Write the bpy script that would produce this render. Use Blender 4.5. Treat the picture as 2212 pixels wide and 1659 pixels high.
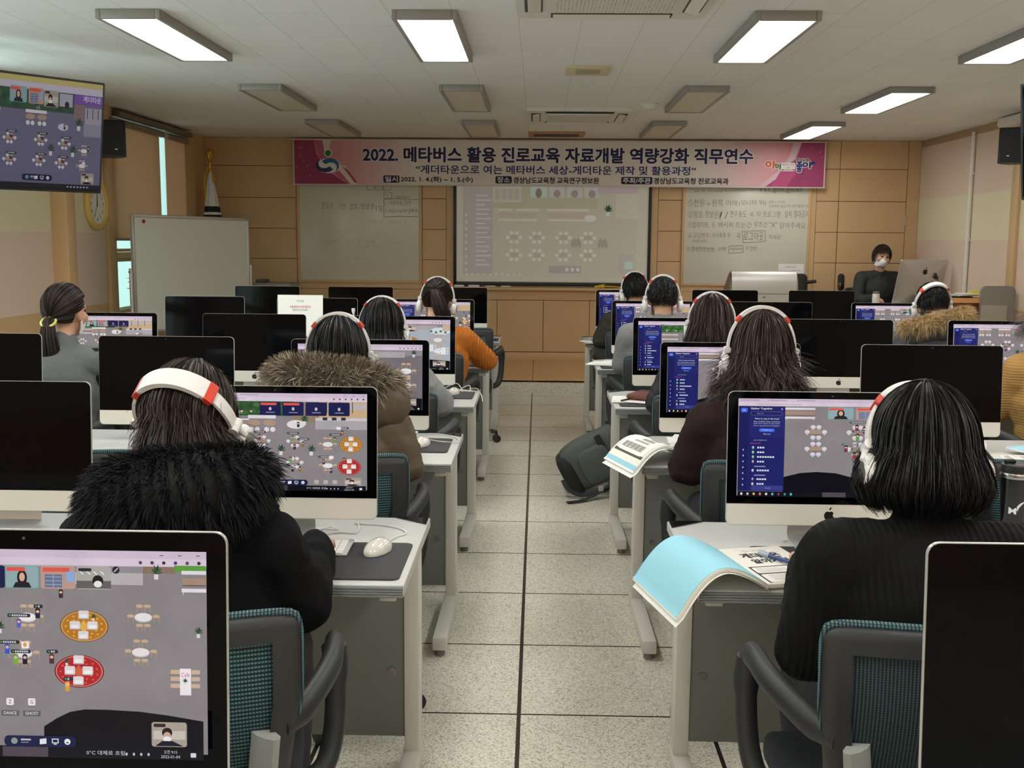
import bpy, bmesh, math, random
import numpy as np
from mathutils import Vector, Matrix, noise

for _o in list(bpy.data.objects):
    bpy.data.objects.remove(_o)
SC = bpy.context.scene
C = SC.collection
PI = math.pi
R = math.radians
random.seed(7)

# ------------------------------------------------------------------ camera
IMG_W, IMG_H, FPX = 2212, 1659, 2300.0
EYE = Vector((0, 0, 1.5))
_yc = Vector(((1163 - IMG_W / 2) / FPX, -(522 - IMG_H / 2) / FPX, -1.0)).normalized()
_rl = R(0.45)
_xc = Vector((math.cos(_rl), -math.sin(_rl), 0))
_xc = (_xc - _yc * _xc.dot(_yc)).normalized()
_zc = _xc.cross(_yc)
W2C = Matrix((_xc, _yc, _zc)).transposed()      # columns: world axes in camera space
cam_data = bpy.data.cameras.new('camera')
cam_data.sensor_fit = 'HORIZONTAL'
cam_data.sensor_width = 36.0
cam_data.lens = 36.0 * FPX / IMG_W
cam_data.clip_start = 0.05
cam = bpy.data.objects.new('camera', cam_data)
cam.matrix_world = Matrix.Translation(EYE) @ W2C.transposed().to_4x4()
C.objects.link(cam)
SC.camera = cam

# ------------------------------------------------------------------ world, view
SC.view_settings.view_transform = 'Standard'
SC.view_settings.look = 'None'
SC.view_settings.gamma = 1.0
SC.view_settings.use_curve_mapping = False
SC.view_settings.exposure = 0.0
LIGHT = 16.5          # radiance of the lit ceiling panels
SKY = 4.0
world = bpy.data.worlds.new('daylight')
SC.world = world
world.use_nodes = True
_wn = world.node_tree
_wn.nodes.clear()
_o = _wn.nodes.new('ShaderNodeOutputWorld')
_b = _wn.nodes.new('ShaderNodeBackground')
_b.inputs[0].default_value = (0.80, 0.95, 1.0, 1)
_b.inputs[1].default_value = SKY
_wn.links.new(_b.outputs[0], _o.inputs[0])
SC.cycles.max_bounces = 8
SC.cycles.diffuse_bounces = 5
SC.cycles.glossy_bounces = 3
SC.cycles.transmission_bounces = 4
SC.cycles.sample_clamp_indirect = 6.0
SC.cycles.use_denoising = True


# ------------------------------------------------------------------ materials
def lin(c):
    return tuple((v / 255.0) / 12.92 if v / 255.0 <= 0.04045 else ((v / 255.0 + 0.055) / 1.055) ** 2.4 for v in c[:3])


def mat(name, rgb, rough=0.5, metal=0.0, spec=0.5, noise_amt=0.0, noise_scale=20.0, bump=0.0, bump_scale=80.0, coat=0.0, emit=0.0):
    m = bpy.data.materials.new(name)
    m.use_nodes = True
    nt = m.node_tree
    p = nt.nodes['Principled BSDF']
    c = lin(rgb) + (1,)
    p.inputs['Base Color'].default_value = c
    p.inputs['Roughness'].default_value = rough
    p.inputs['Metallic'].default_value = metal
    p.inputs['Specular IOR Level'].default_value = spec
    if coat:
        p.inputs['Coat Weight'].default_value = coat
        p.inputs['Coat Roughness'].default_value = 0.05
    tc = None
    if noise_amt or bump:
        tc = nt.nodes.new('ShaderNodeTexCoord')
    if noise_amt:
        n = nt.nodes.new('ShaderNodeTexNoise')
        n.inputs['Scale'].default_value = noise_scale
        n.inputs['Detail'].default_value = 5
        nt.links.new(tc.outputs['Object'], n.inputs['Vector'])
        r = nt.nodes.new('ShaderNodeMapRange')
        r.inputs[3].default_value = 1 - noise_amt
        r.inputs[4].default_value = 1 + noise_amt
        nt.links.new(n.outputs['Fac'], r.inputs[0])
        mx = nt.nodes.new('ShaderNodeVectorMath')
        mx.operation = 'SCALE'
        mx.inputs[0].default_value = c[:3]
        nt.links.new(r.outputs[0], mx.inputs['Scale'])
        nt.links.new(mx.outputs[0], p.inputs['Base Color'])
    if bump:
        n2 = nt.nodes.new('ShaderNodeTexNoise')
        n2.inputs['Scale'].default_value = bump_scale
        n2.inputs['Detail'].default_value = 4
        nt.links.new(tc.outputs['Object'], n2.inputs['Vector'])
        b = nt.nodes.new('ShaderNodeBump')
        b.inputs['Strength'].default_value = bump
        b.inputs['Distance'].default_value = 0.01
        nt.links.new(n2.outputs['Fac'], b.inputs['Height'])
        nt.links.new(b.outputs[0], p.inputs['Normal'])
    if emit:
        p.inputs['Emission Color'].default_value = c
        p.inputs['Emission Strength'].default_value = emit
    return m


def attr_mat(name, rough=0.6, emit=0.0, diffuse=True, spec=0.3, coat=0.0, noise_amt=0.0):
    """colours printed or displayed on a surface, read from the mesh's own Col attribute"""
    m = bpy.data.materials.new(name)
    m.use_nodes = True
    nt = m.node_tree
    p = nt.nodes['Principled BSDF']
    a = nt.nodes.new('ShaderNodeAttribute')
    a.attribute_name = 'Col'
    out = a.outputs['Color']
    if noise_amt:
        tc = nt.nodes.new('ShaderNodeTexCoord')
        n = nt.nodes.new('ShaderNodeTexNoise')
        n.inputs['Scale'].default_value = 12
        n.inputs['Detail'].default_value = 9
        n.inputs['Roughness'].default_value = 0.65
        nt.links.new(tc.outputs['Object'], n.inputs['Vector'])
        r = nt.nodes.new('ShaderNodeMapRange')
        r.inputs[3].default_value = 1 - noise_amt
        r.inputs[4].default_value = 1 + noise_amt
        nt.links.new(n.outputs['Fac'], r.inputs[0])
        mx = nt.nodes.new('ShaderNodeVectorMath')
        mx.operation = 'SCALE'
        nt.links.new(out, mx.inputs[0])
        nt.links.new(r.outputs[0], mx.inputs['Scale'])
        out = mx.outputs[0]
    p.inputs['Roughness'].default_value = rough
    p.inputs['Specular IOR Level'].default_value = spec
    if diffuse:
        nt.links.new(out, p.inputs['Base Color'])
    else:
        p.inputs['Base Color'].default_value = (0.006, 0.006, 0.008, 1)
    if emit:
        nt.links.new(out, p.inputs['Emission Color'])
        p.inputs['Emission Strength'].default_value = emit
    return m


def strand_mat(name, rgb_a, rgb_b, rough=0.45, spec=0.4):
    """hair or fur: each strand takes its own tone between two hair colours"""
    m = bpy.data.materials.new(name)
    m.use_nodes = True
    nt = m.node_tree
    p = nt.nodes['Principled BSDF']
    a = nt.nodes.new('ShaderNodeAttribute')
    a.attribute_name = 'tone'
    mx = nt.nodes.new('ShaderNodeMix')
    mx.data_type = 'RGBA'
    mx.inputs['A'].default_value = lin(rgb_a) + (1,)
    mx.inputs['B'].default_value = lin(rgb_b) + (1,)
    nt.links.new(a.outputs['Fac'], mx.inputs['Factor'])
    nt.links.new(mx.outputs['Result'], p.inputs['Base Color'])
    p.inputs['Roughness'].default_value = rough
    p.inputs['Specular IOR Level'].default_value = spec
    return m


# ------------------------------------------------------------------ mesh helpers
def merge(bm, src, M=None, mi=0):
    if M is not None:
        src.transform(M)
    me = bpy.data.meshes.new('tmp')
    for f in src.faces:
        f.material_index = mi
    src.to_mesh(me)
    bm.from_mesh(me)
    bpy.data.meshes.remove(me)
    src.free()


def bm_box(bm, c, s, bevel=0.0, seg=2, rot=None, mi=0):
    t = bmesh.new()
    bmesh.ops.create_cube(t, size=1.0)
    bmesh.ops.scale(t, vec=Vector(s), verts=t.verts)
    if bevel:
        bmesh.ops.bevel(t, geom=list(t.edges), offset=bevel, segments=seg, profile=0.5, affect='EDGES')
    M = Matrix.Translation(c)
    if rot is not None:
        M = M @ rot.to_4x4()
    merge(bm, t, M, mi)


def rrect(w, h, r, n=5, cx=0.0, cy=0.0, rb=None):
    """rounded rectangle outline, counter-clockwise; rb = radius of the lower corners"""
    rb = r if rb is None else rb
    pts = []
    for (sx, sy, a0, rr) in ((1, 1, 0, r), (-1, 1, 90, r), (-1, -1, 180, rb), (1, -1, 270, rb)):
        ox, oy = cx + sx * (w / 2 - rr), cy + sy * (h / 2 - rr)
        k = n if rr > 1e-6 else 0
        for i in range(k + 1):
            a = R(a0 + 90.0 * i / max(k, 1))
            pts.append((ox + rr * math.cos(a), oy + rr * math.sin(a)))
    return pts


def bm_prism(bm, pts, d0, d1, M=None, mi=0, bevel=0.0):
    """2-D outline (x, y) extruded along local z from d0 to d1, then moved by M"""
    t = bmesh.new()
    a = [t.verts.new((x, y, d0)) for x, y in pts]
    b = [t.verts.new((x, y, d1)) for x, y in pts]
    n = len(pts)
    t.faces.new(list(reversed(a)))
    top = t.faces.new(b)
    for i in range(n):
        t.faces.new((a[i], a[(i + 1) % n], b[(i + 1) % n], b[i]))
    if bevel:
        bmesh.ops.bevel(t, geom=list(top.edges), offset=bevel, segments=2, profile=0.5, affect='EDGES')
    bmesh.ops.recalc_face_normals(t, faces=t.faces)
    merge(bm, t, M, mi)


XZ = Matrix(((1, 0, 0, 0), (0, 0, -1, 0), (0, 1, 0, 0), (0, 0, 0, 1)))   # (x, y, z) -> (x, -z, y): upright, facing -Y


def bm_tube(bm, pts, r, n=10, cap=True, flat=1.0, up=Vector((0, 0, 1)), mi=0):
    pts = [Vector(p) for p in pts]
    rr = r if isinstance(r, (list, tuple)) else [r] * len(pts)
    rings = []
    prev = None
    for i, p in enumerate(pts):
        d = (pts[min(i + 1, len(pts) - 1)] - pts[max(i - 1, 0)])
        d = d.normalized() if d.length > 1e-9 else Vector((0, 0, 1))
        if prev is None:
            u = up if abs(d.dot(up)) < 0.95 else Vector((1, 0, 0))
            s = d.cross(u).normalized()
        else:
            s = (prev - d * prev.dot(d))
            s = s.normalized() if s.length > 1e-6 else d.orthogonal().normalized()
        prev = s
        v = s.cross(d).normalized()
        rings.append([bm.verts.new(p + (s * math.cos(2 * PI * k / n) + v * math.sin(2 * PI * k / n) * flat) * rr[i]) for k in range(n)])
    for a, b in zip(rings, rings[1:]):
        for k in range(n):
            f = bm.faces.new((a[k], a[(k + 1) % n], b[(k + 1) % n], b[k]))
            f.material_index = mi
    if cap:
        bm.faces.new(list(reversed(rings[0]))).material_index = mi
        bm.faces.new(rings[-1]).material_index = mi


def bm_lathe(bm, prof, n=24, M=None, mi=0):
    t = bmesh.new()
    rings = []
    for r, z in prof:
        if r < 1e-6:
            rings.append([t.verts.new((0, 0, z))])
        else:
            rings.append([t.verts.new((r * math.cos(2 * PI * k / n), r * math.sin(2 * PI * k / n), z)) for k in range(n)])
    for a, b in zip(rings, rings[1:]):
        for k in range(n):
            k2 = (k + 1) % n
            if len(a) == 1 and len(b) == 1:
                continue
            if len(a) == 1:
                t.faces.new((a[0], b[k], b[k2]))
            elif len(b) == 1:
                t.faces.new((a[k], b[0], a[k2]))
            else:
                t.faces.new((a[k], a[k2], b[k2], b[k]))
    bmesh.ops.recalc_face_normals(t, faces=t.faces)
    merge(bm, t, M, mi)


def bm_ball(bm, c, rad, seg=16, rot=None, mi=0):
    t = bmesh.new()
    bmesh.ops.create_uvsphere(t, u_segments=seg, v_segments=max(6, seg // 2), radius=1.0)
    M = Matrix.Translation(c)
    if rot is not None:
        M = M @ rot.to_4x4()
    M = M @ Matrix.Diagonal((rad[0], rad[1], rad[2], 1))
    merge(bm, t, M, mi)


def bezier(p, n=8):
    """smooth curve through the points (Catmull-Rom)"""
    p = [Vector(q) for q in p]
    q = [p[0] * 2 - p[1]] + p + [p[-1] * 2 - p[-2]]
    out = []
    for i in range(1, len(q) - 2):
        a, b, c, d = q[i - 1], q[i], q[i + 1], q[i + 2]
        for k in range(n):
            t = k / n
            out.append(0.5 * ((2 * b) + (c - a) * t + (2 * a - 5 * b + 4 * c - d) * t * t + (-a + 3 * b - 3 * c + d) * t ** 3))
    out.append(p[-1])
    return out


def finish(me, angle=35):
    me.shade_smooth()
    me.set_sharp_from_angle(angle=R(angle))


def obj(name, bm, m, parent=None, angle=35, loc=None):
    me = bpy.data.meshes.new(name)
    bm.normal_update()
    bm.to_mesh(me)
    bm.free()
    for k in (m if isinstance(m, (list, tuple)) else [m]):
        me.materials.append(k)
    if angle is not None:
        finish(me, angle)
    o = bpy.data.objects.new(name, me)
    C.objects.link(o)
    if parent is not None:
        o.parent = parent
    if loc is not None:
        o.location = loc
    return o


def tag(o, label, cat, group=None, kind=None):
    o['label'] = label
    o['category'] = cat
    if group:
        o['group'] = group
    if kind:
        o['kind'] = kind
    return o


def thing(name, label, cat, loc=(0, 0, 0), rotz=0.0, group=None):
    o = bpy.data.objects.new(name, None)
    o.empty_display_size = 0.05
    C.objects.link(o)
    o.location = loc
    o.rotation_euler = (0, 0, rotz)
    return tag(o, label, cat, group)


def struct(name, bm, m, angle=35):
    o = obj(name, bm, m, None, angle)
    o['kind'] = 'structure'
    return o


def dup(root, loc, rotz, label, group=None):
    """a copy of a thing, with copies of its parts and their sub-parts (mesh data shared)"""
    r = root.copy()
    C.objects.link(r)
    r.location = loc
    r.rotation_euler = (0, 0, rotz)
    r['label'] = label
    if group:
        r['group'] = group
    for ch in list(root.children):
        c = ch.copy()
        C.objects.link(c)
        c.parent = r
        for g in list(ch.children):
            d = g.copy()
            C.objects.link(d)
            d.parent = c
    return r


def at_depth(px, py, Y):
    """the point of the room at depth Y that the photograph shows at this pixel"""
    d = W2C.transposed() @ Vector(((px - IMG_W / 2) / FPX, -(py - IMG_H / 2) / FPX, -1.0))
    return EYE + d * (Y / d.y)


# ------------------------------------------------------------------ flat pictures (screens, prints, writing)
_TXT = {}


def text_shape(s, bold=0.0, shear=0.0):
    """outline of a line of writing as triangulated 2-D polygons, cap height about 0.7, start at x = 0"""
    key = (s, bold, shear)
    if key not in _TXT:
        if 'scene' not in _TXT:
            _TXT['scene'] = bpy.data.scenes.new('lettering')
        ts = _TXT['scene']
        cu = bpy.data.curves.new('t', 'FONT')
        cu.body = s
        cu.size = 1.0
        cu.resolution_u = 2
        cu.offset = bold
        cu.shear = shear
        o = bpy.data.objects.new('t', cu)
        ts.collection.objects.link(o)
        ts.view_layers[0].update()
        dg = ts.view_layers[0].depsgraph
        dg.update()
        ev = o.evaluated_get(dg)
        me = ev.to_mesh()
        v = [(a.co.x, a.co.y) for a in me.vertices]
        f = [tuple(p.vertices) for p in me.polygons]
        ev.to_mesh_clear()
        bpy.data.objects.remove(o)
        bpy.data.curves.remove(cu)
        _TXT[key] = (v, f)
    return _TXT[key]


class Art:
    """a flat coloured picture: polygons in picture units (x right, y down), later laid on a rectangle"""

    def __init__(self, x0, y0, x1, y1):
        self.b = (x0, y0, x1, y1)
        self.v, self.f, self.c, self.l = [], [], [], []
        self.layer = 0

    def poly(self, pts, col, clip=True):
        x0, y0, x1, y1 = self.b
        if clip:
            pts = self._clip(pts)
            if len(pts) < 3:
                return
        i = len(self.v)
        self.layer += 1
        self.v += [(x, y, self.layer) for x, y in pts]
        self.f.append(tuple(range(i, i + len(pts))))
        self.c.append(lin(col))

    def _clip(self, pts):
        x0, y0, x1, y1 = self.b
        for ax, lim, sg in ((0, x0, 1), (0, x1, -1), (1, y0, 1), (1, y1, -1)):
            out = []
            for k in range(len(pts)):
                a, b = pts[k - 1], pts[k]
                da, db = (a[ax] - lim) * sg, (b[ax] - lim) * sg
                if (da >= 0) != (db >= 0):
                    t = da / (da - db)
                    out.append((a[0] + (b[0] - a[0]) * t, a[1] + (b[1] - a[1]) * t))
                if db >= 0:
                    out.append(b)
            pts = out
            if not pts:
                return pts
        return pts

    def rect(self, x0, y0, x1, y1, col):
        self.poly([(x0, y0), (x1, y0), (x1, y1), (x0, y1)], col)

    def rr(self, x0, y0, x1, y1, r, col):
        self.poly(rrect(x1 - x0, y1 - y0, r, 3, (x0 + x1) / 2, (y0 + y1) / 2), col)

    def ell(self, cx, cy, rx, ry, col, n=20):
        self.poly([(cx + rx * math.cos(2 * PI * k / n), cy + ry * math.sin(2 * PI * k / n)) for k in range(n)], col)

    def line(self, pts, w, col):
        for a, b in zip(pts, pts[1:]):
            dx, dy = b[0] - a[0], b[1] - a[1]
            L = math.hypot(dx, dy) or 1
            nx, ny = -dy / L * w / 2, dx / L * w / 2
            self.poly([(a[0] + nx, a[1] + ny), (b[0] + nx, b[1] + ny), (b[0] - nx, b[1] - ny), (a[0] - nx, a[1] - ny)], col)

    def text(self, s, x, y, w, h, col, bold=0.0, rot=0.0, shear=0.0, fit=True):
        """writing with its lower left corner at (x, y), stretched to w wide and h tall (h = full letter height)"""
        v, f = text_shape(s, bold, shear)
        if not v:
            return
        ax0, ax1 = min(p[0] for p in v), max(p[0] for p in v)
        ay0, ay1 = min(p[1] for p in v), max(p[1] for p in v)
        sy = h / (ay1 - ay0) if h else w / (ax1 - ax0)
        sx = w / (ax1 - ax0) if w else sy
        self.layer += 1
        i = len(self.v)
        ca, sa = math.cos(rot), math.sin(rot)
        for p in v:
            qx, qy = (p[0] - ax0) * sx, (p[1] - ay0) * sy
            self.v.append((x + qx * ca + qy * sa, y - (qy * ca - qx * sa), self.layer))
        for q in f:
            self.f.append(tuple(i + k for k in q))
            self.c.append(lin(col))

    def btext(self, s, x, y, w, h, col, r, n=8, **k):
        """heavy lettering: the same line laid over itself around a small circle"""
        for i in range(n):
            an = 2 * PI * i / n
            self.text(s, x + r * math.cos(an), y + r * math.sin(an), w, h, col, **k)
        self.text(s, x, y, w, h, col, **k)

    def build(self, name, w, h, m, parent=None, step=0.00004, M=None, surf=None):
        """lay the picture on a w x h rectangle in the local XZ plane, centre at the origin, facing -Y"""
        x0, y0, x1, y1 = self.b
        vs = []
        for x, y, l in self.v:
            u, t = (x - x0) / (x1 - x0) - 0.5, 0.5 - (y - y0) / (y1 - y0)
            p = Vector((u * w, -l * step, t * h))
            if surf:
                p = surf(u * w, t * h, l * step)
            vs.append(M @ p if M is not None else p)
        me = bpy.data.meshes.new(name)
        fs = []
        for q in self.f:
            a, b, c = vs[q[0]], vs[q[1]], vs[q[2]]
            ar = 0.0
            for k in range(len(q)):
                p1, p2 = self.v[q[k - 1]], self.v[q[k]]
                ar += p1[0] * p2[1] - p2[0] * p1[1]
            fs.append(tuple(reversed(q)) if ar > 0 else q)
        me.from_pydata(vs, [], fs)
        at = me.color_attributes.new('Col', 'FLOAT_COLOR', 'CORNER')
        col = []
        for q, c in zip(fs, self.c):
            col += [c[0], c[1], c[2], 1.0] * len(q)
        at.data.foreach_set('color', col)
        me.materials.append(m)
        o = bpy.data.objects.new(name, me)
        C.objects.link(o)
        if parent is not None:
            o.parent = parent
        return o


# ------------------------------------------------------------------ strands (hair, fur)
def strands_mesh(name, paths, widths, tones, m, parent=None, shell=None, tip=0.25):
    """paths: (N, K, 3) array of strand points, laid as thin tapering ribbons; shell: (verts, faces) underneath"""
    P = np.asarray(paths, float)
    N, K, _ = P.shape
    T = np.empty_like(P)
    T[:, 1:-1] = P[:, 2:] - P[:, :-2]
    T[:, 0] = P[:, 1] - P[:, 0]
    T[:, -1] = P[:, -1] - P[:, -2]
    T /= np.linalg.norm(T, axis=2, keepdims=True) + 1e-9
    rng = np.random.default_rng(N)
    rv = rng.normal(size=(N, 1, 3))
    S = np.cross(T, rv)
    S /= np.linalg.norm(S, axis=2, keepdims=True) + 1e-9
    k = np.linspace(0, 1, K)
    prof = np.where(k < 0.6, 1.0, 1.0 - (k - 0.6) / 0.4 * (1 - tip))
    Wd = np.asarray(widths, float)[:, None, None] * prof[None, :, None] * 0.5
    A, B = P - S * Wd, P + S * Wd
    V = np.stack([A, B], 2).reshape(-1, 3)          # index = (n*K + k)*2 + side
    idx = np.arange(N * K).reshape(N, K) * 2
    a = idx[:, :-1].ravel()
    b = idx[:, 1:].ravel()
    F = np.stack([a, a + 1, b + 1, b], 1)
    tf = np.repeat(np.asarray(tones, float), K - 1)
    verts, faces = V, F
    nshell = 0
    if shell is not None:
        sv, sf = np.asarray(shell[0], float), np.asarray(shell[1], int)
        nshell = len(sf)
        verts = np.vstack([V, sv])
        faces = np.vstack([F, sf + len(V)])
        tf = np.concatenate([tf, np.full(nshell, 0.15)])
    me = bpy.data.meshes.new(name)
    me.vertices.add(len(verts))
    me.vertices.foreach_set('co', verts.astype(np.float32).ravel())
    me.loops.add(faces.size)
    me.loops.foreach_set('vertex_index', faces.astype(np.int32).ravel())
    me.polygons.add(len(faces))
    me.polygons.foreach_set('loop_start', np.arange(0, faces.size, 4, dtype=np.int32))
    me.update(calc_edges=True)
    me.validate()
    at = me.attributes.new('tone', 'FLOAT', 'FACE')
    if len(at.data) == len(tf):
        at.data.foreach_set('value', tf.astype(np.float32))
    me.shade_smooth()
    me.materials.append(m)
    o = bpy.data.objects.new(name, me)
    C.objects.link(o)
    if parent is not None:
        o.parent = parent
    return o
# ================================================================== THE ROOM
XL, XR, YB, YF, ZC = -3.82, 4.29, -4.6, 12.3, 2.65
STAGE_Y, STAGE_Z = 10.54, 0.127

M_wood = mat('beech_laminate', (206, 172, 130), 0.42, spec=0.4, noise_amt=0.05, noise_scale=3)
M_wood_dark = mat('groove', (120, 82, 46), 0.7)
M_pink = mat('pink_wall_cloth', (220, 198, 180), 0.85, bump=0.15, bump_scale=400)
M_cream = mat('cream_wall_cloth', (222, 213, 182), 0.85, bump=0.15, bump_scale=400)
M_beam = mat('brown_cove', (176, 148, 116), 0.8)
M_white_plastic = mat('white_plastic', (226, 224, 216), 0.4)
M_fixture = mat('grey_fixture_frame', (152, 149, 145), 0.45, metal=0.1)
M_black_plastic = mat('black_plastic', (24, 24, 26), 0.45)
M_alu = mat('aluminium', (196, 196, 194), 0.32, metal=0.75)
M_steel = mat('steel', (170, 168, 162), 0.25, metal=1.0)

# floor: terrazzo tiles with dark joints
M_floor = bpy.data.materials.new('terrazzo_tiles')
M_floor.use_nodes = True


def _floor_nodes(nt, joints=True):
    p = nt.nodes['Principled BSDF']
    N, L = nt.nodes.new, nt.links.new
    tc = N('ShaderNodeTexCoord')
    v = N('ShaderNodeTexVoronoi')
    v.inputs['Scale'].default_value = 240
    L(tc.outputs['Object'], v.inputs['Vector'])
    cr = N('ShaderNodeValToRGB')
    e = cr.color_ramp.elements
    e[0].position, e[0].color = 0.0, lin((158, 152, 138)) + (1,)
    e[1].position, e[1].color = 1.0, lin((232, 228, 212)) + (1,)
    k = cr.color_ramp.elements.new(0.22)
    k.color = lin((196, 192, 177)) + (1,)
    k = cr.color_ramp.elements.new(0.45)
    k.color = lin((224, 220, 204)) + (1,)
    sep = N('ShaderNodeSeparateColor')
    L(v.outputs['Color'], sep.inputs[0])
    L(sep.outputs[0], cr.inputs[0])
    n = N('ShaderNodeTexNoise')
    n.inputs['Scale'].default_value = 1.3
    n.inputs['Detail'].default_value = 4
    L(tc.outputs['Object'], n.inputs['Vector'])
    mr = N('ShaderNodeMapRange')
    mr.inputs[3].default_value, mr.inputs[4].default_value = 0.90, 1.08
    L(n.outputs['Fac'], mr.inputs[0])
    sc = N('ShaderNodeVectorMath')
    sc.operation = 'SCALE'
    L(cr.outputs[0], sc.inputs[0])
    L(mr.outputs[0], sc.inputs['Scale'])
    out = sc.outputs[0]
    if joints:
        sx = N('ShaderNodeSeparateXYZ')
        L(tc.outputs['Object'], sx.inputs[0])

        def line(sock, off, period, half):
            a = N('ShaderNodeMath'); a.operation = 'SUBTRACT'; a.inputs[1].default_value = off
            L(sock, a.inputs[0])
            b = N('ShaderNodeMath'); b.operation = 'PINGPONG'; b.inputs[1].default_value = period / 2
            L(a.outputs[0], b.inputs[0])
            c = N('ShaderNodeMath'); c.operation = 'LESS_THAN'; c.inputs[1].default_value = half
            L(b.outputs[0], c.inputs[0])
            return c.outputs[0]
        l1 = line(sx.outputs[0], -0.046, 0.6, 0.0065)
        l2 = line(sx.outputs[1], 3.238, 0.5915, 0.0045)
        mx = N('ShaderNodeMath'); mx.operation = 'MAXIMUM'
        L(l1, mx.inputs[0]); L(l2, mx.inputs[1])
        mix = N('ShaderNodeMix'); mix.data_type = 'RGBA'
        L(mx.outputs[0], mix.inputs['Factor'])
        L(out, mix.inputs['A'])
        mix.inputs['B'].default_value = lin((46, 42, 38)) + (1,)
        out = mix.outputs['Result']
    L(out, p.inputs['Base Color'])
    p.inputs['Roughness'].default_value = 0.22
    p.inputs['Specular IOR Level'].default_value = 0.45


_floor_nodes(M_floor.node_tree)
M_terrazzo = bpy.data.materials.new('terrazzo_riser')
M_terrazzo.use_nodes = True
_floor_nodes(M_terrazzo.node_tree, False)

bm = bmesh.new()
bm_box(bm, ((XL + XR) / 2, (YB + STAGE_Y) / 2, -0.05), (XR - XL + 0.4, STAGE_Y - YB, 0.1))
struct('floor', bm, M_floor)

# stage: terrazzo riser with a wooden deck
bm = bmesh.new()
bm_box(bm, ((XL + XR) / 2, (STAGE_Y + YF) / 2, STAGE_Z / 2 - 0.02), (XR - XL, YF - STAGE_Y, STAGE_Z - 0.04 + 0.04))
struct('trim_1', bm, M_terrazzo)
M_deck = mat('deck_wood', (214, 170, 118), 0.3, noise_amt=0.06, noise_scale=5)
bm = bmesh.new()
for k in range(14):
    y0 = STAGE_Y + 0.004 + k * 0.126
    y1 = min(y0 + 0.124, YF)
    for x0, x1 in ((XL, -0.046), (-0.040, XR)):
        bm_box(bm, ((x0 + x1) / 2, (y0 + y1) / 2, STAGE_Z + 0.004), (x1 - x0, y1 - y0, 0.012))
struct('trim_2', bm, M_deck)

# ceiling: boards with fine joints and nail marks
M_ceil = bpy.data.materials.new('ceiling_boards')
M_ceil.use_nodes = True
nt = M_ceil.node_tree
p = nt.nodes['Principled BSDF']
tc = nt.nodes.new('ShaderNodeTexCoord')
mp = nt.nodes.new('ShaderNodeMapping')
mp.inputs['Rotation'].default_value = (0, 0, PI / 2)
mp.inputs['Location'].default_value = (0.0, 0.115, 0)
nt.links.new(tc.outputs['Object'], mp.inputs[0])
br = nt.nodes.new('ShaderNodeTexBrick')
br.inputs['Scale'].default_value = 1.0
br.inputs['Brick Width'].default_value = 0.66
br.inputs['Row Height'].default_value = 0.331
br.inputs['Mortar Size'].default_value = 0.0016
br.inputs['Mortar Smooth'].default_value = 0.0
br.inputs['Color1'].default_value = lin((230, 231, 230)) + (1,)
br.inputs['Color2'].default_value = lin((226, 227, 226)) + (1,)
br.inputs['Mortar'].default_value = lin((190, 189, 186)) + (1,)
nt.links.new(mp.outputs[0], br.inputs['Vector'])
vo = nt.nodes.new('ShaderNodeTexVoronoi')
vo.inputs['Scale'].default_value = 11
nt.links.new(tc.outputs['Object'], vo.inputs['Vector'])
lt = nt.nodes.new('ShaderNodeMath')
lt.operation = 'LESS_THAN'
lt.inputs[1].default_value = 0.045
nt.links.new(vo.outputs['Distance'], lt.inputs[0])
mx = nt.nodes.new('ShaderNodeMix')
mx.data_type = 'RGBA'
nt.links.new(lt.outputs[0], mx.inputs['Factor'])
nt.links.new(br.outputs['Color'], mx.inputs['A'])
mx.inputs['B'].default_value = lin((160, 156, 148)) + (1,)
nt.links.new(mx.outputs['Result'], p.inputs['Base Color'])
p.inputs['Roughness'].default_value = 0.8
bm = bmesh.new()
bm_box(bm, ((XL + XR) / 2, (YB + YF) / 2, ZC + 0.05), (XR - XL + 0.6, YF - YB + 0.4, 0.1))
struct('ceiling', bm, M_ceil)

# ---- front wall: panelled beech laminate with grooves
PX = lambda px: -3.823 + (px - 440) * 0.005226
ROWS = [0.945, 1.285, 1.63, 1.977, 2.335]
bm = bmesh.new()
bm_box(bm, ((XL + XR) / 2, YF + 0.11, ZC / 2), (XR - XL + 0.4, 0.2, ZC), mi=1)


def panel(x0, x1, z0, z1, d=0.016, g=0.003):
    bm_box(bm, ((x0 + x1) / 2, YF + 0.010 - d / 2, (z0 + z1) / 2), (x1 - x0 - 2 * g, d, z1 - z0 - 2 * g), bevel=0.0015, seg=1)


for x0, x1 in ((XL, PX(640)), (PX(917), PX(970)), (PX(1431), PX(1484)), (PX(1772), PX(1820))):
    for a, b in zip(ROWS, ROWS[1:]):
        panel(x0, x1, a, b)
    panel(x0, x1, ROWS[-1], ZC, d=0.016)
panel(PX(1820), PX(1965), 1.977, 2.335)
panel(PX(1820), PX(1965), 2.335, ZC)
panel(PX(1965), XR, STAGE_Z, ZC)
for x0, x1 in ((PX(640), PX(917)), (PX(970), PX(1431)), (PX(1484), PX(1772))):
    panel(x0, x1, 0.945, ZC, g=0.001)
xs = [XL] + [PX(1082) + 0.533 * k for k in range(-6, 7)]
for a, b in zip(xs, xs[1:]):
    if b > PX(1772):
        b = PX(1772)
    if b - a > 0.05:
        panel(a, b, 0.232, 0.83)
panel(XL, PX(1772), 0.83, 0.945)
panel(PX(1772), PX(1820), 0.232, 0.945)
panel(xs[-1], PX(1772), 0.232, 0.83)
struct('wall_front', bm, [M_wood, M_wood_dark])

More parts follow.
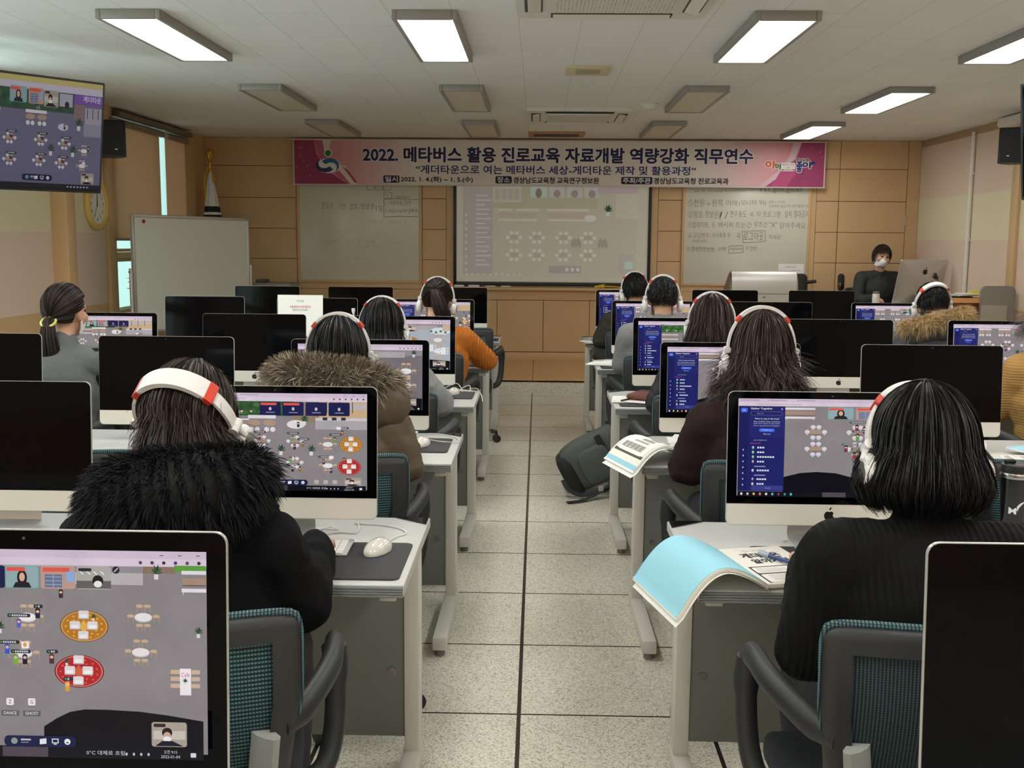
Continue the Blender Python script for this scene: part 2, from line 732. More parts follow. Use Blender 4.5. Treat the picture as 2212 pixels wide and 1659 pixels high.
bm = bmesh.new()
bm_box(bm, ((XL + PX(1820)) / 2, YF - 0.012, 0.18), (PX(1820) - XL, 0.03, 0.095), bevel=0.003)
struct('baseboard_front', bm, M_wood)
bm = bmesh.new()
bm_box(bm, ((PX(972) + PX(1428)) / 2, YF - 0.045, 0.962), (PX(1428) - PX(972), 0.10, 0.035), bevel=0.006)
struct('trim_3', bm, M_wood)

# door hidden in the panelling
dr = bpy.data.objects.new('door_1', None)
C.objects.link(dr)
dr['kind'] = 'structure'
dr.location = (PX(1820), YF, 0)
bm = bmesh.new()
W = PX(1965) - PX(1820)
for a, b in zip([STAGE_Z + 0.012] + ROWS[:4], ROWS[:4]):
    bm_box(bm, (W / 2, -0.002, (a + b) / 2), (W - 0.008, 0.02, b - a - 0.006), bevel=0.0015, seg=1)
obj('door_leaf', bm, M_wood, dr)
bm = bmesh.new()
bm_prism(bm, rrect(0.075, 0.19, 0.034, 6), 0, 0.012, XZ)
h = obj('door_handle', bm, M_steel, dr, loc=(0.065, -0.012, 1.07))
bm = bmesh.new()
bm_prism(bm, rrect(0.05, 0.075, 0.02, 6), 0.012, 0.05, XZ, bevel=0.006)
obj('latch_grip', bm, mat('dark_brass', (98, 80, 52), 0.3, metal=0.9), h, loc=(0, 0, -0.045))
bm = bmesh.new()
bm_tube(bm, [(0, 0, -0.055), (0, 0, 0.055)], 0.008)
obj('hinge', bm, M_alu, dr, loc=(W - 0.002, -0.018, 1.77))

# ---- side walls
BANDS = [(0.0, 0.93, 0), (0.93, 1.545, 1), (1.545, 2.0, 2), (2.0, 2.575, 1), (2.575, ZC, 3)]


def side_wall(bm, x0, x1, y0, y1, zlo=0.0, zhi=ZC):
    for a, b, mi in BANDS:
        a2, b2 = max(a, zlo), min(b, zhi)
        if b2 > a2:
            bm_box(bm, ((x0 + x1) / 2, (y0 + y1) / 2, (a2 + b2) / 2), (x1 - x0, y1 - y0, b2 - a2), mi=mi)


MW = [M_wood, M_pink, M_cream, M_beam]
WY0, WY1, WZ0, WZ1 = 9.56, 11.62, 0.80, 2.62
bm = bmesh.new()
ADDED_WIN = ((2.3, 5.1), (5.45, 7.35))  # openings for unseen windows, added so daylight brightens the ceiling
yy = YB
for a, b in ADDED_WIN:
    side_wall(bm, XL - 0.2, XL, yy, a)
    bm_box(bm, (XL - 0.1, (a + b) / 2, WZ0 / 2), (0.2, b - a, WZ0), mi=0)
    bm_box(bm, (XL - 0.1, (a + b) / 2, (WZ1 + ZC) / 2), (0.2, b - a, ZC - WZ1), mi=3)
    yy = b
side_wall(bm, XL - 0.2, XL, yy, WY0)
bm_box(bm, (XL - 0.1, (WY0 + WY1) / 2, WZ0 / 2), (0.2, WY1 - WY0, WZ0), mi=0)
bm_box(bm, (XL - 0.1, (WY0 + WY1) / 2, (WZ1 + ZC) / 2), (0.2, WY1 - WY0, ZC - WZ1), mi=3)
bm_box(bm, (XL - 0.1, (WY1 + YF) / 2, ZC / 2), (0.2, YF - WY1, ZC), mi=0)
for y0, y1, d in ((8.35, 8.50, 0.13), (9.40, 9.56, 0.035), (5.2, 5.35, 0.13), (1.9, 2.05, 0.13)):
    bm_box(bm, (XL + d / 2, (y0 + y1) / 2, ZC / 2), (d, y1 - y0, ZC), mi=0, bevel=0.003)
struct('wall_left', bm, MW)
bm = bmesh.new()
side_wall(bm, XR, XR + 0.2, YB, YF + 0.2)
for y0, y1, d in ((9.72, 9.86, 0.03), (6.6, 6.75, 0.03), (3.4, 3.55, 0.03)):
    bm_box(bm, (XR - d / 2, (y0 + y1) / 2, 1.29), (d, y1 - y0, 2.57), mi=0, bevel=0.003)
struct('wall_right', bm, MW)
bm = bmesh.new()
for a, b, mi in BANDS:
    bm_box(bm, ((XL + XR) / 2, YB - 0.1, (a + b) / 2), (XR - XL + 0.4, 0.2, b - a), mi=mi)
struct('wall_back', bm, MW)
for nm, x in (('baseboard_left', XL + 0.008), ('baseboard_right', XR - 0.008)):
    bm = bmesh.new()
    bm_box(bm, (x, (YB + STAGE_Y) / 2, 0.05), (0.016, STAGE_Y - YB, 0.1), bevel=0.003)
    struct(nm, bm, M_wood_dark)

# ---- window in the left wall: aluminium sashes, frosted panes
M_sash = mat('sash_metal', (206, 190, 150), 0.35, metal=0.5)
M_pane = bpy.data.materials.new('frosted_glass')
M_pane.use_nodes = True
p = M_pane.node_tree.nodes['Principled BSDF']
p.inputs['Base Color'].default_value = (0.20, 0.275, 0.245, 1)
p.inputs['Roughness'].default_value = 0.35
p.inputs['Transmission Weight'].default_value = 1.0
p.inputs['IOR'].default_value = 1.05
M_clear = bpy.data.materials.new('clear_glass')
M_clear.use_nodes = True
_nt = M_clear.node_tree
_g = _nt.nodes.new('ShaderNodeBsdfGlossy')
_g.inputs['Roughness'].default_value = 0.02
_t = _nt.nodes.new('ShaderNodeBsdfTransparent')
_t.inputs[0].default_value = (0.93, 0.97, 0.95, 1)
_m = _nt.nodes.new('ShaderNodeMixShader')
_m.inputs[0].default_value = 0.06
_nt.links.new(_t.outputs[0], _m.inputs[1])
_nt.links.new(_g.outputs[0], _m.inputs[2])
_nt.links.new(_m.outputs[0], _nt.nodes['Material Output'].inputs[0])
win = bpy.data.objects.new('window_1', None)
C.objects.link(win)
win['kind'] = 'structure'
win.location = (XL - 0.08, 0, 0)


def frame_yz(bm, y0, y1, z0, z1, t, d, x=0.0):
    bm_box(bm, (x, (y0 + y1) / 2, z0 + t / 2), (d, y1 - y0, t), bevel=0.003)
    bm_box(bm, (x, (y0 + y1) / 2, z1 - t / 2), (d, y1 - y0, t), bevel=0.003)
    bm_box(bm, (x, y0 + t / 2, (z0 + z1) / 2), (d, t, z1 - z0 - 2 * t), bevel=0.003)
    bm_box(bm, (x, y1 - t / 2, (z0 + z1) / 2), (d, t, z1 - z0 - 2 * t), bevel=0.003)


bm = bmesh.new()
frame_yz(bm, WY0, WY1, WZ0, WZ1, 0.05, 0.12)
bm_box(bm, (0, (WY0 + WY1) / 2, 1.345), (0.12, WY1 - WY0 - 0.1, 0.055), bevel=0.003)
obj('window_frame', bm, M_sash, win)
for y0, y1, z0, z1 in ((9.59, 10.32, 0.83, 1.315), (10.32, 10.9, 0.83, 1.315), (10.9, 11.57, 0.85, 1.31),
                       (9.59, 10.68, 1.375, 2.57), (10.68, 11.57, 1.375, 2.57)):
    bm = bmesh.new()
    frame_yz(bm, y0, y1, z0, z1, 0.03, 0.05)
    f = obj('sash', bm, M_sash, win)
    bm = bmesh.new()
    bm_box(bm, (0, (y0 + y1) / 2, (z0 + z1) / 2), (0.006, y1 - y0 - 0.06, z1 - z0 - 0.06))
    obj('pane', bm, M_pane, f)
bm = bmesh.new()
bm_box(bm, (0.06, (WY0 + WY1) / 2, WZ0 + 0.004), (0.16, WY1 - WY0, 0.025), bevel=0.003)
obj('window_sill', bm, M_white_plastic, win)

for k, (y0, y1) in enumerate(ADDED_WIN):  # added windows out of view, letting extra sky light onto the ceiling
    w2 = bpy.data.objects.new('window_%d' % (k + 2), None)
    C.objects.link(w2)
    w2['kind'] = 'structure'
    w2.location = (XL - 0.08, 0, 0)
    bm = bmesh.new()
    frame_yz(bm, y0, y1, WZ0, WZ1, 0.05, 0.12)
    bm_box(bm, (0, (y0 + y1) / 2, 1.36), (0.12, y1 - y0 - 0.1, 0.10), bevel=0.003)
    bm_box(bm, (0, (y0 + y1) / 2, 1.71), (0.08, 0.06, 1.7), bevel=0.003)
    obj('window_frame', bm, M_sash, w2)
    bm = bmesh.new()
    bm_box(bm, (0, (y0 + y1) / 2, (WZ0 + WZ1) / 2), (0.006, y1 - y0 - 0.1, WZ1 - WZ0 - 0.1))
    obj('pane', bm, M_clear, w2)
# ---- roller blinds
M_blind = bpy.data.materials.new('blind_cloth')
M_blind.use_nodes = True
nt = M_blind.node_tree
p = nt.nodes['Principled BSDF']
p.inputs['Base Color'].default_value = lin((226, 202, 178)) + (1,)
p.inputs['Roughness'].default_value = 0.9
tr = nt.nodes.new('ShaderNodeBsdfTranslucent')
tr.inputs[0].default_value = lin((226, 186, 160)) + (1,)
ms = nt.nodes.new('ShaderNodeMixShader')
ms.inputs[0].default_value = 0.55
nt.links.new(p.outputs[0], ms.inputs[1])
nt.links.new(tr.outputs[0], ms.inputs[2])
nt.links.new(ms.outputs[0], nt.nodes['Material Output'].inputs[0])
M_tube = mat('blind_tube', (150, 140, 126), 0.35, metal=0.5)
for y0, y1, zb, lab in ((9.50, 10.76, 1.49, 'wide beige roller blind pulled down over the window beside the wall clock'),
                        (10.90, 11.53, 1.10, 'narrow beige roller blind on the window next to the flag')):
    t = thing('roller_blind', lab, 'blind', (XL + 0.03, (y0 + y1) / 2, 2.53), group='roller blinds on the window')
    w = y1 - y0
    bm = bmesh.new()
    bm_tube(bm, [(0.02, -w / 2, 0), (0.02, w / 2, 0)], 0.032, 14)
    obj('roller_tube', bm, M_tube, t)
    bm = bmesh.new()
    bm_box(bm, (0.0, 0, (zb - 2.53) / 2), (0.004, w - 0.03, 2.53 - zb))
    obj('blind_fabric', bm, M_blind, t)
    bm = bmesh.new()
    bm_box(bm, (0.0, 0, zb - 2.53), (0.016, w - 0.03, 0.022), bevel=0.004)
    obj('bottom_bar', bm, M_tube, t)
bm = bmesh.new()
bm_box(bm, (XL + 0.05, (WY0 + WY1) / 2, 2.60), (0.10, WY1 - WY0 - 0.05, 0.05), bevel=0.005)
struct('trim_4', bm, mat('blind_pelmet', (118, 102, 88), 0.5))

# ---- ceiling lights
M_diffuser_on = bpy.data.materials.new('lit_diffuser')
M_diffuser_on.use_nodes = True
p = M_diffuser_on.node_tree.nodes['Principled BSDF']
p.inputs['Base Color'].default_value = (0.8, 0.8, 0.78, 1)
p.inputs['Emission Color'].default_value = (1.0, 0.98, 0.935, 1)
p.inputs['Emission Strength'].default_value = LIGHT
M_diffuser_off = mat('unlit_diffuser', (206, 200, 184), 0.5)


def ceiling_light(x, y, on, label):
    t = thing('ceiling_light', label, 'ceiling light', (x, y, ZC), group='ceiling light panels')
    bm = bmesh.new()
    w, l, h, b = 0.33, 1.30, 0.048, 0.026
    for sx in (-1, 1):
        bm_box(bm, (sx * (w / 2 - b / 2), 0, -h / 2), (b, l, h), bevel=0.004)
    for sy in (-1, 1):
        bm_box(bm, (0, sy * (l / 2 - b / 2), -h / 2), (w - 2 * b, b, h), bevel=0.004)
    obj('frame', bm, M_fixture, t)
    bm = bmesh.new()
    bm_box(bm, (0, 0, -h + 0.010), (w - 2 * b, l - 2 * b, 0.008))
    obj('diffuser', bm, M_diffuser_on if on else M_diffuser_off, t)


COLS = (-2.09, -0.585, 1.235, 2.735)
CN = ('the window side column', 'the column above the left-of-aisle desks', 'the column above the right-of-aisle desks', 'the door side column')
LAB = {
    (6.18, 0): 'lit ceiling panel nearest the wall-mounted television',
    (6.18, 1): 'lit ceiling panel over the desks just short of the aisle, before the air conditioner',
    (6.18, 2): 'lit ceiling panel on the other side of the big air conditioner grille',
    (6.18, 3): 'lit ceiling panel cut by the picture edge above the door-side desks',
    (8.75, 0): 'unlit ceiling panel in front of the blinds, larger of two on the window side',
    (8.75, 1): 'unlit ceiling panel over the banner logo side, larger one before the small vent',
    (8.75, 2): 'unlit ceiling panel beside the round smoke detector',
    (8.75, 3): 'lit ceiling panel above the instructor corner, middle one of the lit door-side column',
    (11.05, 0): 'unlit ceiling panel just before the pink logo end of the banner',
    (11.05, 1): 'unlit ceiling panel directly before the banner, between the window and the wooden vent',
    (11.05, 2): 'unlit ceiling panel directly before the banner, past the wooden vent',
    (11.05, 3): 'lit ceiling panel touching the far end of the banner',
}
for yy in (6.18, 8.75, 11.05):
    for i, xx in enumerate(COLS):
        ceiling_light(xx, yy, yy < 7 or i == 3, LAB[(yy, i)])
for yy in (3.58, 1.0, -1.6, -3.7):
    for i, xx in enumerate(COLS):
        ceiling_light(xx, yy, True, 'lit ceiling panel of the row over the rear desks, outside the picture')

# ---- ceiling air conditioners, vents, smoke detector
M_ac = mat('ac_white', (214, 214, 206), 0.5)
M_grille = bpy.data.materials.new('ac_grille')
M_grille.use_nodes = True
nt = M_grille.node_tree
p = nt.nodes['Principled BSDF']
tc = nt.nodes.new('ShaderNodeTexCoord')
vo = nt.nodes.new('ShaderNodeTexVoronoi')
vo.inputs['Scale'].default_value = 55
vo.inputs['Randomness'].default_value = 0.12
nt.links.new(tc.outputs['Object'], vo.inputs['Vector'])
rp = nt.nodes.new('ShaderNodeValToRGB')
rp.color_ramp.elements[0].position = 0.30
rp.color_ramp.elements[0].color = lin((120, 118, 110)) + (1,)
rp.color_ramp.elements[1].position = 0.36
rp.color_ramp.elements[1].color = lin((212, 211, 202)) + (1,)
nt.links.new(vo.outputs['Distance'], rp.inputs[0])
nt.links.new(rp.outputs[0], p.inputs['Base Color'])
M_slot = mat('dark_slot', (70, 70, 72), 0.7)
for y, lab in ((5.13, 'large white ceiling air conditioner with a honeycomb grille at the top edge'),
               (9.93, 'white ceiling air conditioner above the middle of the banner')):
    t = thing('air_conditioner', lab, 'air conditioner', (0.35, y, ZC), group='ceiling air conditioners')
    bm = bmesh.new()
    bm_prism(bm, rrect(0.94, 0.94, 0.03, 4), -0.028, 0.0, bevel=0.0)
    obj('panel', bm, M_ac, t)
    bm = bmesh.new()
    bm_prism(bm, rrect(0.56, 0.56, 0.015, 3), -0.040, -0.028)
    obj('grille', bm, M_grille, t)
    for k in range(4):
        rot = Matrix.Rotation(k * PI / 2, 3, 'Z')
        bm = bmesh.new()
        bm_box(bm, rot @ Vector((0, -0.385, -0.030)), (0.60, 0.085, 0.006), rot=rot)
        s = obj('air_slot', bm, M_slot, t)
        bm = bmesh.new()
        bm_box(bm, rot @ Vector((0, -0.378, -0.037)), (0.58, 0.07, 0.006), rot=rot @ Matrix.Rotation(R(14), 3, 'X'))
        obj('louver', bm, M_ac, s)
bm = bmesh.new()
t = thing('ceiling_vent', 'small cream ceiling vent halfway between the two air conditioners', 'vent', (0.32, 7.39, ZC), group='ceiling vents')
bm_box(bm, (0, 0, -0.008), (0.30, 0.34, 0.016), bevel=0.003)
obj('vent_plate', bm, mat('cream_vent', (206, 196, 160), 0.6), t)
bm = bmesh.new()
bm_box(bm, (0, -0.02, -0.018), (0.16, 0.17, 0.004))
obj('vent_slats', bm, mat('vent_slats', (168, 160, 136), 0.7), t)
t = thing('ceiling_vent', 'brown wooden ceiling vent directly in front of the banner', 'vent', (0.18, 11.68, ZC), group='ceiling vents')
bm = bmesh.new()
bm_box(bm, (0, 0, -0.010), (0.60, 0.45, 0.02), bevel=0.003)
obj('vent_plate', bm, mat('vent_wood', (176, 132, 96), 0.6), t)
bm = bmesh.new()
bm_box(bm, (0, -0.02, -0.0215), (0.48, 0.22, 0.004))
obj('vent_slats', bm, M_slot, t)
bm = bmesh.new()
bm_lathe(bm, [(0.0, -0.05), (0.045, -0.048), (0.06, -0.03), (0.075, -0.012), (0.075, 0.0), (0, 0)], 24)
tag(obj('smoke_detector', bm, M_ac, loc=(0.92, 9.15, ZC)), 'round white smoke detector on the ceiling beside an unlit panel', 'smoke detector')

# ---- conduit pipe on the right wall, wall fan box near the ceiling
bm = bmesh.new()
bm_tube(bm, [(XR - 0.022, 10.80, 0.0 + 0.62), (XR - 0.022, 10.80, 2.60)], 0.02, 12)
for z in (0.9, 1.55, 2.2):
    bm_box(bm, (XR - 0.015, 10.80, z), (0.03, 0.07, 0.02))
tag(obj('conduit_pipe', bm, M_white_plastic), 'thin white conduit pipe running up the pale wall behind the instructor table', 'pipe')
t = thing('wall_lamp', 'small white emergency lamp box high on the wall near the black speaker', 'lamp', (XR - 0.07, 9.75, 2.60))
bm = bmesh.new()
bm_box(bm, (0, 0, 0), (0.13, 0.55, 0.09), bevel=0.03, seg=3)
obj('lamp_case', bm, M_white_plastic, t)
# ================================================================== DESKS
ROWY = [1.30, 2.68, 4.02, 5.34, 6.89, 8.60]         # depth of the computers in each row
SEATL = [-0.674, -1.436, -2.196]                    # seat centres, from the aisle outwards
SEATR = [0.745, 1.505, 2.285]
DESK_Z = 0.72
M_desktop = mat('light_grey_desktop', (190, 190, 187), 0.38, noise_amt=0.02, noise_scale=6)
M_edge = mat('grey_edge_band', (122, 126, 126), 0.5)
M_leg = mat('white_steel', (206, 204, 196), 0.28, spec=0.5)
M_panel = mat('dark_grey_panel', (112, 114, 110), 0.5)
M_cap = mat('black_glass', (10, 10, 11), 0.12, spec=0.6)


def make_desk(side):
    """three-seat computer desk; local x = 0 at the aisle edge, growing away from the aisle (side = +1 right, -1 left)"""
    t = thing('computer_desk', '', 'desk')
    Ld, D = 2.42, 0.60

    def X(a):
        return a * side
    bm = bmesh.new()
    bm_box(bm, (X(Ld / 2), 0, DESK_Z - 0.014), (Ld, D, 0.028), bevel=0.003)
    obj('desktop', bm, M_desktop, t)
    bm = bmesh.new()
    for k in range(4):
        bm_box(bm, (X(Ld / 2), -D / 2 - 0.0035, DESK_Z - 0.0065 - 0.0062 * k), (Ld - 0.004, 0.007, 0.0052), bevel=0.001, seg=1)
    bm_box(bm, (X(Ld / 2), -D / 2 - 0.001, DESK_Z - 0.016), (Ld - 0.006, 0.004, 0.026))
    obj('edge_band', bm, M_edge, t)
    for a in (0.045, Ld - 0.045):
        bm = bmesh.new()
        bm_box(bm, (X(a), D / 2 - 0.05, (DESK_Z - 0.028) / 2 + 0.02), (0.042, 0.085, DESK_Z - 0.07), bevel=0.004)
        bm_box(bm, (X(a), 0, DESK_Z - 0.042), (0.04, D - 0.1, 0.028), bevel=0.003)
        lg = obj('leg', bm, M_leg, t)
        bm = bmesh.new()
        rot = Matrix.Rotation(R(-1.2), 3, 'X')
        bm_box(bm, (X(a), 0.0, 0.045), (0.052, D - 0.02, 0.05), bevel=0.006, rot=rot)
        obj('foot', bm, M_leg, lg)
        bm = bmesh.new()
        for yy in (-D / 2 + 0.045, D / 2 - 0.06):
            bm_lathe(bm, [(0, 0), (0.018, 0), (0.018, 0.012), (0.010, 0.03), (0, 0.03)], 12, Matrix.Translation((X(a), yy, 0)))
        obj('levelling_pad', bm, M_edge, lg)
    bm = bmesh.new()
    bm_box(bm, (X(Ld / 2), D / 2 - 0.075, 0.395), (Ld - 0.13, 0.018, 0.58), bevel=0.002)
    mp_ = obj('modesty_panel', bm, M_panel, t)
    bm = bmesh.new()
    for a in (0.10, Ld - 0.10):
        bm_lathe(bm, [(0.011, 0), (0.011, 0.004), (0.006, 0.004), (0.005, 0.002), (0, 0.002)], 12,
                 Matrix.Translation((X(a), D / 2 - 0.084, 0.30)) @ Matrix.Rotation(PI / 2, 4, 'X'))
    obj('panel_screw', bm, M_steel, mp_)
    bm = bmesh.new()
    tri = [(0.004, 0.0), (0.10, 0.0), (0.004, -0.07)]
    if side < 0:
        tri = [(-x, y) for x, y in tri]
        tri.reverse()
    bm_prism(bm, tri, 0, 0.003, Matrix.Translation((0, D / 2 - 0.004, DESK_Z)))
    obj('corner_cover', bm, M_cap, t)
    return t


ORD = ['rearmost row, its top out of the picture', 'row of the black fur coat woman', 'row of the brown fur hood woman',
       'row of the long-haired woman in grey', 'row of the woman in the orange sweater', 'empty row next to the stage']
ORDR = ['rearmost row behind the bobbed woman', 'row of the bobbed woman in the black sweater', 'row of the woman in the brown coat',
        'row with the dark red wallet on its corner', 'row of the man in the grey cardigan', 'row closest to the stage, with a pouch on its corner']
dl, dr_ = make_desk(-1), make_desk(1)
for r in range(6):
    y = ROWY[r] - (0.04 if r else 0.16)
    for side, proto, x, nm in ((-1, dl, -0.298, ORD[r]), (1, dr_, 0.372, ORDR[r])):
        lab = 'long light grey computer desk, ' + nm
        if r == 0:
            proto.location = (x, y, 0)
            proto['label'] = lab
            proto['group'] = 'three-seat computer desks'
        else:
            dup(proto, (x, y, 0), 0, lab, 'three-seat computer desks')

# ================================================================== COMPUTERS
M_shell = mat('silver_shell', (205, 205, 203), 0.3, metal=0.55)
M_chin = mat('silver_chin', (222, 220, 211), 0.34, metal=0.15)
M_glass = mat('black_screen_glass', (4, 5, 8), 0.05, spec=0.10)
M_logo = mat('black_logo', (12, 12, 14), 0.3)
M_cam = mat('camera_dot', (60, 66, 74), 0.2)
M_screen = attr_mat('lit_screen', rough=0.12, emit=0.88, diffuse=False, spec=0.10, noise_amt=0.22)
SW, SH = 0.476, 0.2495


def apple():
    pts = []
    for k in range(64):
        a = 2 * PI * k / 64
        x, y = math.cos(a), math.sin(a)
        r = 0.5 * (1 + 0.06 * math.cos(2 * a))
        if y > 0:
            r -= 0.10 * max(0, math.cos((a - PI / 2) * 3)) * (abs(a - PI / 2) < PI / 6)
        else:
            r -= 0.05 * max(0, math.cos((a - 3 * PI / 2) * 4)) * (abs(a - 3 * PI / 2) < PI / 8)
        px, py = r * x * 0.95, r * y * 1.04
        d = math.hypot(px - 0.58, py - 0.06)
        if d < 0.23:
            px = 0.58 - math.sqrt(max(0.0, 0.23 ** 2 - (py - 0.06) ** 2))
        pts.append((px, py))
    leaf = []
    for k in range(12):
        a = 2 * PI * k / 12
        u, v = 0.18 * math.cos(a), 0.075 * math.sin(a)
        c, s = math.cos(R(58)), math.sin(R(58))
        leaf.append((0.10 + u * c - v * s, 0.70 + u * s + v * c))
    return pts, leaf


def add_logo(parent, M, size):
    bm = bmesh.new()
    for q in apple():
        bm_prism(bm, [(x * size, y * size) for x, y in q], 0, 0.0006, M)
    return obj('fruit_logo', bm, M_logo, parent)


def make_computer(label, w=0.528, h=0.345, z0=0.062, black=0.288, tilt=4.0):
    t = thing('desktop_computer', label, 'computer')
    B = Matrix.Translation((0, 0, z0)) @ Matrix.Rotation(R(-tilt), 4, 'X')
    rr = 0.016
    bm = bmesh.new()
    out = rrect(w, h, rr, 5, 0, h / 2)
    bm_prism(bm, out, -0.007, 0.0, B @ XZ)
    # bulged back
    t2 = bmesh.new()
    prev = None
    for k in range(7):
        f = k / 6
        sc = 1 - 0.75 * f ** 1.3
        dep = 0.007 + 0.038 * math.sin(f * PI / 2)
        ring = [t2.verts.new((x * sc, dep, h / 2 + (y - h / 2) * sc)) for x, y in out]
        if prev:
            for i in range(len(ring)):
                t2.faces.new((prev[i], prev[(i + 1) % len(ring)], ring[(i + 1) % len(ring)], ring[i]))
        prev = ring
    t2.faces.new(prev)
    bmesh.ops.recalc_face_normals(t2, faces=t2.faces)
    merge(bm, t2, B)
    obj('shell', bm, M_shell, t)
    bm = bmesh.new()
    g = rrect(w - 0.002, black, rr - 0.0008, 5, 0, h - 0.001 - black / 2, rb=0.0)
    bm_prism(bm, g, 0.0, 0.0016, B @ XZ)
    gl = obj('screen_glass', bm, M_glass, t)
    bm = bmesh.new()
    bm_lathe(bm, [(0.0022, 0), (0.0022, 0.0002), (0, 0.0002)], 10, B @ Matrix.Translation((0, -0.0017, h - 0.011)) @ Matrix.Rotation(PI / 2, 4, 'X'))
    obj('webcam', bm, M_cam, gl)
    bm = bmesh.new()
    ch = h - black - 0.003
    bm_prism(bm, rrect(w - 0.003, ch, 0.0, 5, 0, 0.0015 + ch / 2, rb=rr - 0.001), 0.0, 0.0014, B @ XZ)
    cn = obj('chin', bm, M_chin, t)
    add_logo(cn, B @ Matrix.Translation((0, -0.0016, ch / 2)) @ XZ, 0.026)
    # stand: foot plate and curved neck
    bm = bmesh.new()
    prof = [(-0.012, 0.004), (0.06, 0.004), (0.088, 0.012), (0.094, 0.04), (0.088, 0.09), (0.06, 0.16)]
    pw = [0.17, 0.17, 0.17, 0.165, 0.15, 0.13]
    vs = []
    for (y, z), ww in zip(prof, pw):
        vs.append([bm.verts.new((sx * ww / 2, y, z + dz)) for sx, dz in ((-1, -0.004), (1, -0.004), (1, 0.004), (-1, 0.004))])
    for a, b in zip(vs, vs[1:]):
        for i in range(4):
            bm.faces.new((a[i], a[(i + 1) % 4], b[(i + 1) % 4], b[i]))
    bm.faces.new(list(reversed(vs[0])))
    bm.faces.new(vs[-1])
    bmesh.ops.recalc_face_normals(bm, faces=bm.faces)
    bm_tube(bm, [(0, 0.062, 0.155), (0, 0.03, 0.19)], 0.02, 12)
    obj('stand', bm, M_shell, t)
    t['B'] = [z0, tilt, h, black]
    return t


def screen_matrix(tilt=4.0, z0=0.062, h=0.345, sh=SH, top=0.0185):
    return Matrix.Translation((0, 0, z0)) @ Matrix.Rotation(R(-tilt), 4, 'X') @ Matrix.Translation((0, -0.0021, h - top - sh / 2))


PC0 = make_computer('')
PC_FREE = [PC0]
PCS = {}


def computer(side, r, c, label, yaw=0.0, dx=0.0, dy=0.0, art=None, group='desktop computers in rows'):
    x = (SEATL if side == 'L' else SEATR)[c] + dx
    loc = (x, ROWY[r] + dy, DESK_Z)
    if r == 0:
        o = make_computer(label, h=0.382, black=0.322, z0=0.024)
        o.location, o['group'] = loc, group
        o.rotation_euler = (0, 0, yaw)
        if art is not None:
            art.build('display', SW, 0.268, M_screen, o, M=screen_matrix(4.0, 0.024, 0.382, 0.268, 0.0255))
        PCS[(side, r, c)] = o
        return o
    if PC_FREE:
        o = PC_FREE.pop()
        o.location, o['label'], o['group'] = loc, label, group
        o.rotation_euler = (0, 0, yaw)
    else:
        o = dup(PC0, loc, yaw, label, group)
    if art is not None:
        art.build('display', SW, SH, M_screen, o, M=screen_matrix())
    PCS[(side, r, c)] = o
    return o


# ================================================================== OFFICE CHAIRS
M_chair = mat('chair_black', (38, 40, 42), 0.5)
M_chair_grey = mat('chair_grey', (150, 152, 148), 0.45)
M_seat = mat('seat_cloth', (34, 40, 44), 0.9, bump=0.3, bump_scale=300)


def mesh_cloth(name, axis, period, duty=0.45, dark=(18, 26, 30), teal=(74, 128, 136)):
    m = bpy.data.materials.new(name)
    m.use_nodes = True
    nt = m.node_tree
    p = nt.nodes['Principled BSDF']
    N, L = nt.nodes.new, nt.links.new
    tc = N('ShaderNodeTexCoord')
    sx = N('ShaderNodeSeparateXYZ')
    L(tc.outputs['Object'], sx.inputs[0])

    def stripe(sock, per, du):
        b = N('ShaderNodeMath'); b.operation = 'PINGPONG'; b.inputs[1].default_value = per / 2
        L(sock, b.inputs[0])
        c = N('ShaderNodeMath'); c.operation = 'LESS_THAN'; c.inputs[1].default_value = per / 2 * du
        L(b.outputs[0], c.inputs[0])
        return c.outputs[0]
    a = stripe(sx.outputs[axis], period, duty)
    b = stripe(sx.outputs[2 - axis], period * 0.75, 0.72)
    mm = N('ShaderNodeMath'); mm.operation = 'MULTIPLY'
    L(a, mm.inputs[0]); L(b, mm.inputs[1])
    mix = N('ShaderNodeMix'); mix.data_type = 'RGBA'
    L(mm.outputs[0], mix.inputs['Factor'])
    mix.inputs['A'].default_value = lin(dark) + (1,)
    mix.inputs['B'].default_value = lin(teal) + (1,)
    L(mix.outputs['Result'], p.inputs['Base Color'])
    p.inputs['Roughness'].default_value = 0.7
    return m


M_mesh_h = mesh_cloth('chair_mesh_teal', 2, 0.0075)
M_mesh_v = mesh_cloth('chair_mesh_fine', 0, 0.006, 0.35, (16, 24, 30), (58, 92, 100))
M_piping = mesh_cloth('chair_piping', 0, 0.006, 0.5, (24, 38, 44), (78, 120, 126))


def back_curve(u, v):
    """backrest surface: u in [-1, 1] across, v in [0, 1] up"""
    y = -0.235 - 0.06 * v + 0.035 * u * u - 0.03 * math.sin(PI * v)
    return y


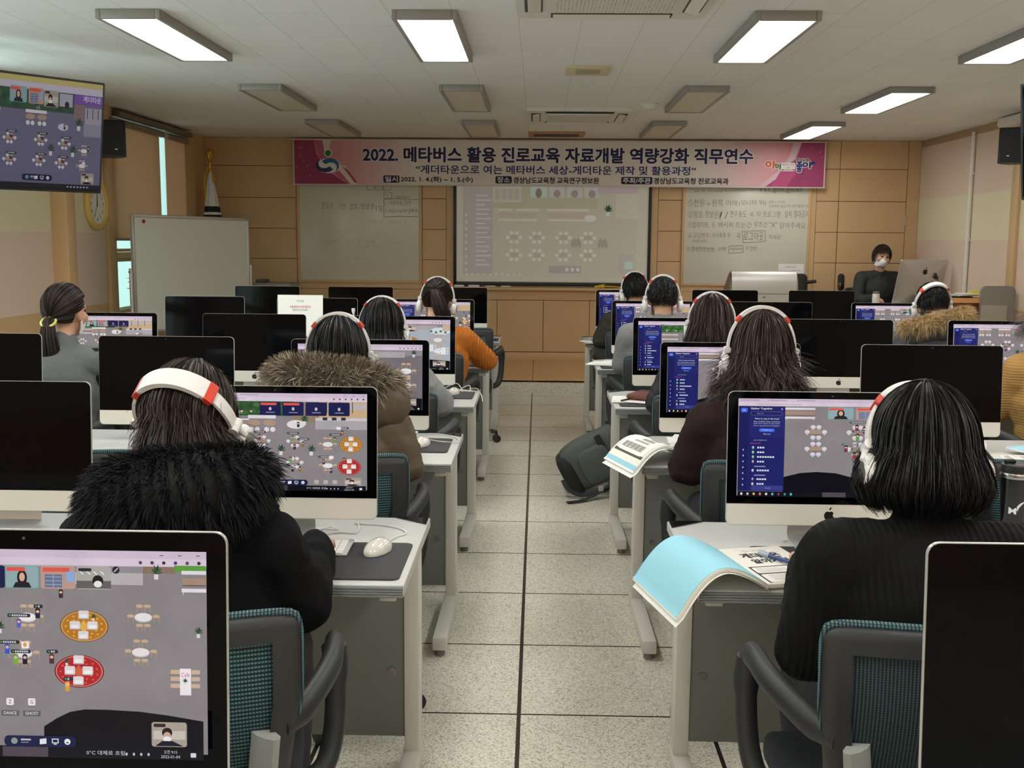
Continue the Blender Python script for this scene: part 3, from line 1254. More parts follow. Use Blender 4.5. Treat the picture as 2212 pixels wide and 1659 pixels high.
def make_chair(mesh_mat):
    t = thing('office_chair', '', 'chair')
    z0, z1, hw = 0.49, 0.868, 0.26

    def P(u, v, d=0.0):
        w = hw * (0.86 + 0.14 * min(1, v * 1.6))
        return Vector((u * w, back_curve(u, v) - d, z0 + (z1 - z0) * v))
    # frame: closed band around the mesh
    bm = bmesh.new()
    nU, nV = 22, 18
    iu, iv0, iv1 = 0.825, 0.13, 0.88
    for d0, flip in ((0.012, False), (-0.012, True)):
        pass
    us = [-1, -0.97, -0.90, -iu] + [-iu + 2 * iu * k / 10 for k in range(1, 10)] + [iu, 0.90, 0.97, 1]
    vs = [0, 0.03, 0.08, iv0] + [iv0 + (iv1 - iv0) * k / 8 for k in range(1, 8)] + [iv1, 0.94, 0.98, 1]
    grid = {}
    for side, d in ((0, 0.013), (1, -0.013)):
        for i, u in enumerate(us):
            for j, v in enumerate(vs):
                e = max(abs(u), 2 * abs(v - 0.5))
                cr = 0.0
                uu, vv = u, v
                cu, cv = abs(u) - 0.86, abs(v - 0.5) - 0.43
                if cu > 0 and cv > 0:
                    k = math.hypot(cu / 0.14, cv / 0.07)
                    if k > 1:
                        uu = math.copysign(0.86 + cu / k, u)
                        vv = 0.5 + math.copysign(0.43 + cv / k, v - 0.5)
                grid[(side, i, j)] = bm.verts.new(P(uu, vv, d * (0.45 if e > 0.985 else 1)))

    def solid(i, j):
        u, v = (us[i] + us[i + 1]) / 2, (vs[j] + vs[j + 1]) / 2
        return 0 <= i < len(us) - 1 and 0 <= j < len(vs) - 1 and not (abs(u) < iu and iv0 < v < iv1)

    def safe(i, j):
        return 0 <= i < len(us) - 1 and 0 <= j < len(vs) - 1 and solid(i, j)
    for i in range(len(us) - 1):
        for j in range(len(vs) - 1):
            if not solid(i, j):
                continue
            q = [(i, j), (i + 1, j), (i + 1, j + 1), (i, j + 1)]
            bm.faces.new([grid[(0, a, b)] for a, b in q])
            bm.faces.new([grid[(1, a, b)] for a, b in reversed(q)])
            for (a, b), (c, d), (ni, nj) in (((i, j), (i + 1, j), (i, j - 1)), ((i + 1, j), (i + 1, j + 1), (i + 1, j)),
                                             ((i + 1, j + 1), (i, j + 1), (i, j + 1)), ((i, j + 1), (i, j), (i - 1, j))):
                if not safe(ni, nj):
                    bm.faces.new([grid[(0, a, b)], grid[(1, a, b)], grid[(1, c, d)], grid[(0, c, d)]])
    bmesh.ops.recalc_face_normals(bm, faces=bm.faces)
    fr = obj('backrest_frame', bm, M_chair, t, 50)
    bm = bmesh.new()
    g = []
    for j in range(13):
        row = []
        for i in range(17):
            u, v = -0.85 + 1.70 * i / 16, 0.11 + 0.79 * j / 12
            row.append(bm.verts.new(P(u, v, 0.002)))
        g.append(row)
    for a, b in zip(g, g[1:]):
        for i in range(16):
            bm.faces.new((a[i], a[i + 1], b[i + 1], b[i]))
    obj('mesh_back', bm, mesh_mat, t)
    bm = bmesh.new()
    pts = [P(-1.0, 0.45, 0.0)] + [P(-1.005, v) for v in (0.6, 0.75, 0.88)] + [P(-0.97, 0.985)] + [P(u, 1.008) for u in (-0.8, -0.4, 0, 0.4, 0.8)] + \
        [P(0.97, 0.985)] + [P(1.005, v) for v in (0.88, 0.75, 0.6)] + [P(1.0, 0.45)]
    bm_tube(bm, bezier(pts, 3), [0.0035] * 9 + [0.005] * 3 + [0.0075] * 19 + [0.005] * 3 + [0.0035] * 9 if len(bezier(pts, 3)) == 43 else 0.006, 8)
    obj('piping', bm, M_piping, fr)
    # grey uprights from the seat to the backrest
    bm = bmesh.new()
    for s in (-1, 1):
        bm_tube(bm, bezier([(s * 0.12, -0.10, 0.40), (s * 0.165, -0.25, 0.43), (s * 0.185, -0.275, 0.52), (s * 0.20, -0.285, 0.66)], 5),
                [0.02] * 5 + [0.026] * 6 + [0.03] * 5, 10, flat=0.5, up=Vector((0, 1, 0)))
    bm_box(bm, (0, -0.20, 0.405), (0.27, 0.12, 0.03), bevel=0.01)
    obj('back_support', bm, M_chair_grey, t)
    bm = bmesh.new()
    tt = bmesh.new()
    bmesh.ops.create_cube(tt, size=1.0)
    bmesh.ops.scale(tt, vec=(0.48, 0.46, 0.075), verts=tt.verts)
    bmesh.ops.bevel(tt, geom=list(tt.edges), offset=0.032, segments=4, profile=0.6, affect='EDGES')
    merge(bm, tt, Matrix.Translation((0, 0.02, 0.404)))
    obj('seat', bm, M_seat, t, 60)
    for s in (-1, 1):
        bm = bmesh.new()
        pad = bezier([(s * 0.225, -0.265, 0.665), (s * 0.262, -0.22, 0.675), (s * 0.305, -0.09, 0.695), (s * 0.312, 0.02, 0.695), (s * 0.310, 0.08, 0.675)], 5)
        bm_tube(bm, pad, [0.018] * 4 + [0.020] * 14 + [0.018] * 3, 12, flat=1.35)
        a = obj('armrest', bm, M_chair, t, 60)
        bm = bmesh.new()
        post = bezier([(s * 0.310, 0.072, 0.675), (s * 0.313, 0.08, 0.61), (s * 0.305, 0.06, 0.48), (s * 0.27, 0.03, 0.415), (s * 0.16, 0.02, 0.40)], 5)
        bm_tube(bm, post, [0.026] * 6 + [0.022] * 15, 10, flat=0.8, up=Vector((0, 1, 0)))
        obj('arm_post', bm, M_chair, a, 60)
    bm = bmesh.new()
    bm_box(bm, (0, 0.0, 0.395), (0.22, 0.24, 0.04), bevel=0.012)
    bm_lathe(bm, [(0, 0.12), (0.028, 0.12), (0.028, 0.26), (0.016, 0.26), (0.016, 0.39), (0, 0.39)], 16)
    obj('gas_lift', bm, M_chair, t)
    bm = bmesh.new()
    bm_lathe(bm, [(0, 0.07), (0.05, 0.075), (0.045, 0.125), (0, 0.13)], 20)
    obj('base', bm, M_chair, t)
    for k in range(5):
        a = R(54 + 72 * k)
        d = Vector((math.cos(a), math.sin(a), 0))
        n = Vector((-d.y, d.x, 0))
        bm = bmesh.new()
        bm_tube(bm, [d * 0.03 + Vector((0, 0, 0.10)), d * 0.16 + Vector((0, 0, 0.095)), d * 0.30 + Vector((0, 0, 0.078))], [0.027, 0.023, 0.017], 10, flat=0.75)
        lg = obj('base_leg', bm, M_chair, t, 60)
        bm = bmesh.new()
        cc = d * 0.30 + Vector((0, 0, 0.029))
        cr = R(40 + 61 * k)
        ax = Vector((math.cos(cr), math.sin(cr), 0))
        for s in (-1, 1):
            M = Matrix.Translation(cc + ax * s * 0.013) @ ax.to_track_quat('Z', 'Y').to_matrix().to_4x4()
            bm_lathe(bm, [(0, -0.009), (0.022, -0.009), (0.029, -0.006), (0.029, 0.006), (0.022, 0.009), (0, 0.009)], 18, M)
        bm_tube(bm, [cc, cc + Vector((0, 0, 0.05))], 0.008, 8)
        bm_box(bm, cc + Vector((0, 0, 0.022)), (0.03, 0.03, 0.018), bevel=0.005)
        obj('castor', bm, M_black_plastic, lg)
    return t


CH_H, CH_V = make_chair(M_mesh_h), make_chair(M_mesh_v)
_chair_used = set()


def chair(side, r, c, label, kind='h', dx=0.0, back=0.80, yaw=0.0, y=None):
    x = (SEATL if side == 'L' else SEATR)[c] + dx
    yy = ROWY[r] - back if y is None else y
    proto = CH_H if kind == 'h' else CH_V
    if kind not in _chair_used:
        _chair_used.add(kind)
        proto.location, proto.rotation_euler = (x, yy, 0), (0, 0, R(yaw))
        proto['label'], proto['group'] = label, 'office chairs at the desks'
        return proto
    return dup(proto, (x, yy, 0), R(yaw), label, 'office chairs at the desks')


chair('L', 1, 0, 'black office chair with teal ribbed mesh under the woman in the black fur coat', 'h', dx=-0.03, back=0.715, yaw=10)
chair('L', 2, 0, 'office chair of the woman with the brown fur hood, its armrest showing by the aisle', 'h', dx=0.0, back=0.705, yaw=8)
chair('L', 3, 0, 'office chair under the long-haired woman in the grey coat', 'h', back=0.705)
chair('L', 4, 0, 'dark office chair of the woman in the orange sweater', 'h', back=0.705)
chair('L', 5, 0, 'empty dark office chair at the empty desk by the stage, beyond the orange sweater', 'h', dx=0.09, back=0.62)
chair('L', 2, 1, 'empty office chair, its pale back showing between black coat and dark screen', 'h', dx=0.0, back=0.66)
chair('L', 3, 2, 'office chair of the ponytailed woman in the grey vest', 'h', back=0.705)
chair('R', 1, 0, 'black office chair with fine dark mesh under the bobbed woman', 'v', dx=0.0, back=0.685)
chair('R', 2, 0, 'office chair under the woman in the brown coat', 'v', dx=0.0, back=0.705)
chair('R', 3, 0, 'office chair of the woman in black, beside the brown coat woman\'s computer', 'v', back=0.705)
chair('R', 4, 0, 'office chair under the man in the grey cardigan', 'v', back=0.705)
chair('R', 5, 0, 'office chair under the person in the dark olive jacket', 'v', y=7.735)
chair('R', 2, 1, 'empty office chair with striped teal mesh behind the black tumbler', 'h', dx=0.05, back=0.64)
chair('R', 4, 2, 'office chair under the person in the grey fur-hooded parka', 'v', back=0.755)
chair('R', 3, 2, 'office chair under the person in the tan jacket at the picture edge', 'v', back=0.74)
# ================================================================== WHAT THE SCREENS SHOW
FLOORC = (143, 136, 138)
BAR = (224, 206, 222)
NAVY = (30, 34, 104)
RED = (232, 92, 76)


def plant(a, x, y, s):
    for k in range(9):
        an = R(-160 + 140 * k / 8)
        ex, ey = x + math.cos(an) * s * 0.6, y + math.sin(an) * s * (0.9 if k % 2 else 0.65)
        a.poly([(x - s * 0.06, y), (x + (ex - x) * 0.5 - s * 0.1, y + (ey - y) * 0.6), (ex, ey), (x + (ex - x) * 0.6 + s * 0.1, y + (ey - y) * 0.5)], ((52, 78, 58), (70, 100, 70), (40, 62, 48))[k % 3])
    a.rr(x - s * 0.18, y - s * 0.02, x + s * 0.18, y + s * 0.42, s * 0.06, (224, 220, 222))


def chairs6(a, x, y, s, top=(172, 148, 132)):
    """table with six shell chairs around it"""
    for dx, dy in ((-0.45, -0.95), (0.45, -0.95), (-1.35, -0.15), (1.35, -0.15), (-0.45, 0.75), (0.45, 0.75)):
        a.ell(x + dx * s, y + dy * s, 0.40 * s, 0.34 * s, (226, 220, 226), 12)
        a.poly([(x + dx * s - 0.36 * s, y + dy * s + 0.1 * s), (x + dx * s + 0.36 * s, y + dy * s + 0.1 * s), (x + dx * s, y + dy * s + 0.52 * s)], (214, 206, 214))
    a.rect(x - 0.85 * s, y - 0.5 * s, x + 0.85 * s, y + 0.35 * s, top)
    a.rect(x - 0.85 * s, y + 0.2 * s, x + 0.85 * s, y + 0.35 * s, (124, 108, 104))


def avatar(a, x, y, s, col, hair=(40, 30, 34)):
    a.rr(x - 0.35 * s, y - 0.1 * s, x + 0.35 * s, y + 0.75 * s, 0.1 * s, col)
    a.ell(x, y - 0.35 * s, 0.38 * s, 0.4 * s, hair, 12)
    a.ell(x, y - 0.22 * s, 0.26 * s, 0.22 * s, (226, 184, 158), 10)


def tagbar(a, x, y, w, h):
    a.rr(x, y, x + w, y + h, h * 0.4, (52, 50, 58))
    a.ell(x + h * 0.7, y + h * 0.5, h * 0.2, h * 0.2, (90, 210, 130), 8)
    for k in range(int((w - h * 1.6) / (h * 0.62))):
        x0 = x + h * 1.2 + k * h * 0.62
        a.rect(x0, y + h * 0.25, x0 + h * 0.44, y + h * 0.75, (206, 204, 210))


def bench(a, x0, y0, w, s):
    a.rect(x0, y0, x0 + w, y0 + s * 0.45, (232, 226, 230))
    a.rect(x0 + w * 0.02, y0 + s * 0.9, x0 + w * 0.98, y0 + s * 1.7, (170, 142, 124))
    a.rect(x0 + w * 0.02, y0 + s * 1.7, x0 + w * 0.98, y0 + s * 1.85, (110, 92, 86))
    a.rect(x0, y0 + s * 2.15, x0 + w, y0 + s * 2.6, (232, 226, 230))
    for t in (0.04, 0.93):
        a.rect(x0 + w * t, y0 + s * 2.6, x0 + w * (t + 0.03), y0 + s * 2.95, (206, 200, 206))


def round_tables(a, x, y, s):
    a.rect(x - 1.8 * s, y - s, x + 1.8 * s, y - 0.55 * s, (228, 222, 228))
    for d in (-1, 1):
        a.ell(x + d * s, y, 0.85 * s, 0.42 * s, (178, 150, 128), 14)
        for e in (-0.4, 0.4):
            a.ell(x + d * s + e * s, y + 0.9 * s, 0.34 * s, 0.34 * s, (228, 222, 228), 10)


def rug(a, x, y, rx, ry, c1, c2):
    a.ell(x, y, rx, ry, tuple(int(v * 0.72) for v in c1), 28)
    a.ell(x, y, rx * 0.95, ry * 0.95, (206, 170, 120) if c1[1] > 90 else (214, 130, 120), 28)
    a.ell(x, y, rx * 0.90, ry * 0.90, c1, 28)
    for k in range(26):
        an = 2 * PI * k / 26
        q = 0.74 if k % 2 else 0.55
        a.ell(x + rx * q * math.cos(an), y + ry * q * math.sin(an), rx * 0.05, ry * 0.06, c2, 6)
    a.poly([(x - rx * 0.22, y), (x, y - ry * 0.42), (x + rx * 0.22, y), (x, y + ry * 0.42)], c2)
    for dx, dy, bx in ((0, -0.72, 0), (-0.36, -0.06, -1), (0.36, -0.06, 1), (-0.02, 0.55, 2)):
        cx, cy, w, h = x + dx * rx, y + dy * ry, rx * 0.21, ry * 0.27
        a.rr(cx - w, cy - h, cx + w, cy + h, w * 0.25, (226, 218, 218))
        a.rr(cx - w * 0.7, cy - h * 0.1, cx + w * 0.7, cy + h * 0.7, w * 0.15, (246, 240, 238))
        a.rect(cx - w, cy + h * 0.75, cx + w, cy + h, (180, 170, 172))


def stool_table(a, x, y, s):
    for dx, dy in ((-0.45, -1.25), (0.45, -1.25), (-1.45, -0.1), (1.45, -0.1), (-0.45, 0.95), (0.45, 0.95)):
        a.ell(x + dx * s, y + dy * s, 0.42 * s, 0.2 * s, (206, 176, 146), 12)
        for e in (-0.32, 0.26):
            a.rect(x + dx * s + e * s, y + dy * s + 0.1 * s, x + dx * s + (e + 0.1) * s, y + dy * s + 0.75 * s, (178, 150, 124))
    a.ell(x, y + 0.12 * s, 1.0 * s, 0.5 * s, (196, 188, 190), 18)
    a.ell(x, y, 1.0 * s, 0.48 * s, (238, 232, 232), 18)


def thumb(a, x0, y0, x1, y1, kind):
    w, h = x1 - x0, y1 - y0
    rr_ = h * 0.1
    if kind == 'woman':
        a.rr(x0, y0, x1, y1, rr_, (96, 176, 160))
        a.rr(x0 + w * .02, y0 + h * .03, x1 - w * .02, y1 - h * .03, rr_, (150, 176, 180))
        cx = x0 + w * 0.5
        a.ell(cx, y0 + h * 0.52, w * 0.15, h * 0.34, (30, 24, 28), 14)
        a.ell(cx, y0 + h * 0.50, w * 0.085, h * 0.2, (222, 176, 152), 12)
        a.poly([(cx - w * 0.28, y1 - h * .03), (cx - w * 0.2, y0 + h * 0.74), (cx, y0 + h * 0.68), (cx + w * 0.2, y0 + h * 0.74), (cx + w * 0.28, y1 - h * .03)], (34, 32, 40))
        a.rr(x0 + w * 0.04, y0 + h * 0.06, x0 + w * 0.6, y0 + h * 0.24, h * .05, RED)
    elif kind == 'room':
        a.rr(x0, y0, x1, y1, rr_, (196, 156, 144))
        a.rect(x0 + w * 0.12, y0 + h * 0.36, x0 + w * 0.62, y1 - h * 0.06, (108, 120, 150))
        for k in range(3):
            a.rect(x0 + w * 0.14, y0 + h * (0.46 + 0.17 * k), x0 + w * 0.60, y0 + h * (0.49 + 0.17 * k), (170, 180, 200))
        a.rect(x0 + w * 0.36, y0 + h * 0.36, x0 + w * 0.38, y1 - h * 0.06, (176, 182, 200))
        a.rect(x0 + w * 0.74, y0 + h * 0.2, x0 + w * 0.98, y0 + h * 0.7, (150, 176, 220))
        a.rr(x0 + w * 0.06, y0 + h * 0.06, x0 + w * 0.84, y0 + h * 0.24, h * .05, RED)
    elif kind == 'class':
        a.rr(x0, y0, x1, y1, rr_, (176, 172, 166))
        a.rect(x0, y0 + h * 0.62, x1, y1 - h * 0.04, (104, 100, 98))
        for k in range(4):
            a.line([(x0 + w * (0.1 + .2 * k), y0 + h * 0.2), (x0 + w * (0.2 + .2 * k), y0 + h * 0.34)], h * 0.04, (250, 250, 250))
        a.ell(x0 + w * 0.62, y0 + h * 0.62, w * 0.16, h * 0.26, (30, 26, 30), 12)
        a.ell(x0 + w * 0.62, y0 + h * 0.76, w * 0.12, h * 0.15, (238, 236, 236), 12)
        a.rr(x0 + w * 0.06, y0 + h * 0.06, x0 + w * 0.44, y0 + h * 0.2, h * .05, (48, 44, 50))
    elif kind == 'navy':
        a.rr(x0, y0, x1, y1, rr_, (28, 30, 78))
        a.ell((x0 + x1) / 2, y0 + h * 0.5, h * 0.1, h * 0.13, (214, 190, 206), 10)
        a.rect(x0 + w * 0.3, y0 + h * 0.74, x0 + w * 0.72, y0 + h * 0.8, (150, 152, 190))
    elif kind == 'navyred':
        thumb(a, x0, y0, x1, y1, 'navy')
        a.rr(x0 + w * 0.05, y0 + h * 0.06, x0 + w * 0.8, y0 + h * 0.24, h * .05, RED)
    elif kind == 'mask':
        a.rr(x0, y0, x1, y1, rr_, (176, 162, 150))
        a.rect(x0 + w * 0.05, y0 + h * 0.35, x1 - w * .05, y0 + h * .7, (206, 196, 186))
        a.ell(x0 + w * 0.44, y0 + h * 0.42, w * 0.15, h * 0.2, (36, 30, 32), 12)
        a.ell(x0 + w * 0.44, y0 + h * 0.56, w * 0.11, h * 0.17, (214, 170, 150), 12)
        a.ell(x0 + w * 0.44, y0 + h * 0.68, w * 0.12, h * 0.11, (240, 240, 242), 12)
        a.poly([(x0 + w * 0.1, y1 - h * .03), (x0 + w * 0.3, y0 + h * 0.76), (x0 + w * 0.6, y0 + h * 0.76), (x1 - w * .1, y1 - h * .03)], (26, 28, 46))
        a.rr(x0 + w * 0.06, y0 + h * 0.06, x0 + w * 0.4, y0 + h * 0.2, h * .05, (60, 40, 42))


def base(x0, y0, x1, y1, barh=0.075, floor=FLOORC):
    a = Art(x0, y0, x1, y1)
    W_, H_ = x1 - x0, y1 - y0
    a.rect(x0, y0, x1, y1, floor)
    a.rect(x0, y0, x1, y0 + H_ * barh, BAR)
    a.rect(x0, y0, x1, y0 + H_ * barh * 0.5, (214, 194, 214))
    a.u = lambda fx, fy: (x0 + W_ * fx, y0 + H_ * fy)
    return a


def browser_bits(a, left=True):
    x0, y0, x1, y1 = a.b
    W_, H_ = x1 - x0, y1 - y0
    b = 0.075 * H_
    for k, t in enumerate(('', '', '')):
        pass
    for k in range(3):
        xx = x0 + W_ * (0.02 + 0.15 * k)
        a.rect(xx, y0 + b * 0.18, xx + W_ * 0.09, y0 + b * 0.26, (150, 136, 156))
        a.ell(xx - W_ * 0.006, y0 + b * 0.24, b * 0.07, b * 0.07, (90, 110, 200), 8)
    a.rect(x0 + W_ * 0.10, y0 + b * 0.72, x0 + W_ * 0.34, y0 + b * 0.79, (168, 154, 172))
    for k, c in enumerate(((60, 52, 66), (90, 80, 96), (78, 52, 140), (60, 52, 66), (70, 62, 76), (90, 80, 96))):
        a.ell(x1 - W_ * (0.02 + 0.032 * k), y0 + b * 0.75, b * 0.12, b * 0.12, c, 8)
    for k in range(3):
        xx = x1 - W_ * (0.022 + 0.05 * k)
        a.rect(xx - b * 0.12, y0 + b * 0.24, xx + b * 0.12, y0 + b * 0.29, (80, 70, 84))


def taskbar(a, right=True, left=True):
    x0, y0, x1, y1 = a.b
    W_, H_ = x1 - x0, y1 - y0
    a.rect(x0, y1 - 0.055 * H_, x1, y1, (14, 14, 22))
    if left:
        for k, c in enumerate(((220, 224, 236), (200, 200, 210), (232, 190, 110), (226, 120, 120), (230, 226, 226), (96, 180, 220), (150, 50, 120), (60, 150, 170), (90, 200, 200))):
            a.ell(x0 + W_ * (0.02 + 0.033 * k), y1 - 0.028 * H_, 0.012 * H_, 0.014 * H_, c, 8)
        a.rect(x0 + W_ * 0.45, y1 - 0.052 * H_, x0 + W_ * 0.575, y1 - 0.004 * H_, (84, 74, 84))
    if right:
        a.text('0°C 대체로 흐림', x1 - W_ * 0.32, y1 - 0.018 * H_, W_ * 0.105, 0.022 * H_, (214, 212, 220))
        a.text('오전 9:15', x1 - W_ * 0.108, y1 - 0.030 * H_, W_ * 0.036, 0.018 * H_, (214, 212, 220))
        a.text('2022-01-04', x1 - W_ * 0.116, y1 - 0.008 * H_, W_ * 0.052, 0.015 * H_, (214, 212, 220))
        for k in range(4):
            a.ell(x1 - W_ * (0.15 + 0.02 * k), y1 - 0.025 * H_, 0.006 * H_, 0.008 * H_, (200, 200, 210), 8)
        a.rr(x1 - W_ * 0.035, y1 - 0.036 * H_, x1 - W_ * 0.02, y1 - 0.014 * H_, 1e-6 + 0.004 * H_, (226, 226, 232))


def toolbar(a, x0, y0, x1, y1):
    h = y1 - y0
    a.rr(x0, y0, x1, y1, h * 0.4, (26, 30, 72))
    a.ell(x0 + h * 0.9, y0 + h * 0.5, h * 0.3, h * 0.3, (140, 160, 150), 10)
    a.rect(x0 + h * 1.5, y0 + h * 0.3, x0 + h * 2.4, y0 + h * 0.44, (210, 210, 224))
    a.rect(x0 + h * 1.5, y0 + h * 0.58, x0 + h * 2.2, y0 + h * 0.66, (150, 150, 180))
    w = x1 - x0
    for k in range(3):
        cx = x1 - h * (0.8 + 1.1 * (2 - k))
        if k == 0:
            a.poly([(cx - h * .3, y0 + h * .3), (cx + h * .3, y0 + h * .22), (cx + h * .3, y0 + h * .72), (cx - h * .3, y0 + h * .78)], (236, 236, 240))
        elif k == 1:
            a.rect(cx - h * .3, y0 + h * .24, cx + h * .3, y0 + h * .66, (236, 236, 240))
            a.rect(cx - h * .22, y0 + h * .32, cx + h * .22, y0 + h * .58, (26, 30, 72))
            a.rect(cx - h * .14, y0 + h * .7, cx + h * .14, y0 + h * .78, (236, 236, 240))
        else:
            a.ell(cx, y0 + h * .5, h * .28, h * .28, (240, 240, 244), 14)
            a.ell(cx, y0 + h * .58, h * .12, h * .07, (60, 64, 100), 8)


def sidebar(a, fw=0.245):
    """dark blue panel of the meeting program, down the side of the picture"""
    x0, y0, x1, y1 = a.b
    W_, H_ = x1 - x0, y1 - y0
    ya = y0 + 0.075 * H_
    yb = y1 - 0.055 * H_
    X = lambda f: x0 + W_ * f
    Y = lambda f: y0 + H_ * f
    a.rect(x0, ya, X(fw), yb, NAVY)
    a.rect(x0, ya, X(0.05), yb, (24, 28, 92))
    a.rr(X(0.010), Y(0.092), X(0.045), Y(0.138), 0.012 * H_, (70, 106, 232))
    a.text('HC', X(0.019), Y(0.124), W_ * 0.017, 0.016 * H_, (240, 240, 250))
    a.text('Gather Together', X(0.062), Y(0.112), W_ * 0.115, 0.024 * H_, (244, 244, 252), bold=0.015)
    a.text('<', X(0.222), Y(0.112), W_ * 0.010, 0.02 * H_, (240, 240, 250))
    a.rr(X(0.062), Y(0.128), X(0.232), Y(0.168), 0.016 * H_, (110, 116, 176))
    a.rr(X(0.0635), Y(0.1305), X(0.2305), Y(0.1655), 0.014 * H_, (30, 34, 100))
    a.text('Search', X(0.095), Y(0.155), W_ * 0.034, 0.015 * H_, (150, 154, 200))
    a.rr(X(0.064), Y(0.182), X(0.236), Y(0.385), 0.012 * H_, (52, 58, 132))
    a.rr(X(0.0655), Y(0.1845), X(0.2345), Y(0.3825), 0.011 * H_, (32, 36, 108))
    a.text('Want to stay in the loop?', X(0.083), Y(0.213), W_ * 0.13, 0.019 * H_, (232, 232, 246), bold=0.01)
    for k, s in enumerate(('Get notified when someone', 'joins your space so you never', 'miss a spontaneous hangout.')):
        a.text(s, X(0.078), Y(0.238 + 0.022 * k), W_ * 0.14, 0.015 * H_, (206, 208, 232))
    a.rr(X(0.108), Y(0.302), X(0.190), Y(0.336), 0.016 * H_, (66, 112, 240))
    a.text('Notify me', X(0.124), Y(0.325), W_ * 0.05, 0.014 * H_, (236, 240, 255))
    a.text('Not now', X(0.131), Y(0.364), W_ * 0.038, 0.013 * H_, (226, 228, 244))
    a.text('GATHERINGS', X(0.08), Y(0.428), W_ * 0.07, 0.012 * H_, (170, 174, 214))
    a.text('Nearby (17)', X(0.062), Y(0.462), W_ * 0.055, 0.014 * H_, (236, 90, 150))
    yy = 0.498
    for i, c in enumerate(((120, 190, 200), (110, 200, 120), (100, 190, 110), (180, 130, 110), None, (190, 190, 210), None, (90, 120, 150), (226, 190, 150), (210, 210, 224))):
        if c is None:
            a.rect(X(0.085), Y(yy - 0.004), X(0.145), Y(yy + 0.006), (150, 154, 200))
            yy += 0.042
            continue
        a.ell(X(0.078), Y(yy), 0.012 * H_, 0.016 * H_, c, 8)
        a.ell(X(0.078), Y(yy - 0.006), 0.007 * H_, 0.008 * H_, (236, 220, 206), 8)
        for k in range((3, 3, 7, 3, 0, 5, 0, 4, 3, 7)[i]):
            a.rect(X(0.10 + 0.0135 * k), Y(yy - 0.009), X(0.110 + 0.0135 * k), Y(yy + 0.008), (222, 224, 240))
        yy += 0.048
    for k in range(7):
        a.ell(X(0.025), Y(0.52 + 0.06 * k), 0.007 * H_, 0.010 * H_, (190, 194, 226), 6)
    a.rr(X(0.070), Y(0.885), X(0.240), Y(0.935), 0.014 * H_, (56, 62, 140))
    a.text('Invite', X(0.145), Y(0.918), W_ * 0.03, 0.016 * H_, (150, 156, 214))


def dark_hill(a, pts):
    a.poly(pts, (8, 8, 16))


def plan_items(a, ox, oy, s):
    """the shared meeting room plan seen from above; ox, oy = table block origin, s = unit"""
    for j in range(2):
        for i in range(4):
            chairs6(a, ox + i * 3.9 * s, oy + j * 3.3 * s, 0.78 * s)
    for i in (1.5, 2.5):
        plant(a, ox + i * 3.9 * s, oy + 1.6 * s, 1.15 * s)
    cols = ((120, 60, 80), (70, 60, 110), (90, 160, 70), (50, 50, 60), (150, 90, 50))
    for k in range(10):
        i, j = 1 + k % 3, (k // 3) % 2
        ax, ay = ox + i * 3.9 * s + (k % 2 - 0.5) * 0.8 * s, oy + j * 3.0 * s + (-0.9 + 1.5 * (k % 3 == 0)) * s
        avatar(a, ax, ay, 0.62 * s, cols[k % 5])
        if k % 2 == 0:
            tagbar(a, ax - 0.8 * s, ay - 1.05 * s, 1.7 * s, 0.34 * s)


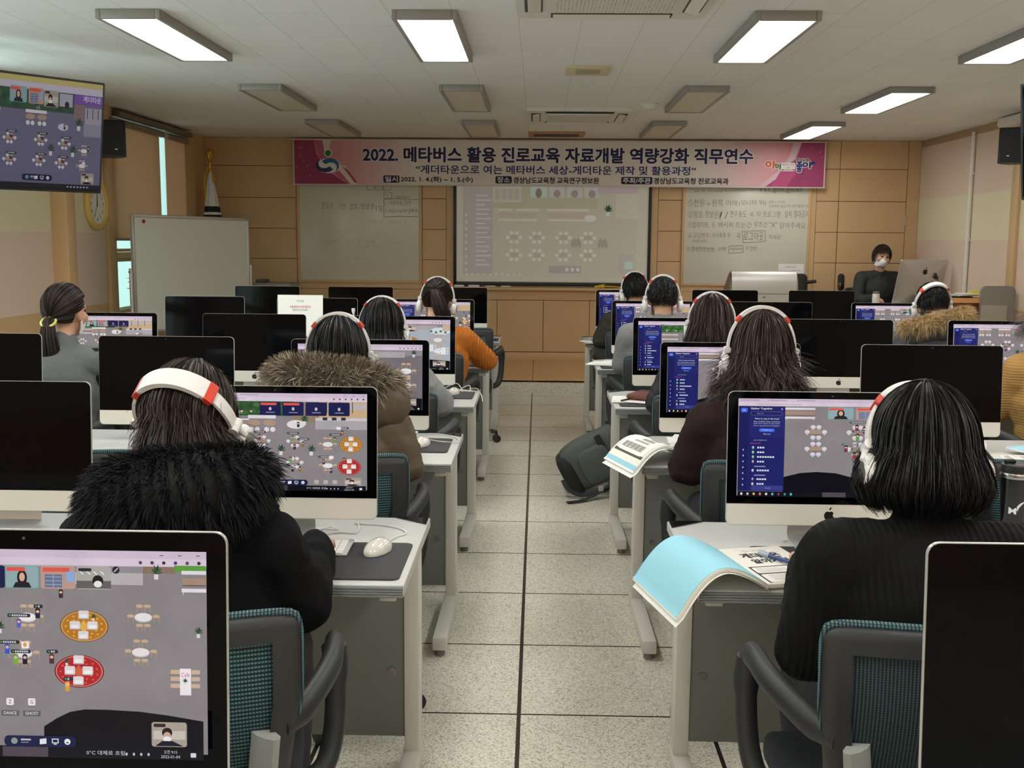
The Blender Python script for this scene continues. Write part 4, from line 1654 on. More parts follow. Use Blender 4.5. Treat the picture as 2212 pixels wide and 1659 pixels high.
# ---- the big near screen (first row at the window side)
def art_near():
    a = base(-353, 1192, 437, 1637)
    x1 = 437
    a.b = (-353, 1192, 437, 1637)
    browser_bits(a)
    a.rect(-353, 1225, 300, 1228, (184, 178, 182))
    a.rect(226, 1226, 300, 1266, (150, 144, 148))
    a.rect(150, 1240, 300, 1266, (188, 182, 184))
    a.rect(300, 1226, 370, 1240, (142, 118, 102))
    plant(a, 329, 1242, 26)
    a.rect(368, 1222, 437, 1236, (96, 160, 64))
    bench(a, 384, 1233, 60, 18)
    for x0, k in ((-150, 'navy'), (-72, 'navyred')):
        thumb(a, x0, 1227, x0 + 73, 1276, k)
    thumb(a, 2, 1227, 75, 1276, 'woman')
    thumb(a, 79, 1227, 154, 1276, 'room')
    thumb(a, 157, 1227, 232, 1276, 'class')
    a.ell(243, 1233, 8, 8, (44, 42, 50), 14)
    a.line([(239, 1237), (247, 1229)], 1.6, (240, 240, 244))
    avatar(a, 123, 1286, 13, (66, 40, 50))
    for x, y in ((50, 1338), (302, 1334), (296, 1410), (42, 1416), (-120, 1340), (-130, 1420)):
        stool_table(a, x, y, 19)
    rug(a, 176, 1354, 53, 35, (190, 122, 36), (226, 176, 84))
    rug(a, 165, 1452, 54, 36, (180, 38, 46), (216, 96, 70))
    rug(a, -260, 1400, 54, 36, (190, 122, 36), (226, 176, 84))
    plant(a, 200, 1334, 13)
    plant(a, 141, 1432, 14)
    plant(a, -2, 1360, 22)
    plant(a, 426, 1364, 20)
    avatar(a, 81, 1324, 15, (40, 38, 62))
    avatar(a, 40, 1346, 13, (90, 96, 190), (70, 80, 170))
    avatar(a, 14, 1402, 15, (60, 92, 200), (60, 92, 200))
    avatar(a, 32, 1424, 15, (120, 180, 60), (100, 160, 60))
    avatar(a, 52, 1424, 15, (34, 30, 60), (34, 30, 60))
    avatar(a, 110, 1422, 15, (86, 50, 60), (96, 60, 50))
    avatar(a, 143, 1482, 14, (220, 160, 60), (230, 180, 80))
    for x, y, w in ((73, 1305, 20), (16, 1325, 50), (-4, 1383, 46), (22, 1403, 44), (100, 1402, 25), (135, 1461, 22)):
        tagbar(a, x, y, w, 8)
    a.rr(46, 1385, 63, 1400, 3, (244, 240, 240))
    a.ell(54, 1392, 4, 5, (230, 160, 70), 10)
    # long table with a potted plant at the edge
    for k in range(3):
        a.rect(367, 1441 + 15 * k, 390, 1450 + 15 * k, (206, 178, 150))
        a.rect(412, 1441 + 15 * k, 430, 1450 + 15 * k, (206, 178, 150))
    a.rect(387, 1438, 411, 1496, (240, 232, 234))
    a.text('Café', 390, 1456, 18, 9, (206, 70, 100))
    plant(a, 398, 1468, 12)
    for x, ch, wd in ((20, 'Z', 'DANCE'), (67, 'G', 'GHOST')):
        a.rr(x - 8, 1509, x + 8, 1527, 3, (120, 116, 120))
        a.rr(x - 8, 1508, x + 8, 1524, 3, (236, 232, 234))
        a.text(ch, x - 3, 1520, 6, 8, (60, 56, 64))
        a.rect(x - 19, 1535, x + 19, 1547, (100, 96, 100))
        a.text(wd, x - 14, 1544, 28, 6.5, (240, 240, 242))
    a.poly([(93, 1569), (120, 1551), (150, 1536), (182, 1530), (230, 1530), (300, 1533), (360, 1540), (437, 1552), (437, 1637), (93, 1637)], (8, 8, 16))
    a.rect(-353, 1612, 437, 1637, (12, 12, 20))
    taskbar(a)
    toolbar(a, 7, 1589, 163, 1613)
    thumb(a, 326, 1554, 402, 1608, 'mask')
    return a


# ---- second screen: zoomed-out plan without the side panel
def art_plan(x0, y0, x1, y1, kind=0):
    a = base(x0, y0, x1, y1, 0.085)
    W_, H_ = x1 - x0, y1 - y0
    X = lambda f: x0 + W_ * f
    Y = lambda f: y0 + H_ * f
    browser_bits(a)
    a.rect(x0, Y(0.085), X(0.60), Y(0.235), (52, 88, 50))
    for k in range(26):
        a.ell(X(0.01 + 0.6 * ((k * 37) % 26) / 26), Y(0.10 + 0.11 * ((k * 17) % 26) / 26), W_ * 0.02, H_ * 0.022, ((62, 104, 58), (44, 78, 46), (76, 120, 66))[k % 3], 8)
    for k in range(12):
        xx = X(0.02 + 0.05 * k)
        a.rect(xx, Y(0.085), xx + W_ * 0.002, Y(0.185), (24, 34, 26))
        a.ell(xx, Y(0.19), W_ * 0.006, H_ * 0.010, (236, 214, 150), 8)
    a.rect(X(0.60), Y(0.085), X(0.74), Y(0.30), (150, 128, 108))
    a.rect(X(0.74), Y(0.085), x1, Y(0.26), (206, 176, 136))
    a.rect(X(0.74), Y(0.105), x1, Y(0.165), (192, 184, 184))
    for k in range(3):
        a.rect(X(0.78 + 0.07 * k), Y(0.085), X(0.784 + 0.07 * k), Y(0.20), (40, 36, 40))
    a.rect(X(0.72), Y(0.27), x1, Y(0.37), (176, 170, 174))
    a.rect(X(0.72), Y(0.25), x1, Y(0.28), (208, 202, 206))
    for k in range(3):
        a.rect(X(0.76 + 0.05 * k), Y(0.245), X(0.785 + 0.05 * k), Y(0.275), (54, 48, 52))
    plant(a, X(0.66), Y(0.29), W_ * 0.05)
    if kind == 0:
        for k, kd in enumerate(('navyred', 'navyred', 'navy', 'navy')):
            xx = X(0.417 + 0.125 * k)
            thumb(a, xx, Y(0.09), xx + W_ * 0.115, Y(0.23), kd)
    else:
        for k, kd in enumerate(('woman', 'room', 'navy', 'navy')):
            xx = X(0.30 + 0.115 * k)
            thumb(a, xx, Y(0.09), xx + W_ * 0.105, Y(0.21), kd)
    a.text('3조', X(0.29), Y(0.215), W_ * 0.03, H_ * 0.032, (220, 224, 216))
    for k in range(2):
        bench(a, X(0.06 + 0.17 * k), Y(0.265), W_ * 0.13, H_ * 0.035)
    round_tables(a, X(0.43), Y(0.305), W_ * 0.042)
    a.ell(X(0.615), Y(0.32), W_ * 0.05, H_ * 0.045, (232, 226, 228), 18)
    avatar(a, X(0.628), Y(0.32), W_ * 0.02, (50, 46, 54))
    for cx, cy in ((0.25, 0.52), (0.43, 0.50), (0.61, 0.50), (0.25, 0.73), (0.43, 0.72), (0.61, 0.72)):
        chairs6(a, X(cx), Y(cy), W_ * 0.027)
    for cx in (0.535, 0.70):
        plant(a, X(cx), Y(0.60), W_ * 0.05)
    stool_table(a, X(0.79), Y(0.52), W_ * 0.027)
    stool_table(a, X(0.79), Y(0.74), W_ * 0.027)
    cols = ((120, 60, 80), (60, 60, 120), (90, 170, 70), (50, 50, 60), (150, 110, 50))
    for k, (cx, cy) in enumerate(((0.42, 0.45), (0.46, 0.55), (0.60, 0.46), (0.61, 0.55), (0.655, 0.52), (0.41, 0.68), (0.43, 0.78), (0.59, 0.68), (0.60, 0.78), (0.64, 0.78), (0.77, 0.70), (0.81, 0.79), (0.83, 0.47), (0.88, 0.68), (0.87, 0.40))):
        avatar(a, X(cx), Y(cy), W_ * 0.02, cols[k % 5])
        if k % 2 == 0:
            tagbar(a, X(cx) - W_ * 0.03, Y(cy) - H_ * 0.062, W_ * 0.065, H_ * 0.022)
    rug(a, X(0.918), Y(0.52), W_ * 0.062, H_ * 0.085, (190, 122, 36), (226, 176, 84))
    rug(a, X(0.91), Y(0.75), W_ * 0.064, H_ * 0.085, (180, 38, 46), (216, 96, 70))
    a.rr(X(0.84), Y(0.335), X(0.865), Y(0.365), H_ * 0.01, (240, 236, 238))
    a.rr(X(0.80), Y(0.635), X(0.825), Y(0.668), H_ * 0.01, (244, 238, 236))
    a.rect(x0, Y(0.945), x1, y1, (12, 12, 20))
    taskbar(a)
    toolbar(a, X(0.485), Y(0.885), X(0.685), Y(0.945))
    for k in range(3):
        a.rr(X(0.72 + 0.05 * k), Y(0.885), X(0.745 + 0.05 * k), Y(0.925), H_ * 0.01, (186, 180, 184))
    thumb(a, X(0.885), Y(0.86), X(0.975), Y(0.945), 'mask')
    return a


def art_rugs(x0, y0, x1, y1, pale=False):
    """closer view of the plan: two rugs, oval tables, black lower edge"""
    a = base(x0, y0, x1, y1, 0.085, (122, 116, 120) if not pale else (176, 182, 190))
    W_, H_ = x1 - x0, y1 - y0
    X = lambda f: x0 + W_ * f
    Y = lambda f: y0 + H_ * f
    browser_bits(a)
    a.rect(X(0.42), Y(0.085), x1, Y(0.17), (150, 144, 148))
    a.rect(X(0.60), Y(0.115), X(0.86), Y(0.20), (176, 170, 172))
    plant(a, X(0.93), Y(0.15), W_ * 0.05)
    for k, kd in enumerate(('woman', 'room', 'class', 'mask')):
        xx = X(0.06 + 0.15 * k)
        thumb(a, xx, Y(0.10), xx + W_ * 0.14, Y(0.235), kd)
    rug(a, X(0.57), Y(0.445), W_ * 0.105, H_ * 0.10, (180, 110, 40), (216, 166, 84))
    rug(a, X(0.565), Y(0.66), W_ * 0.105, H_ * 0.10, (170, 38, 46), (206, 96, 70))
    for cy in (0.40, 0.62):
        stool_table(a, X(0.87), Y(cy), W_ * 0.045)
        stool_table(a, X(0.30), Y(cy), W_ * 0.045)
    avatar(a, X(0.43), Y(0.36), W_ * 0.03, (40, 38, 50))
    avatar(a, X(0.50), Y(0.26), W_ * 0.03, (40, 38, 50))
    tagbar(a, X(0.38), Y(0.31), W_ * 0.09, H_ * 0.03)
    if pale:
        for cx, cy in ((0.80, 0.56), (0.93, 0.62)):
            a.rect(X(cx - 0.025), Y(cy - 0.07), X(cx + 0.025), Y(cy + 0.07), (232, 236, 240))
            for k in range(3):
                a.ell(X(cx - 0.045), Y(cy - 0.05 + 0.05 * k), W_ * 0.014, H_ * 0.016, (214, 220, 226), 8)
                a.ell(X(cx + 0.045), Y(cy - 0.05 + 0.05 * k), W_ * 0.014, H_ * 0.016, (214, 220, 226), 8)
        a.ell(X(0.90), Y(0.22), W_ * 0.11, H_ * 0.07, (214, 226, 232), 18)
        for k in range(4):
            plant(a, X(0.80 + 0.05 * k), Y(0.25 + 0.02 * (k % 2)), W_ * 0.035)
        a.rect(X(0.92), Y(0.09), x1, Y(0.22), (206, 180, 156))
    dark_hill(a, [(X(0.28), Y(0.88)), (X(0.40), Y(0.82)), (X(0.55), Y(0.79)), (X(0.70), Y(0.78)), (X(0.85), Y(0.80)), (x1, Y(0.82)), (x1, y1), (X(0.28), y1)])
    taskbar(a)
    thumb(a, X(0.82), Y(0.82), X(0.955), Y(0.93), 'mask')
    return a


def art_side(x0, y0, x1, y1, kind=0):
    """plan with the dark blue program panel along one side"""
    a = base(x0, y0, x1, y1)
    W_, H_ = x1 - x0, y1 - y0
    X = lambda f: x0 + W_ * f
    Y = lambda f: y0 + H_ * f
    browser_bits(a)
    if kind == 0:
        bench(a, X(0.245), Y(0.09), W_ * 0.165, H_ * 0.043)
        for k, kd in enumerate(('woman', 'room', 'class', 'class', 'mask')):
            xx = X(0.477 + 0.148 * k - (0.0 if k < 2 else 0.004))
            thumb(a, xx, Y(0.082), xx + W_ * 0.138, Y(0.205), kd)
        for j in range(2):
            for i in range(4):
                chairs6(a, X(0.415 + 0.222 * i), Y(0.345 + 0.172 * j), W_ * 0.034)
        plant(a, X(0.727), Y(0.44), W_ * 0.085)
        cols = ((120, 60, 80), (60, 50, 90), (90, 170, 70), (190, 60, 70), (150, 110, 50))
        for k, (cx, cy) in enumerate(((0.63, 0.29), (0.67, 0.31), (0.635, 0.38), (0.62, 0.57), (0.655, 0.57), (0.575, 0.50), (0.845, 0.29), (0.885, 0.34), (0.81, 0.42), (0.80, 0.52), (0.83, 0.57))):
            avatar(a, X(cx), Y(cy), W_ * 0.026, cols[k % 5])
        for cx, cy in ((0.59, 0.225), (0.605, 0.315), (0.55, 0.45), (0.60, 0.497), (0.82, 0.225), (0.78, 0.455)):
            tagbar(a, X(cx), Y(cy), W_ * 0.09, H_ * 0.017)
        dark_hill(a, [(X(0.24), Y(0.80)), (X(0.33), Y(0.755)), (X(0.42), Y(0.742)), (X(0.52), Y(0.752)), (X(0.62), Y(0.80)), (X(0.71), Y(0.858)), (X(0.71), Y(0.97)), (X(0.24), Y(0.97))])
        for dx, dy in ((0.773, 0.735), (0.745, 0.775), (0.773, 0.775), (0.801, 0.775)):
            a.rr(X(dx - 0.011), Y(dy - 0.016), X(dx + 0.011), Y(dy + 0.016), 0.008 * H_, (220, 214, 218))
        a.rect(X(0.715), Y(0.80), X(0.87), Y(0.824), (100, 96, 100))
        a.text('MOVE', X(0.80), Y(0.82), W_ * 0.05, H_ * 0.016, (240, 240, 242))
        toolbar(a, X(0.725), Y(0.935) - 0.05 * H_, X(0.97), Y(0.94))
    elif kind == 1:
        a.rect(X(0.245), Y(0.075), x1, Y(0.22), (58, 96, 52))
        for k in range(30):
            a.ell(X(0.26 + 0.72 * ((k * 37) % 30) / 30), Y(0.09 + 0.11 * ((k * 17) % 30) / 30), W_ * 0.025, H_ * 0.028, ((70, 118, 62), (48, 84, 48), (86, 134, 72))[k % 3], 8)
        for k in range(7):
            a.ell(X(0.30 + 0.1 * k), Y(0.19), W_ * 0.008, H_ * 0.012, (236, 214, 150), 8)
        thumb(a, X(0.55), Y(0.082), X(0.70), Y(0.20), 'woman')
        bench(a, X(0.25), Y(0.26), W_ * 0.17, H_ * 0.04)
        round_tables(a, X(0.62), Y(0.30), W_ * 0.05)
        for i in range(3):
            chairs6(a, X(0.36 + 0.22 * i), Y(0.52), W_ * 0.04)
            chairs6(a, X(0.36 + 0.22 * i), Y(0.73), W_ * 0.04)
    else:
        for i in range(3):
            round_tables(a, X(0.33 + 0.2 * i), Y(0.15), W_ * 0.035)
        a.rect(X(0.80), Y(0.075), x1, Y(0.22), (206, 176, 136))
        thumb(a, X(0.60), Y(0.082), X(0.72), Y(0.19), 'woman')
        thumb(a, X(0.73), Y(0.082), X(0.85), Y(0.19), 'room')
        plan_items(a, X(0.36), Y(0.42), W_ * 0.052)
        rug(a, X(0.93), Y(0.5), W_ * 0.05, H_ * 0.075, (180, 110, 40), (216, 166, 84))
        rug(a, X(0.93), Y(0.70), W_ * 0.05, H_ * 0.075, (170, 38, 46), (206, 96, 70))
    sidebar(a)
    taskbar(a, right=False)
    return a


# ---- computers, row by row
_todo = []


def later(*a, **k):
    _todo.append((a, k))


BLK = 'all-in-one computer with a black screen, '
ON = 'all-in-one computer showing '
later('L', 0, 0, 'big computer at the bottom corner showing two rugs and DANCE, GHOST keys', dx=0.012, art=art_near())
later('R', 0, 0, BLK + 'cut by the picture corner behind the bobbed woman', dx=0.018, dy=-0.0)
later('L', 1, 0, ON + 'a bird\'s-eye room plan in front of the woman in black fur', art=art_plan(411, 856, 802, 1068, 0))
later('L', 1, 1, BLK + 'beside the black fur coat at the picture edge', dy=0.04)
later('R', 1, 0, ON + 'a blue panel and table plan in front of the bobbed woman', dx=0.008, art=art_side(1594, 878, 1994, 1095, 0))
later('L', 2, 0, ON + 'two rugs and a black lower edge, beside the brown fur hood', dy=-0.02, art=art_rugs(640, 748, 910, 892))
later('L', 2, 1, BLK + 'beyond the white headband of the woman in black fur', dy=0.03)
later('L', 2, 2, BLK + 'at the picture edge beside the grey vest', dx=-0.02, dy=0.09)
later('R', 2, 0, ON + 'a blue panel, beside the sleeve of the brown coat', dx=-0.012, art=art_side(1447, 768, 1720, 915, 0))
later('R', 2, 1, BLK + 'with a pale reflection, beyond the bobbed woman', dy=-0.02, dx=-0.02)
later('L', 3, 0, ON + 'a pale glaring plan beside the grey hooded sleeve', dy=-0.05, art=art_rugs(775, 692, 980, 800, True))
later('L', 3, 1, BLK + 'beyond the brown fur hood, next to the paper notice')
later('L', 3, 2, ON + 'a plan with dark hedge in front of the ponytailed woman', art=art_plan(178, 684, 342, 775, 1))
later('R', 3, 0, ON + 'a blue panel and green hedge beside the woman in black', art=art_side(1385, 698, 1600, 805, 1))
later('R', 3, 1, BLK + 'with a mouse before it, beside the brown hair waves', dx=0.01)
later('R', 3, 2, ON + 'the top of a plan, next to the tan jacket', dx=0.03, art=art_side(2052, 702, 2260, 810, 2))
later('L', 4, 0, ON + 'a room plan in front of the woman in the orange sweater', dy=-0.03, art=art_side(870, 652, 1015, 735, 2))
later('L', 4, 1, BLK + 'with a printed paper notice stuck on it')
later('L', 4, 2, BLK + 'largest dark one before the mobile whiteboard', dy=0.07)
later('R', 4, 0, ON + 'a blue panel in front of the man in the grey cardigan', art=art_side(1332, 658, 1487, 742, 2))
later('R', 4, 1, BLK + 'below the silver lectern', dx=0.0)
later('R', 4, 2, ON + 'a narrow blue strip in front of the tan fur hood', dx=0.0, art=art_side(1847, 660, 2000, 742, 2))
later('L', 5, 0, BLK + 'at the empty aisle desk past the orange sweater', dy=0.04)
later('L', 5, 1, BLK + 'under the wall whiteboard, just before the stage')
later('L', 5, 2, BLK + 'under the grey cabinet, just before the stage')
later('R', 5, 0, ON + 'a blue panel in front of the person in dark olive', dx=-0.02, dy=-0.15, art=art_side(1297, 634, 1420, 706, 2))
later('R', 5, 1, BLK + 'half hiding the aisle side of the silver lectern')
later('R', 5, 2, BLK + 'between the silver lectern and the instructor', dy=0.03)
for a, k in [q for q in _todo if 'art' not in q[1]] + [q for q in _todo if 'art' in q[1]]:
    computer(*a, **k)
# ================================================================== FRONT OF THE ROOM
M_print = attr_mat('printed_cloth', rough=0.55, spec=0.3)
M_board = mat('whiteboard_enamel', (212, 208, 194), 0.22, spec=0.5)
M_ink = attr_mat('marker_ink', rough=0.6)
M_paper = mat('white_paper', (236, 236, 230), 0.7)
PZ = lambda px, py: 1.5 + (522 + 0.0079 * (px - 1163) - py) / 190.9     # height on the front wall


def wall_board(label, x0, x1, z0, z1, art):
    t = thing('whiteboard', label, 'whiteboard', ((x0 + x1) / 2, YF - 0.006, (z0 + z1) / 2), group='wall whiteboards')
    w, h = x1 - x0, z1 - z0
    bm = bmesh.new()
    bm_box(bm, (0, -0.008, 0), (w, 0.014, h), bevel=0.002)
    obj('board_surface', bm, M_board, t)
    bm = bmesh.new()
    f = 0.03
    for sx in (-1, 1):
        bm_box(bm, (sx * (w / 2 + f / 2), -0.010, 0), (f, 0.02, h + 2 * f), bevel=0.003)
    for sz in (-1, 1):
        bm_box(bm, (0, -0.010, sz * (h / 2 + f / 2)), (w, 0.02, f), bevel=0.003)
    obj('board_frame', bm, M_wood, t)
    art.build('marker_writing', w, h, M_ink, t, M=Matrix.Translation((0, -0.0155, 0)))
    return t


INK = (84, 82, 82)
FAINT = (176, 172, 162)
a = Art(648, 365, 910, 607)
for s, x, y, w, h in (('윈도우', 697, 451, 26, 14), ('기반', 733, 452, 17, 13), ('암호', 759, 452, 17, 13), ('정보원', 783, 452, 29, 14), ('1!', 816, 455, 7, 12), ('홍', 824, 458, 7, 14)):
    a.text(s, x, y, w, h, INK, bold=-0.012, rot=-0.03)
a.line([(833, 430), (833, 468), (872, 466), (909, 467)], 1.0, INK)
a.line([(833, 430), (860, 428), (909, 430)], 0.8, INK)
a.text('"메타버스"', 858, 429, 34, 8, INK, bold=-0.012)
a.text('1. 크로미움 검색', 836, 442, 56, 10, INK, bold=-0.012)
a.text('2. https://url.kr/gh8tsb', 836, 461, 72, 11, INK, bold=-0.012, rot=-0.02)
for x in (797, 816, 833):
    a.line([(x, 400), (x, 410), (x + 15, 409), (x + 16, 400)], 0.8, INK)
a.line([(834, 414), (850, 414), (851, 427), (834, 428), (834, 414)], 0.8, INK)
a.line([(836, 416), (843, 424)], 0.9, INK)
for s, x, y, w, h in (('1022.1.4', 800, 480, 30, 6), ('~ 2022. 1. 5', 835, 481, 45, 6), ('교감/공학', 696, 527, 34, 9), ('고교', 750, 528, 18, 10), ('과정', 790, 527, 22, 9), ('연수', 852, 528, 22, 6), ('아이디', 748, 500, 22, 8), ('암호', 754, 546, 12, 6), ('로그인', 766, 562, 30, 6)):
    a.text(s, x, y, w, h, FAINT, bold=-0.012)
a.line([(778, 514), (776, 533), (830, 530)], 0.7, FAINT)
wall_board('wall whiteboard under the window end of the banner, with a boxed web address note', PX(648), PX(910), PZ(780, 606), 2.3, a)

a = Art(1489, 370, 1757, 612)
W_ = [('6명  4명  오면 코레메  표시 (위아이편집소목)', 1509, 416, 128, 6), ('111.gne.go.kr', 1652, 415, 92, 13),
      ('①전원', 1495, 445, 35, 15), ('→', 1533, 443, 10, 7), ('왼쪽', 1547, 444, 24, 14), ('아래', 1578, 444, 24, 13), ('(모니터 뒤)', 1606, 444, 58, 13),
      ('뒤돌아 보시면', 1670, 437, 34, 6), ('전원버튼 보입니다 (연두불들어옴)', 1671, 448, 88, 8),
      ('②암호:', 1496, 470, 35, 15), ('정보원1', 1533, 470, 32, 16), ('/', 1576, 471, 7, 15), ('연수용도', 1587, 468, 36, 15), ('외', 1631, 467, 7, 11),
      ('타 프로그램', 1646, 467, 50, 13), ('설치 절대금지', 1706, 468, 52, 15),
      ('③업데이트', 1495, 491, 46, 13), ('등', 1548, 490, 7, 11), ('메시지', 1563, 490, 31, 12), ('뜨는건', 1600, 490, 34, 12), ('무조건', 1640, 489, 28, 12), ('"X"', 1673, 489, 18, 11), ('닫아주세요.', 1697, 491, 58, 13),
      ('④ 교감연수:', 1497, 513, 48, 11), ('(10월 6일)', 1507, 524, 32, 8), ('아이톡톡 후', 1550, 513, 40, 11), ('꼭', 1603, 514, 8, 12), ('로그아웃', 1618, 518, 44, 19), ('하세요!', 1673, 515, 28, 11),
      ('⑤ 한영전환방법:', 1494, 542, 63, 10), ('오른쪽', 1563, 541, 18, 8), ('option', 1591, 541, 25, 9), ('키 한번', 1624, 541, 24, 11)]
rnd = random.Random(3)
for s, x, y, w, h in W_:
    a.text(s, x, y, w, h, INK, bold=-0.012, rot=rnd.uniform(-0.02, 0.02))
a.line([(1569, 456), (1566, 468)], 2.0, (30, 30, 34))
a.ell(1566, 471, 1.2, 1.2, (30, 30, 34), 8)
a.line([(1615, 498), (1665, 496), (1666, 520), (1618, 523), (1615, 498)], 0.8, INK)
a.line([(1588, 530), (1618, 529), (1619, 544), (1587, 546), (1588, 530)], 0.8, INK)
wall_board('wall whiteboard full of numbered handwritten lines, by the lectern', PX(1489), PX(1755), PZ(1620, 613), 2.3, a)
t = thing('paper_notice', 'white printed paper sheet stuck on the lower corner of the written whiteboard', 'paper', (PX(1723), YF - 0.024, PZ(1723, 590)))
bm = bmesh.new()
bm_box(bm, (0, 0, 0), (0.29, 0.0012, 0.21))
obj('sheet', bm, M_paper, t)
a = Art(0, 0, 100, 72)
a.text('이 컴퓨터 사용 안내', 26, 16, 44, 7, (80, 80, 84))
a.text('전원을 꼭 꺼주세요', 52, 28, 38, 4.5, (110, 110, 114))
a.rect(40, 46, 82, 47.5, (130, 130, 134))
a.rect(30, 54, 62, 55.5, (150, 150, 154))
a.build('print', 0.29, 0.21, M_ink, t, M=Matrix.Translation((0, -0.0008, 0)))

# projection screen in its black frame
t = thing('projection_screen', 'big pale projection screen in a black frame, showing a faint room plan', 'projection screen', (PX(1201), YF - 0.03, 0))
zb, zt = PZ(1200, 612), 2.33
w = PX(1416) - PX(986)
bm = bmesh.new()
bm_box(bm, (0, 0, (zb + zt) / 2), (w - 0.06, 0.02, zt - zb))
sur = obj('screen_surface', bm, mat('screen_white', (200, 196, 180), 0.6), t)
bm = bmesh.new()
for sx in (-1, 1):
    bm_box(bm, (sx * (w / 2 - 0.016), -0.008, (zb + zt) / 2), (0.034, 0.034, zt - zb + 0.04), bevel=0.003)
bm_box(bm, (0, -0.008, zb - 0.012), (w, 0.034, 0.04), bevel=0.003)
bm_box(bm, (0, -0.008, zt), (w, 0.034, 0.04), bevel=0.003)
obj('screen_frame', bm, M_black_plastic, t)
BG, LT, DK = (196, 193, 178), (214, 212, 202), (180, 176, 166)
a = Art(992, 375, 1410, 606)
a.rect(992, 375, 1410, 606, (200, 197, 182))
a.rect(1006, 408, 1386, 596, BG)
a.rect(1006, 408, 1071, 590, (186, 178, 176))
a.rect(1075, 375, 1386, 385, (226, 222, 168))
a.rect(1006, 385, 1386, 400, (214, 222, 212))
a.rect(1071, 408, 1300, 455, (188, 186, 160))
a.rect(1071, 411, 1133, 443, (202, 198, 188))
for k in range(4):
    a.rect(1076 + 14 * k, 416, 1087 + 14 * k, 438, (190, 184, 176))
a.rect(1153, 411, 1190, 433, (190, 212, 206))
a.ell(1171, 424, 7, 10, (148, 130, 126), 12)
for x in (1194, 1232, 1270):
    a.rect(x, 411, x + 34, 433, (198, 200, 204))
    a.ell(x + 17, 425, 8, 8, (168, 152, 150), 10)
a.rect(1300, 412, 1386, 424, (196, 178, 190))
a.rect(1340, 424, 1386, 475, (206, 200, 186))
for x in (1082, 1124, 1190, 1232):
    a.rect(x, 456, x + 48 if x > 1100 else x + 30, 461, LT)
    a.rect(x + 2, 465, x + 40, 474, (198, 184, 170))
    a.rect(x, 477, x + 44, 481, LT)
a.ell(1284, 475, 13, 7, (220, 222, 216), 16)
plant(a, 1322, 462, 20)
for j in range(2):
    for x in (1118, 1168, 1226, 1280):
        for dx, dy in ((-6, -9), (6, -9), (-14, 0), (14, 0), (-6, 9), (6, 9)):
            a.ell(x + dx, 515 + 36 * j + dy, 4.6, 4, (218, 217, 210), 10)
        a.rect(x - 8, 510 + 36 * j, x + 8, 519 + 36 * j, (190, 180, 168))
for x in (1254, 1312):
    for k in range(5):
        a.ell(x - 8 + 4 * k, 528 - 4 * (k % 2), 3, 9, (168, 168, 156), 8)
for k in range(16):
    a.rect(1034, 428 + 9.5 * k, 1034 + (26, 34, 20, 30)[k % 4], 431 + 9.5 * k, (210, 208, 208))
for k in range(9):
    a.ell(1013, 470 + 14 * k, 2.6, 3, (212, 210, 214), 8)
a.rr(1194, 573, 1266, 588, 5, (176, 170, 170))
for k in range(3):
    a.rect(1231 + 12 * k, 577, 1238 + 12 * k, 584, (216, 216, 214))
a.rect(1347, 548, 1380, 590, (190, 186, 180))
a.rect(1361, 563, 1379, 578, (190, 216, 208))
for k in range(10):
    a.ell(1014 + 13 * k, 592, 2.6, 2.6, (216, 214, 210), 8)
proj_mat = attr_mat('projected_picture', rough=0.6, emit=0.15)
a.build('projected_plan', w - 0.07, zt - zb - 0.03, proj_mat, sur, M=Matrix.Translation((0, -0.0105, (zb + zt) / 2)))
# things on the chalk ledge
for px, lab in ((993, 'white board eraser on the ledge under the corner of the projection screen'), (1025, 'white board eraser on the ledge, second from the screen corner')):
    bm = bmesh.new()
    bm_box(bm, (0, 0, 0.012), (0.13 if px > 1000 else 0.11, 0.05, 0.024), bevel=0.006)
    e = thing('board_eraser', lab, 'eraser', (PX(px + 6), YF - 0.065, 0.9795), group='board erasers on the ledge')
    obj('eraser_body', bm, M_white_plastic, e)
    bm = bmesh.new()
    bm_box(bm, (0, 0, 0.003), (0.105, 0.046, 0.005))
    obj('eraser_felt', bm, mat('felt', (70, 74, 84), 0.9), e)
for px, lab in ((1068, 'white chalk pen lying on the ledge under the projection screen'), (1102, 'white chalk pen on the ledge, further along from the erasers')):
    bm = bmesh.new()
    bm_tube(bm, [(-0.06, 0, 0.009), (0.04, 0, 0.009), (0.045, 0, 0.009), (0.06, 0, 0.009)], [0.009, 0.009, 0.007, 0.005], 10)
    tag(obj('marker_pen', bm, M_white_plastic, loc=(PX(px), YF - 0.065, 0.9795)), lab, 'pen', 'marker pens on the ledge')
bm = bmesh.new()
bm_tube(bm, [(-0.09, 0, 0.012), (-0.02, 0, 0.02), (0.02, 0, 0.024), (0.03, 0, 0.02)], [0.012, 0.018, 0.022, 0.006], 12)
bm_tube(bm, [(0.02, 0, 0.022), (0.36, 0, 0.008)], [0.007, 0.004], 8)
tag(obj('pointer_stick', bm, mat('yellow_plastic', (226, 186, 40), 0.4), loc=(PX(1312), YF - 0.085, 0.9795)), 'yellow pointer stick lying on the ledge under the projection screen', 'pointer')

# ---- banner
NV = (38, 38, 84)
a = Art(638, 303, 1780, 404)
a.rect(638, 303, 1780, 404, (206, 196, 192))
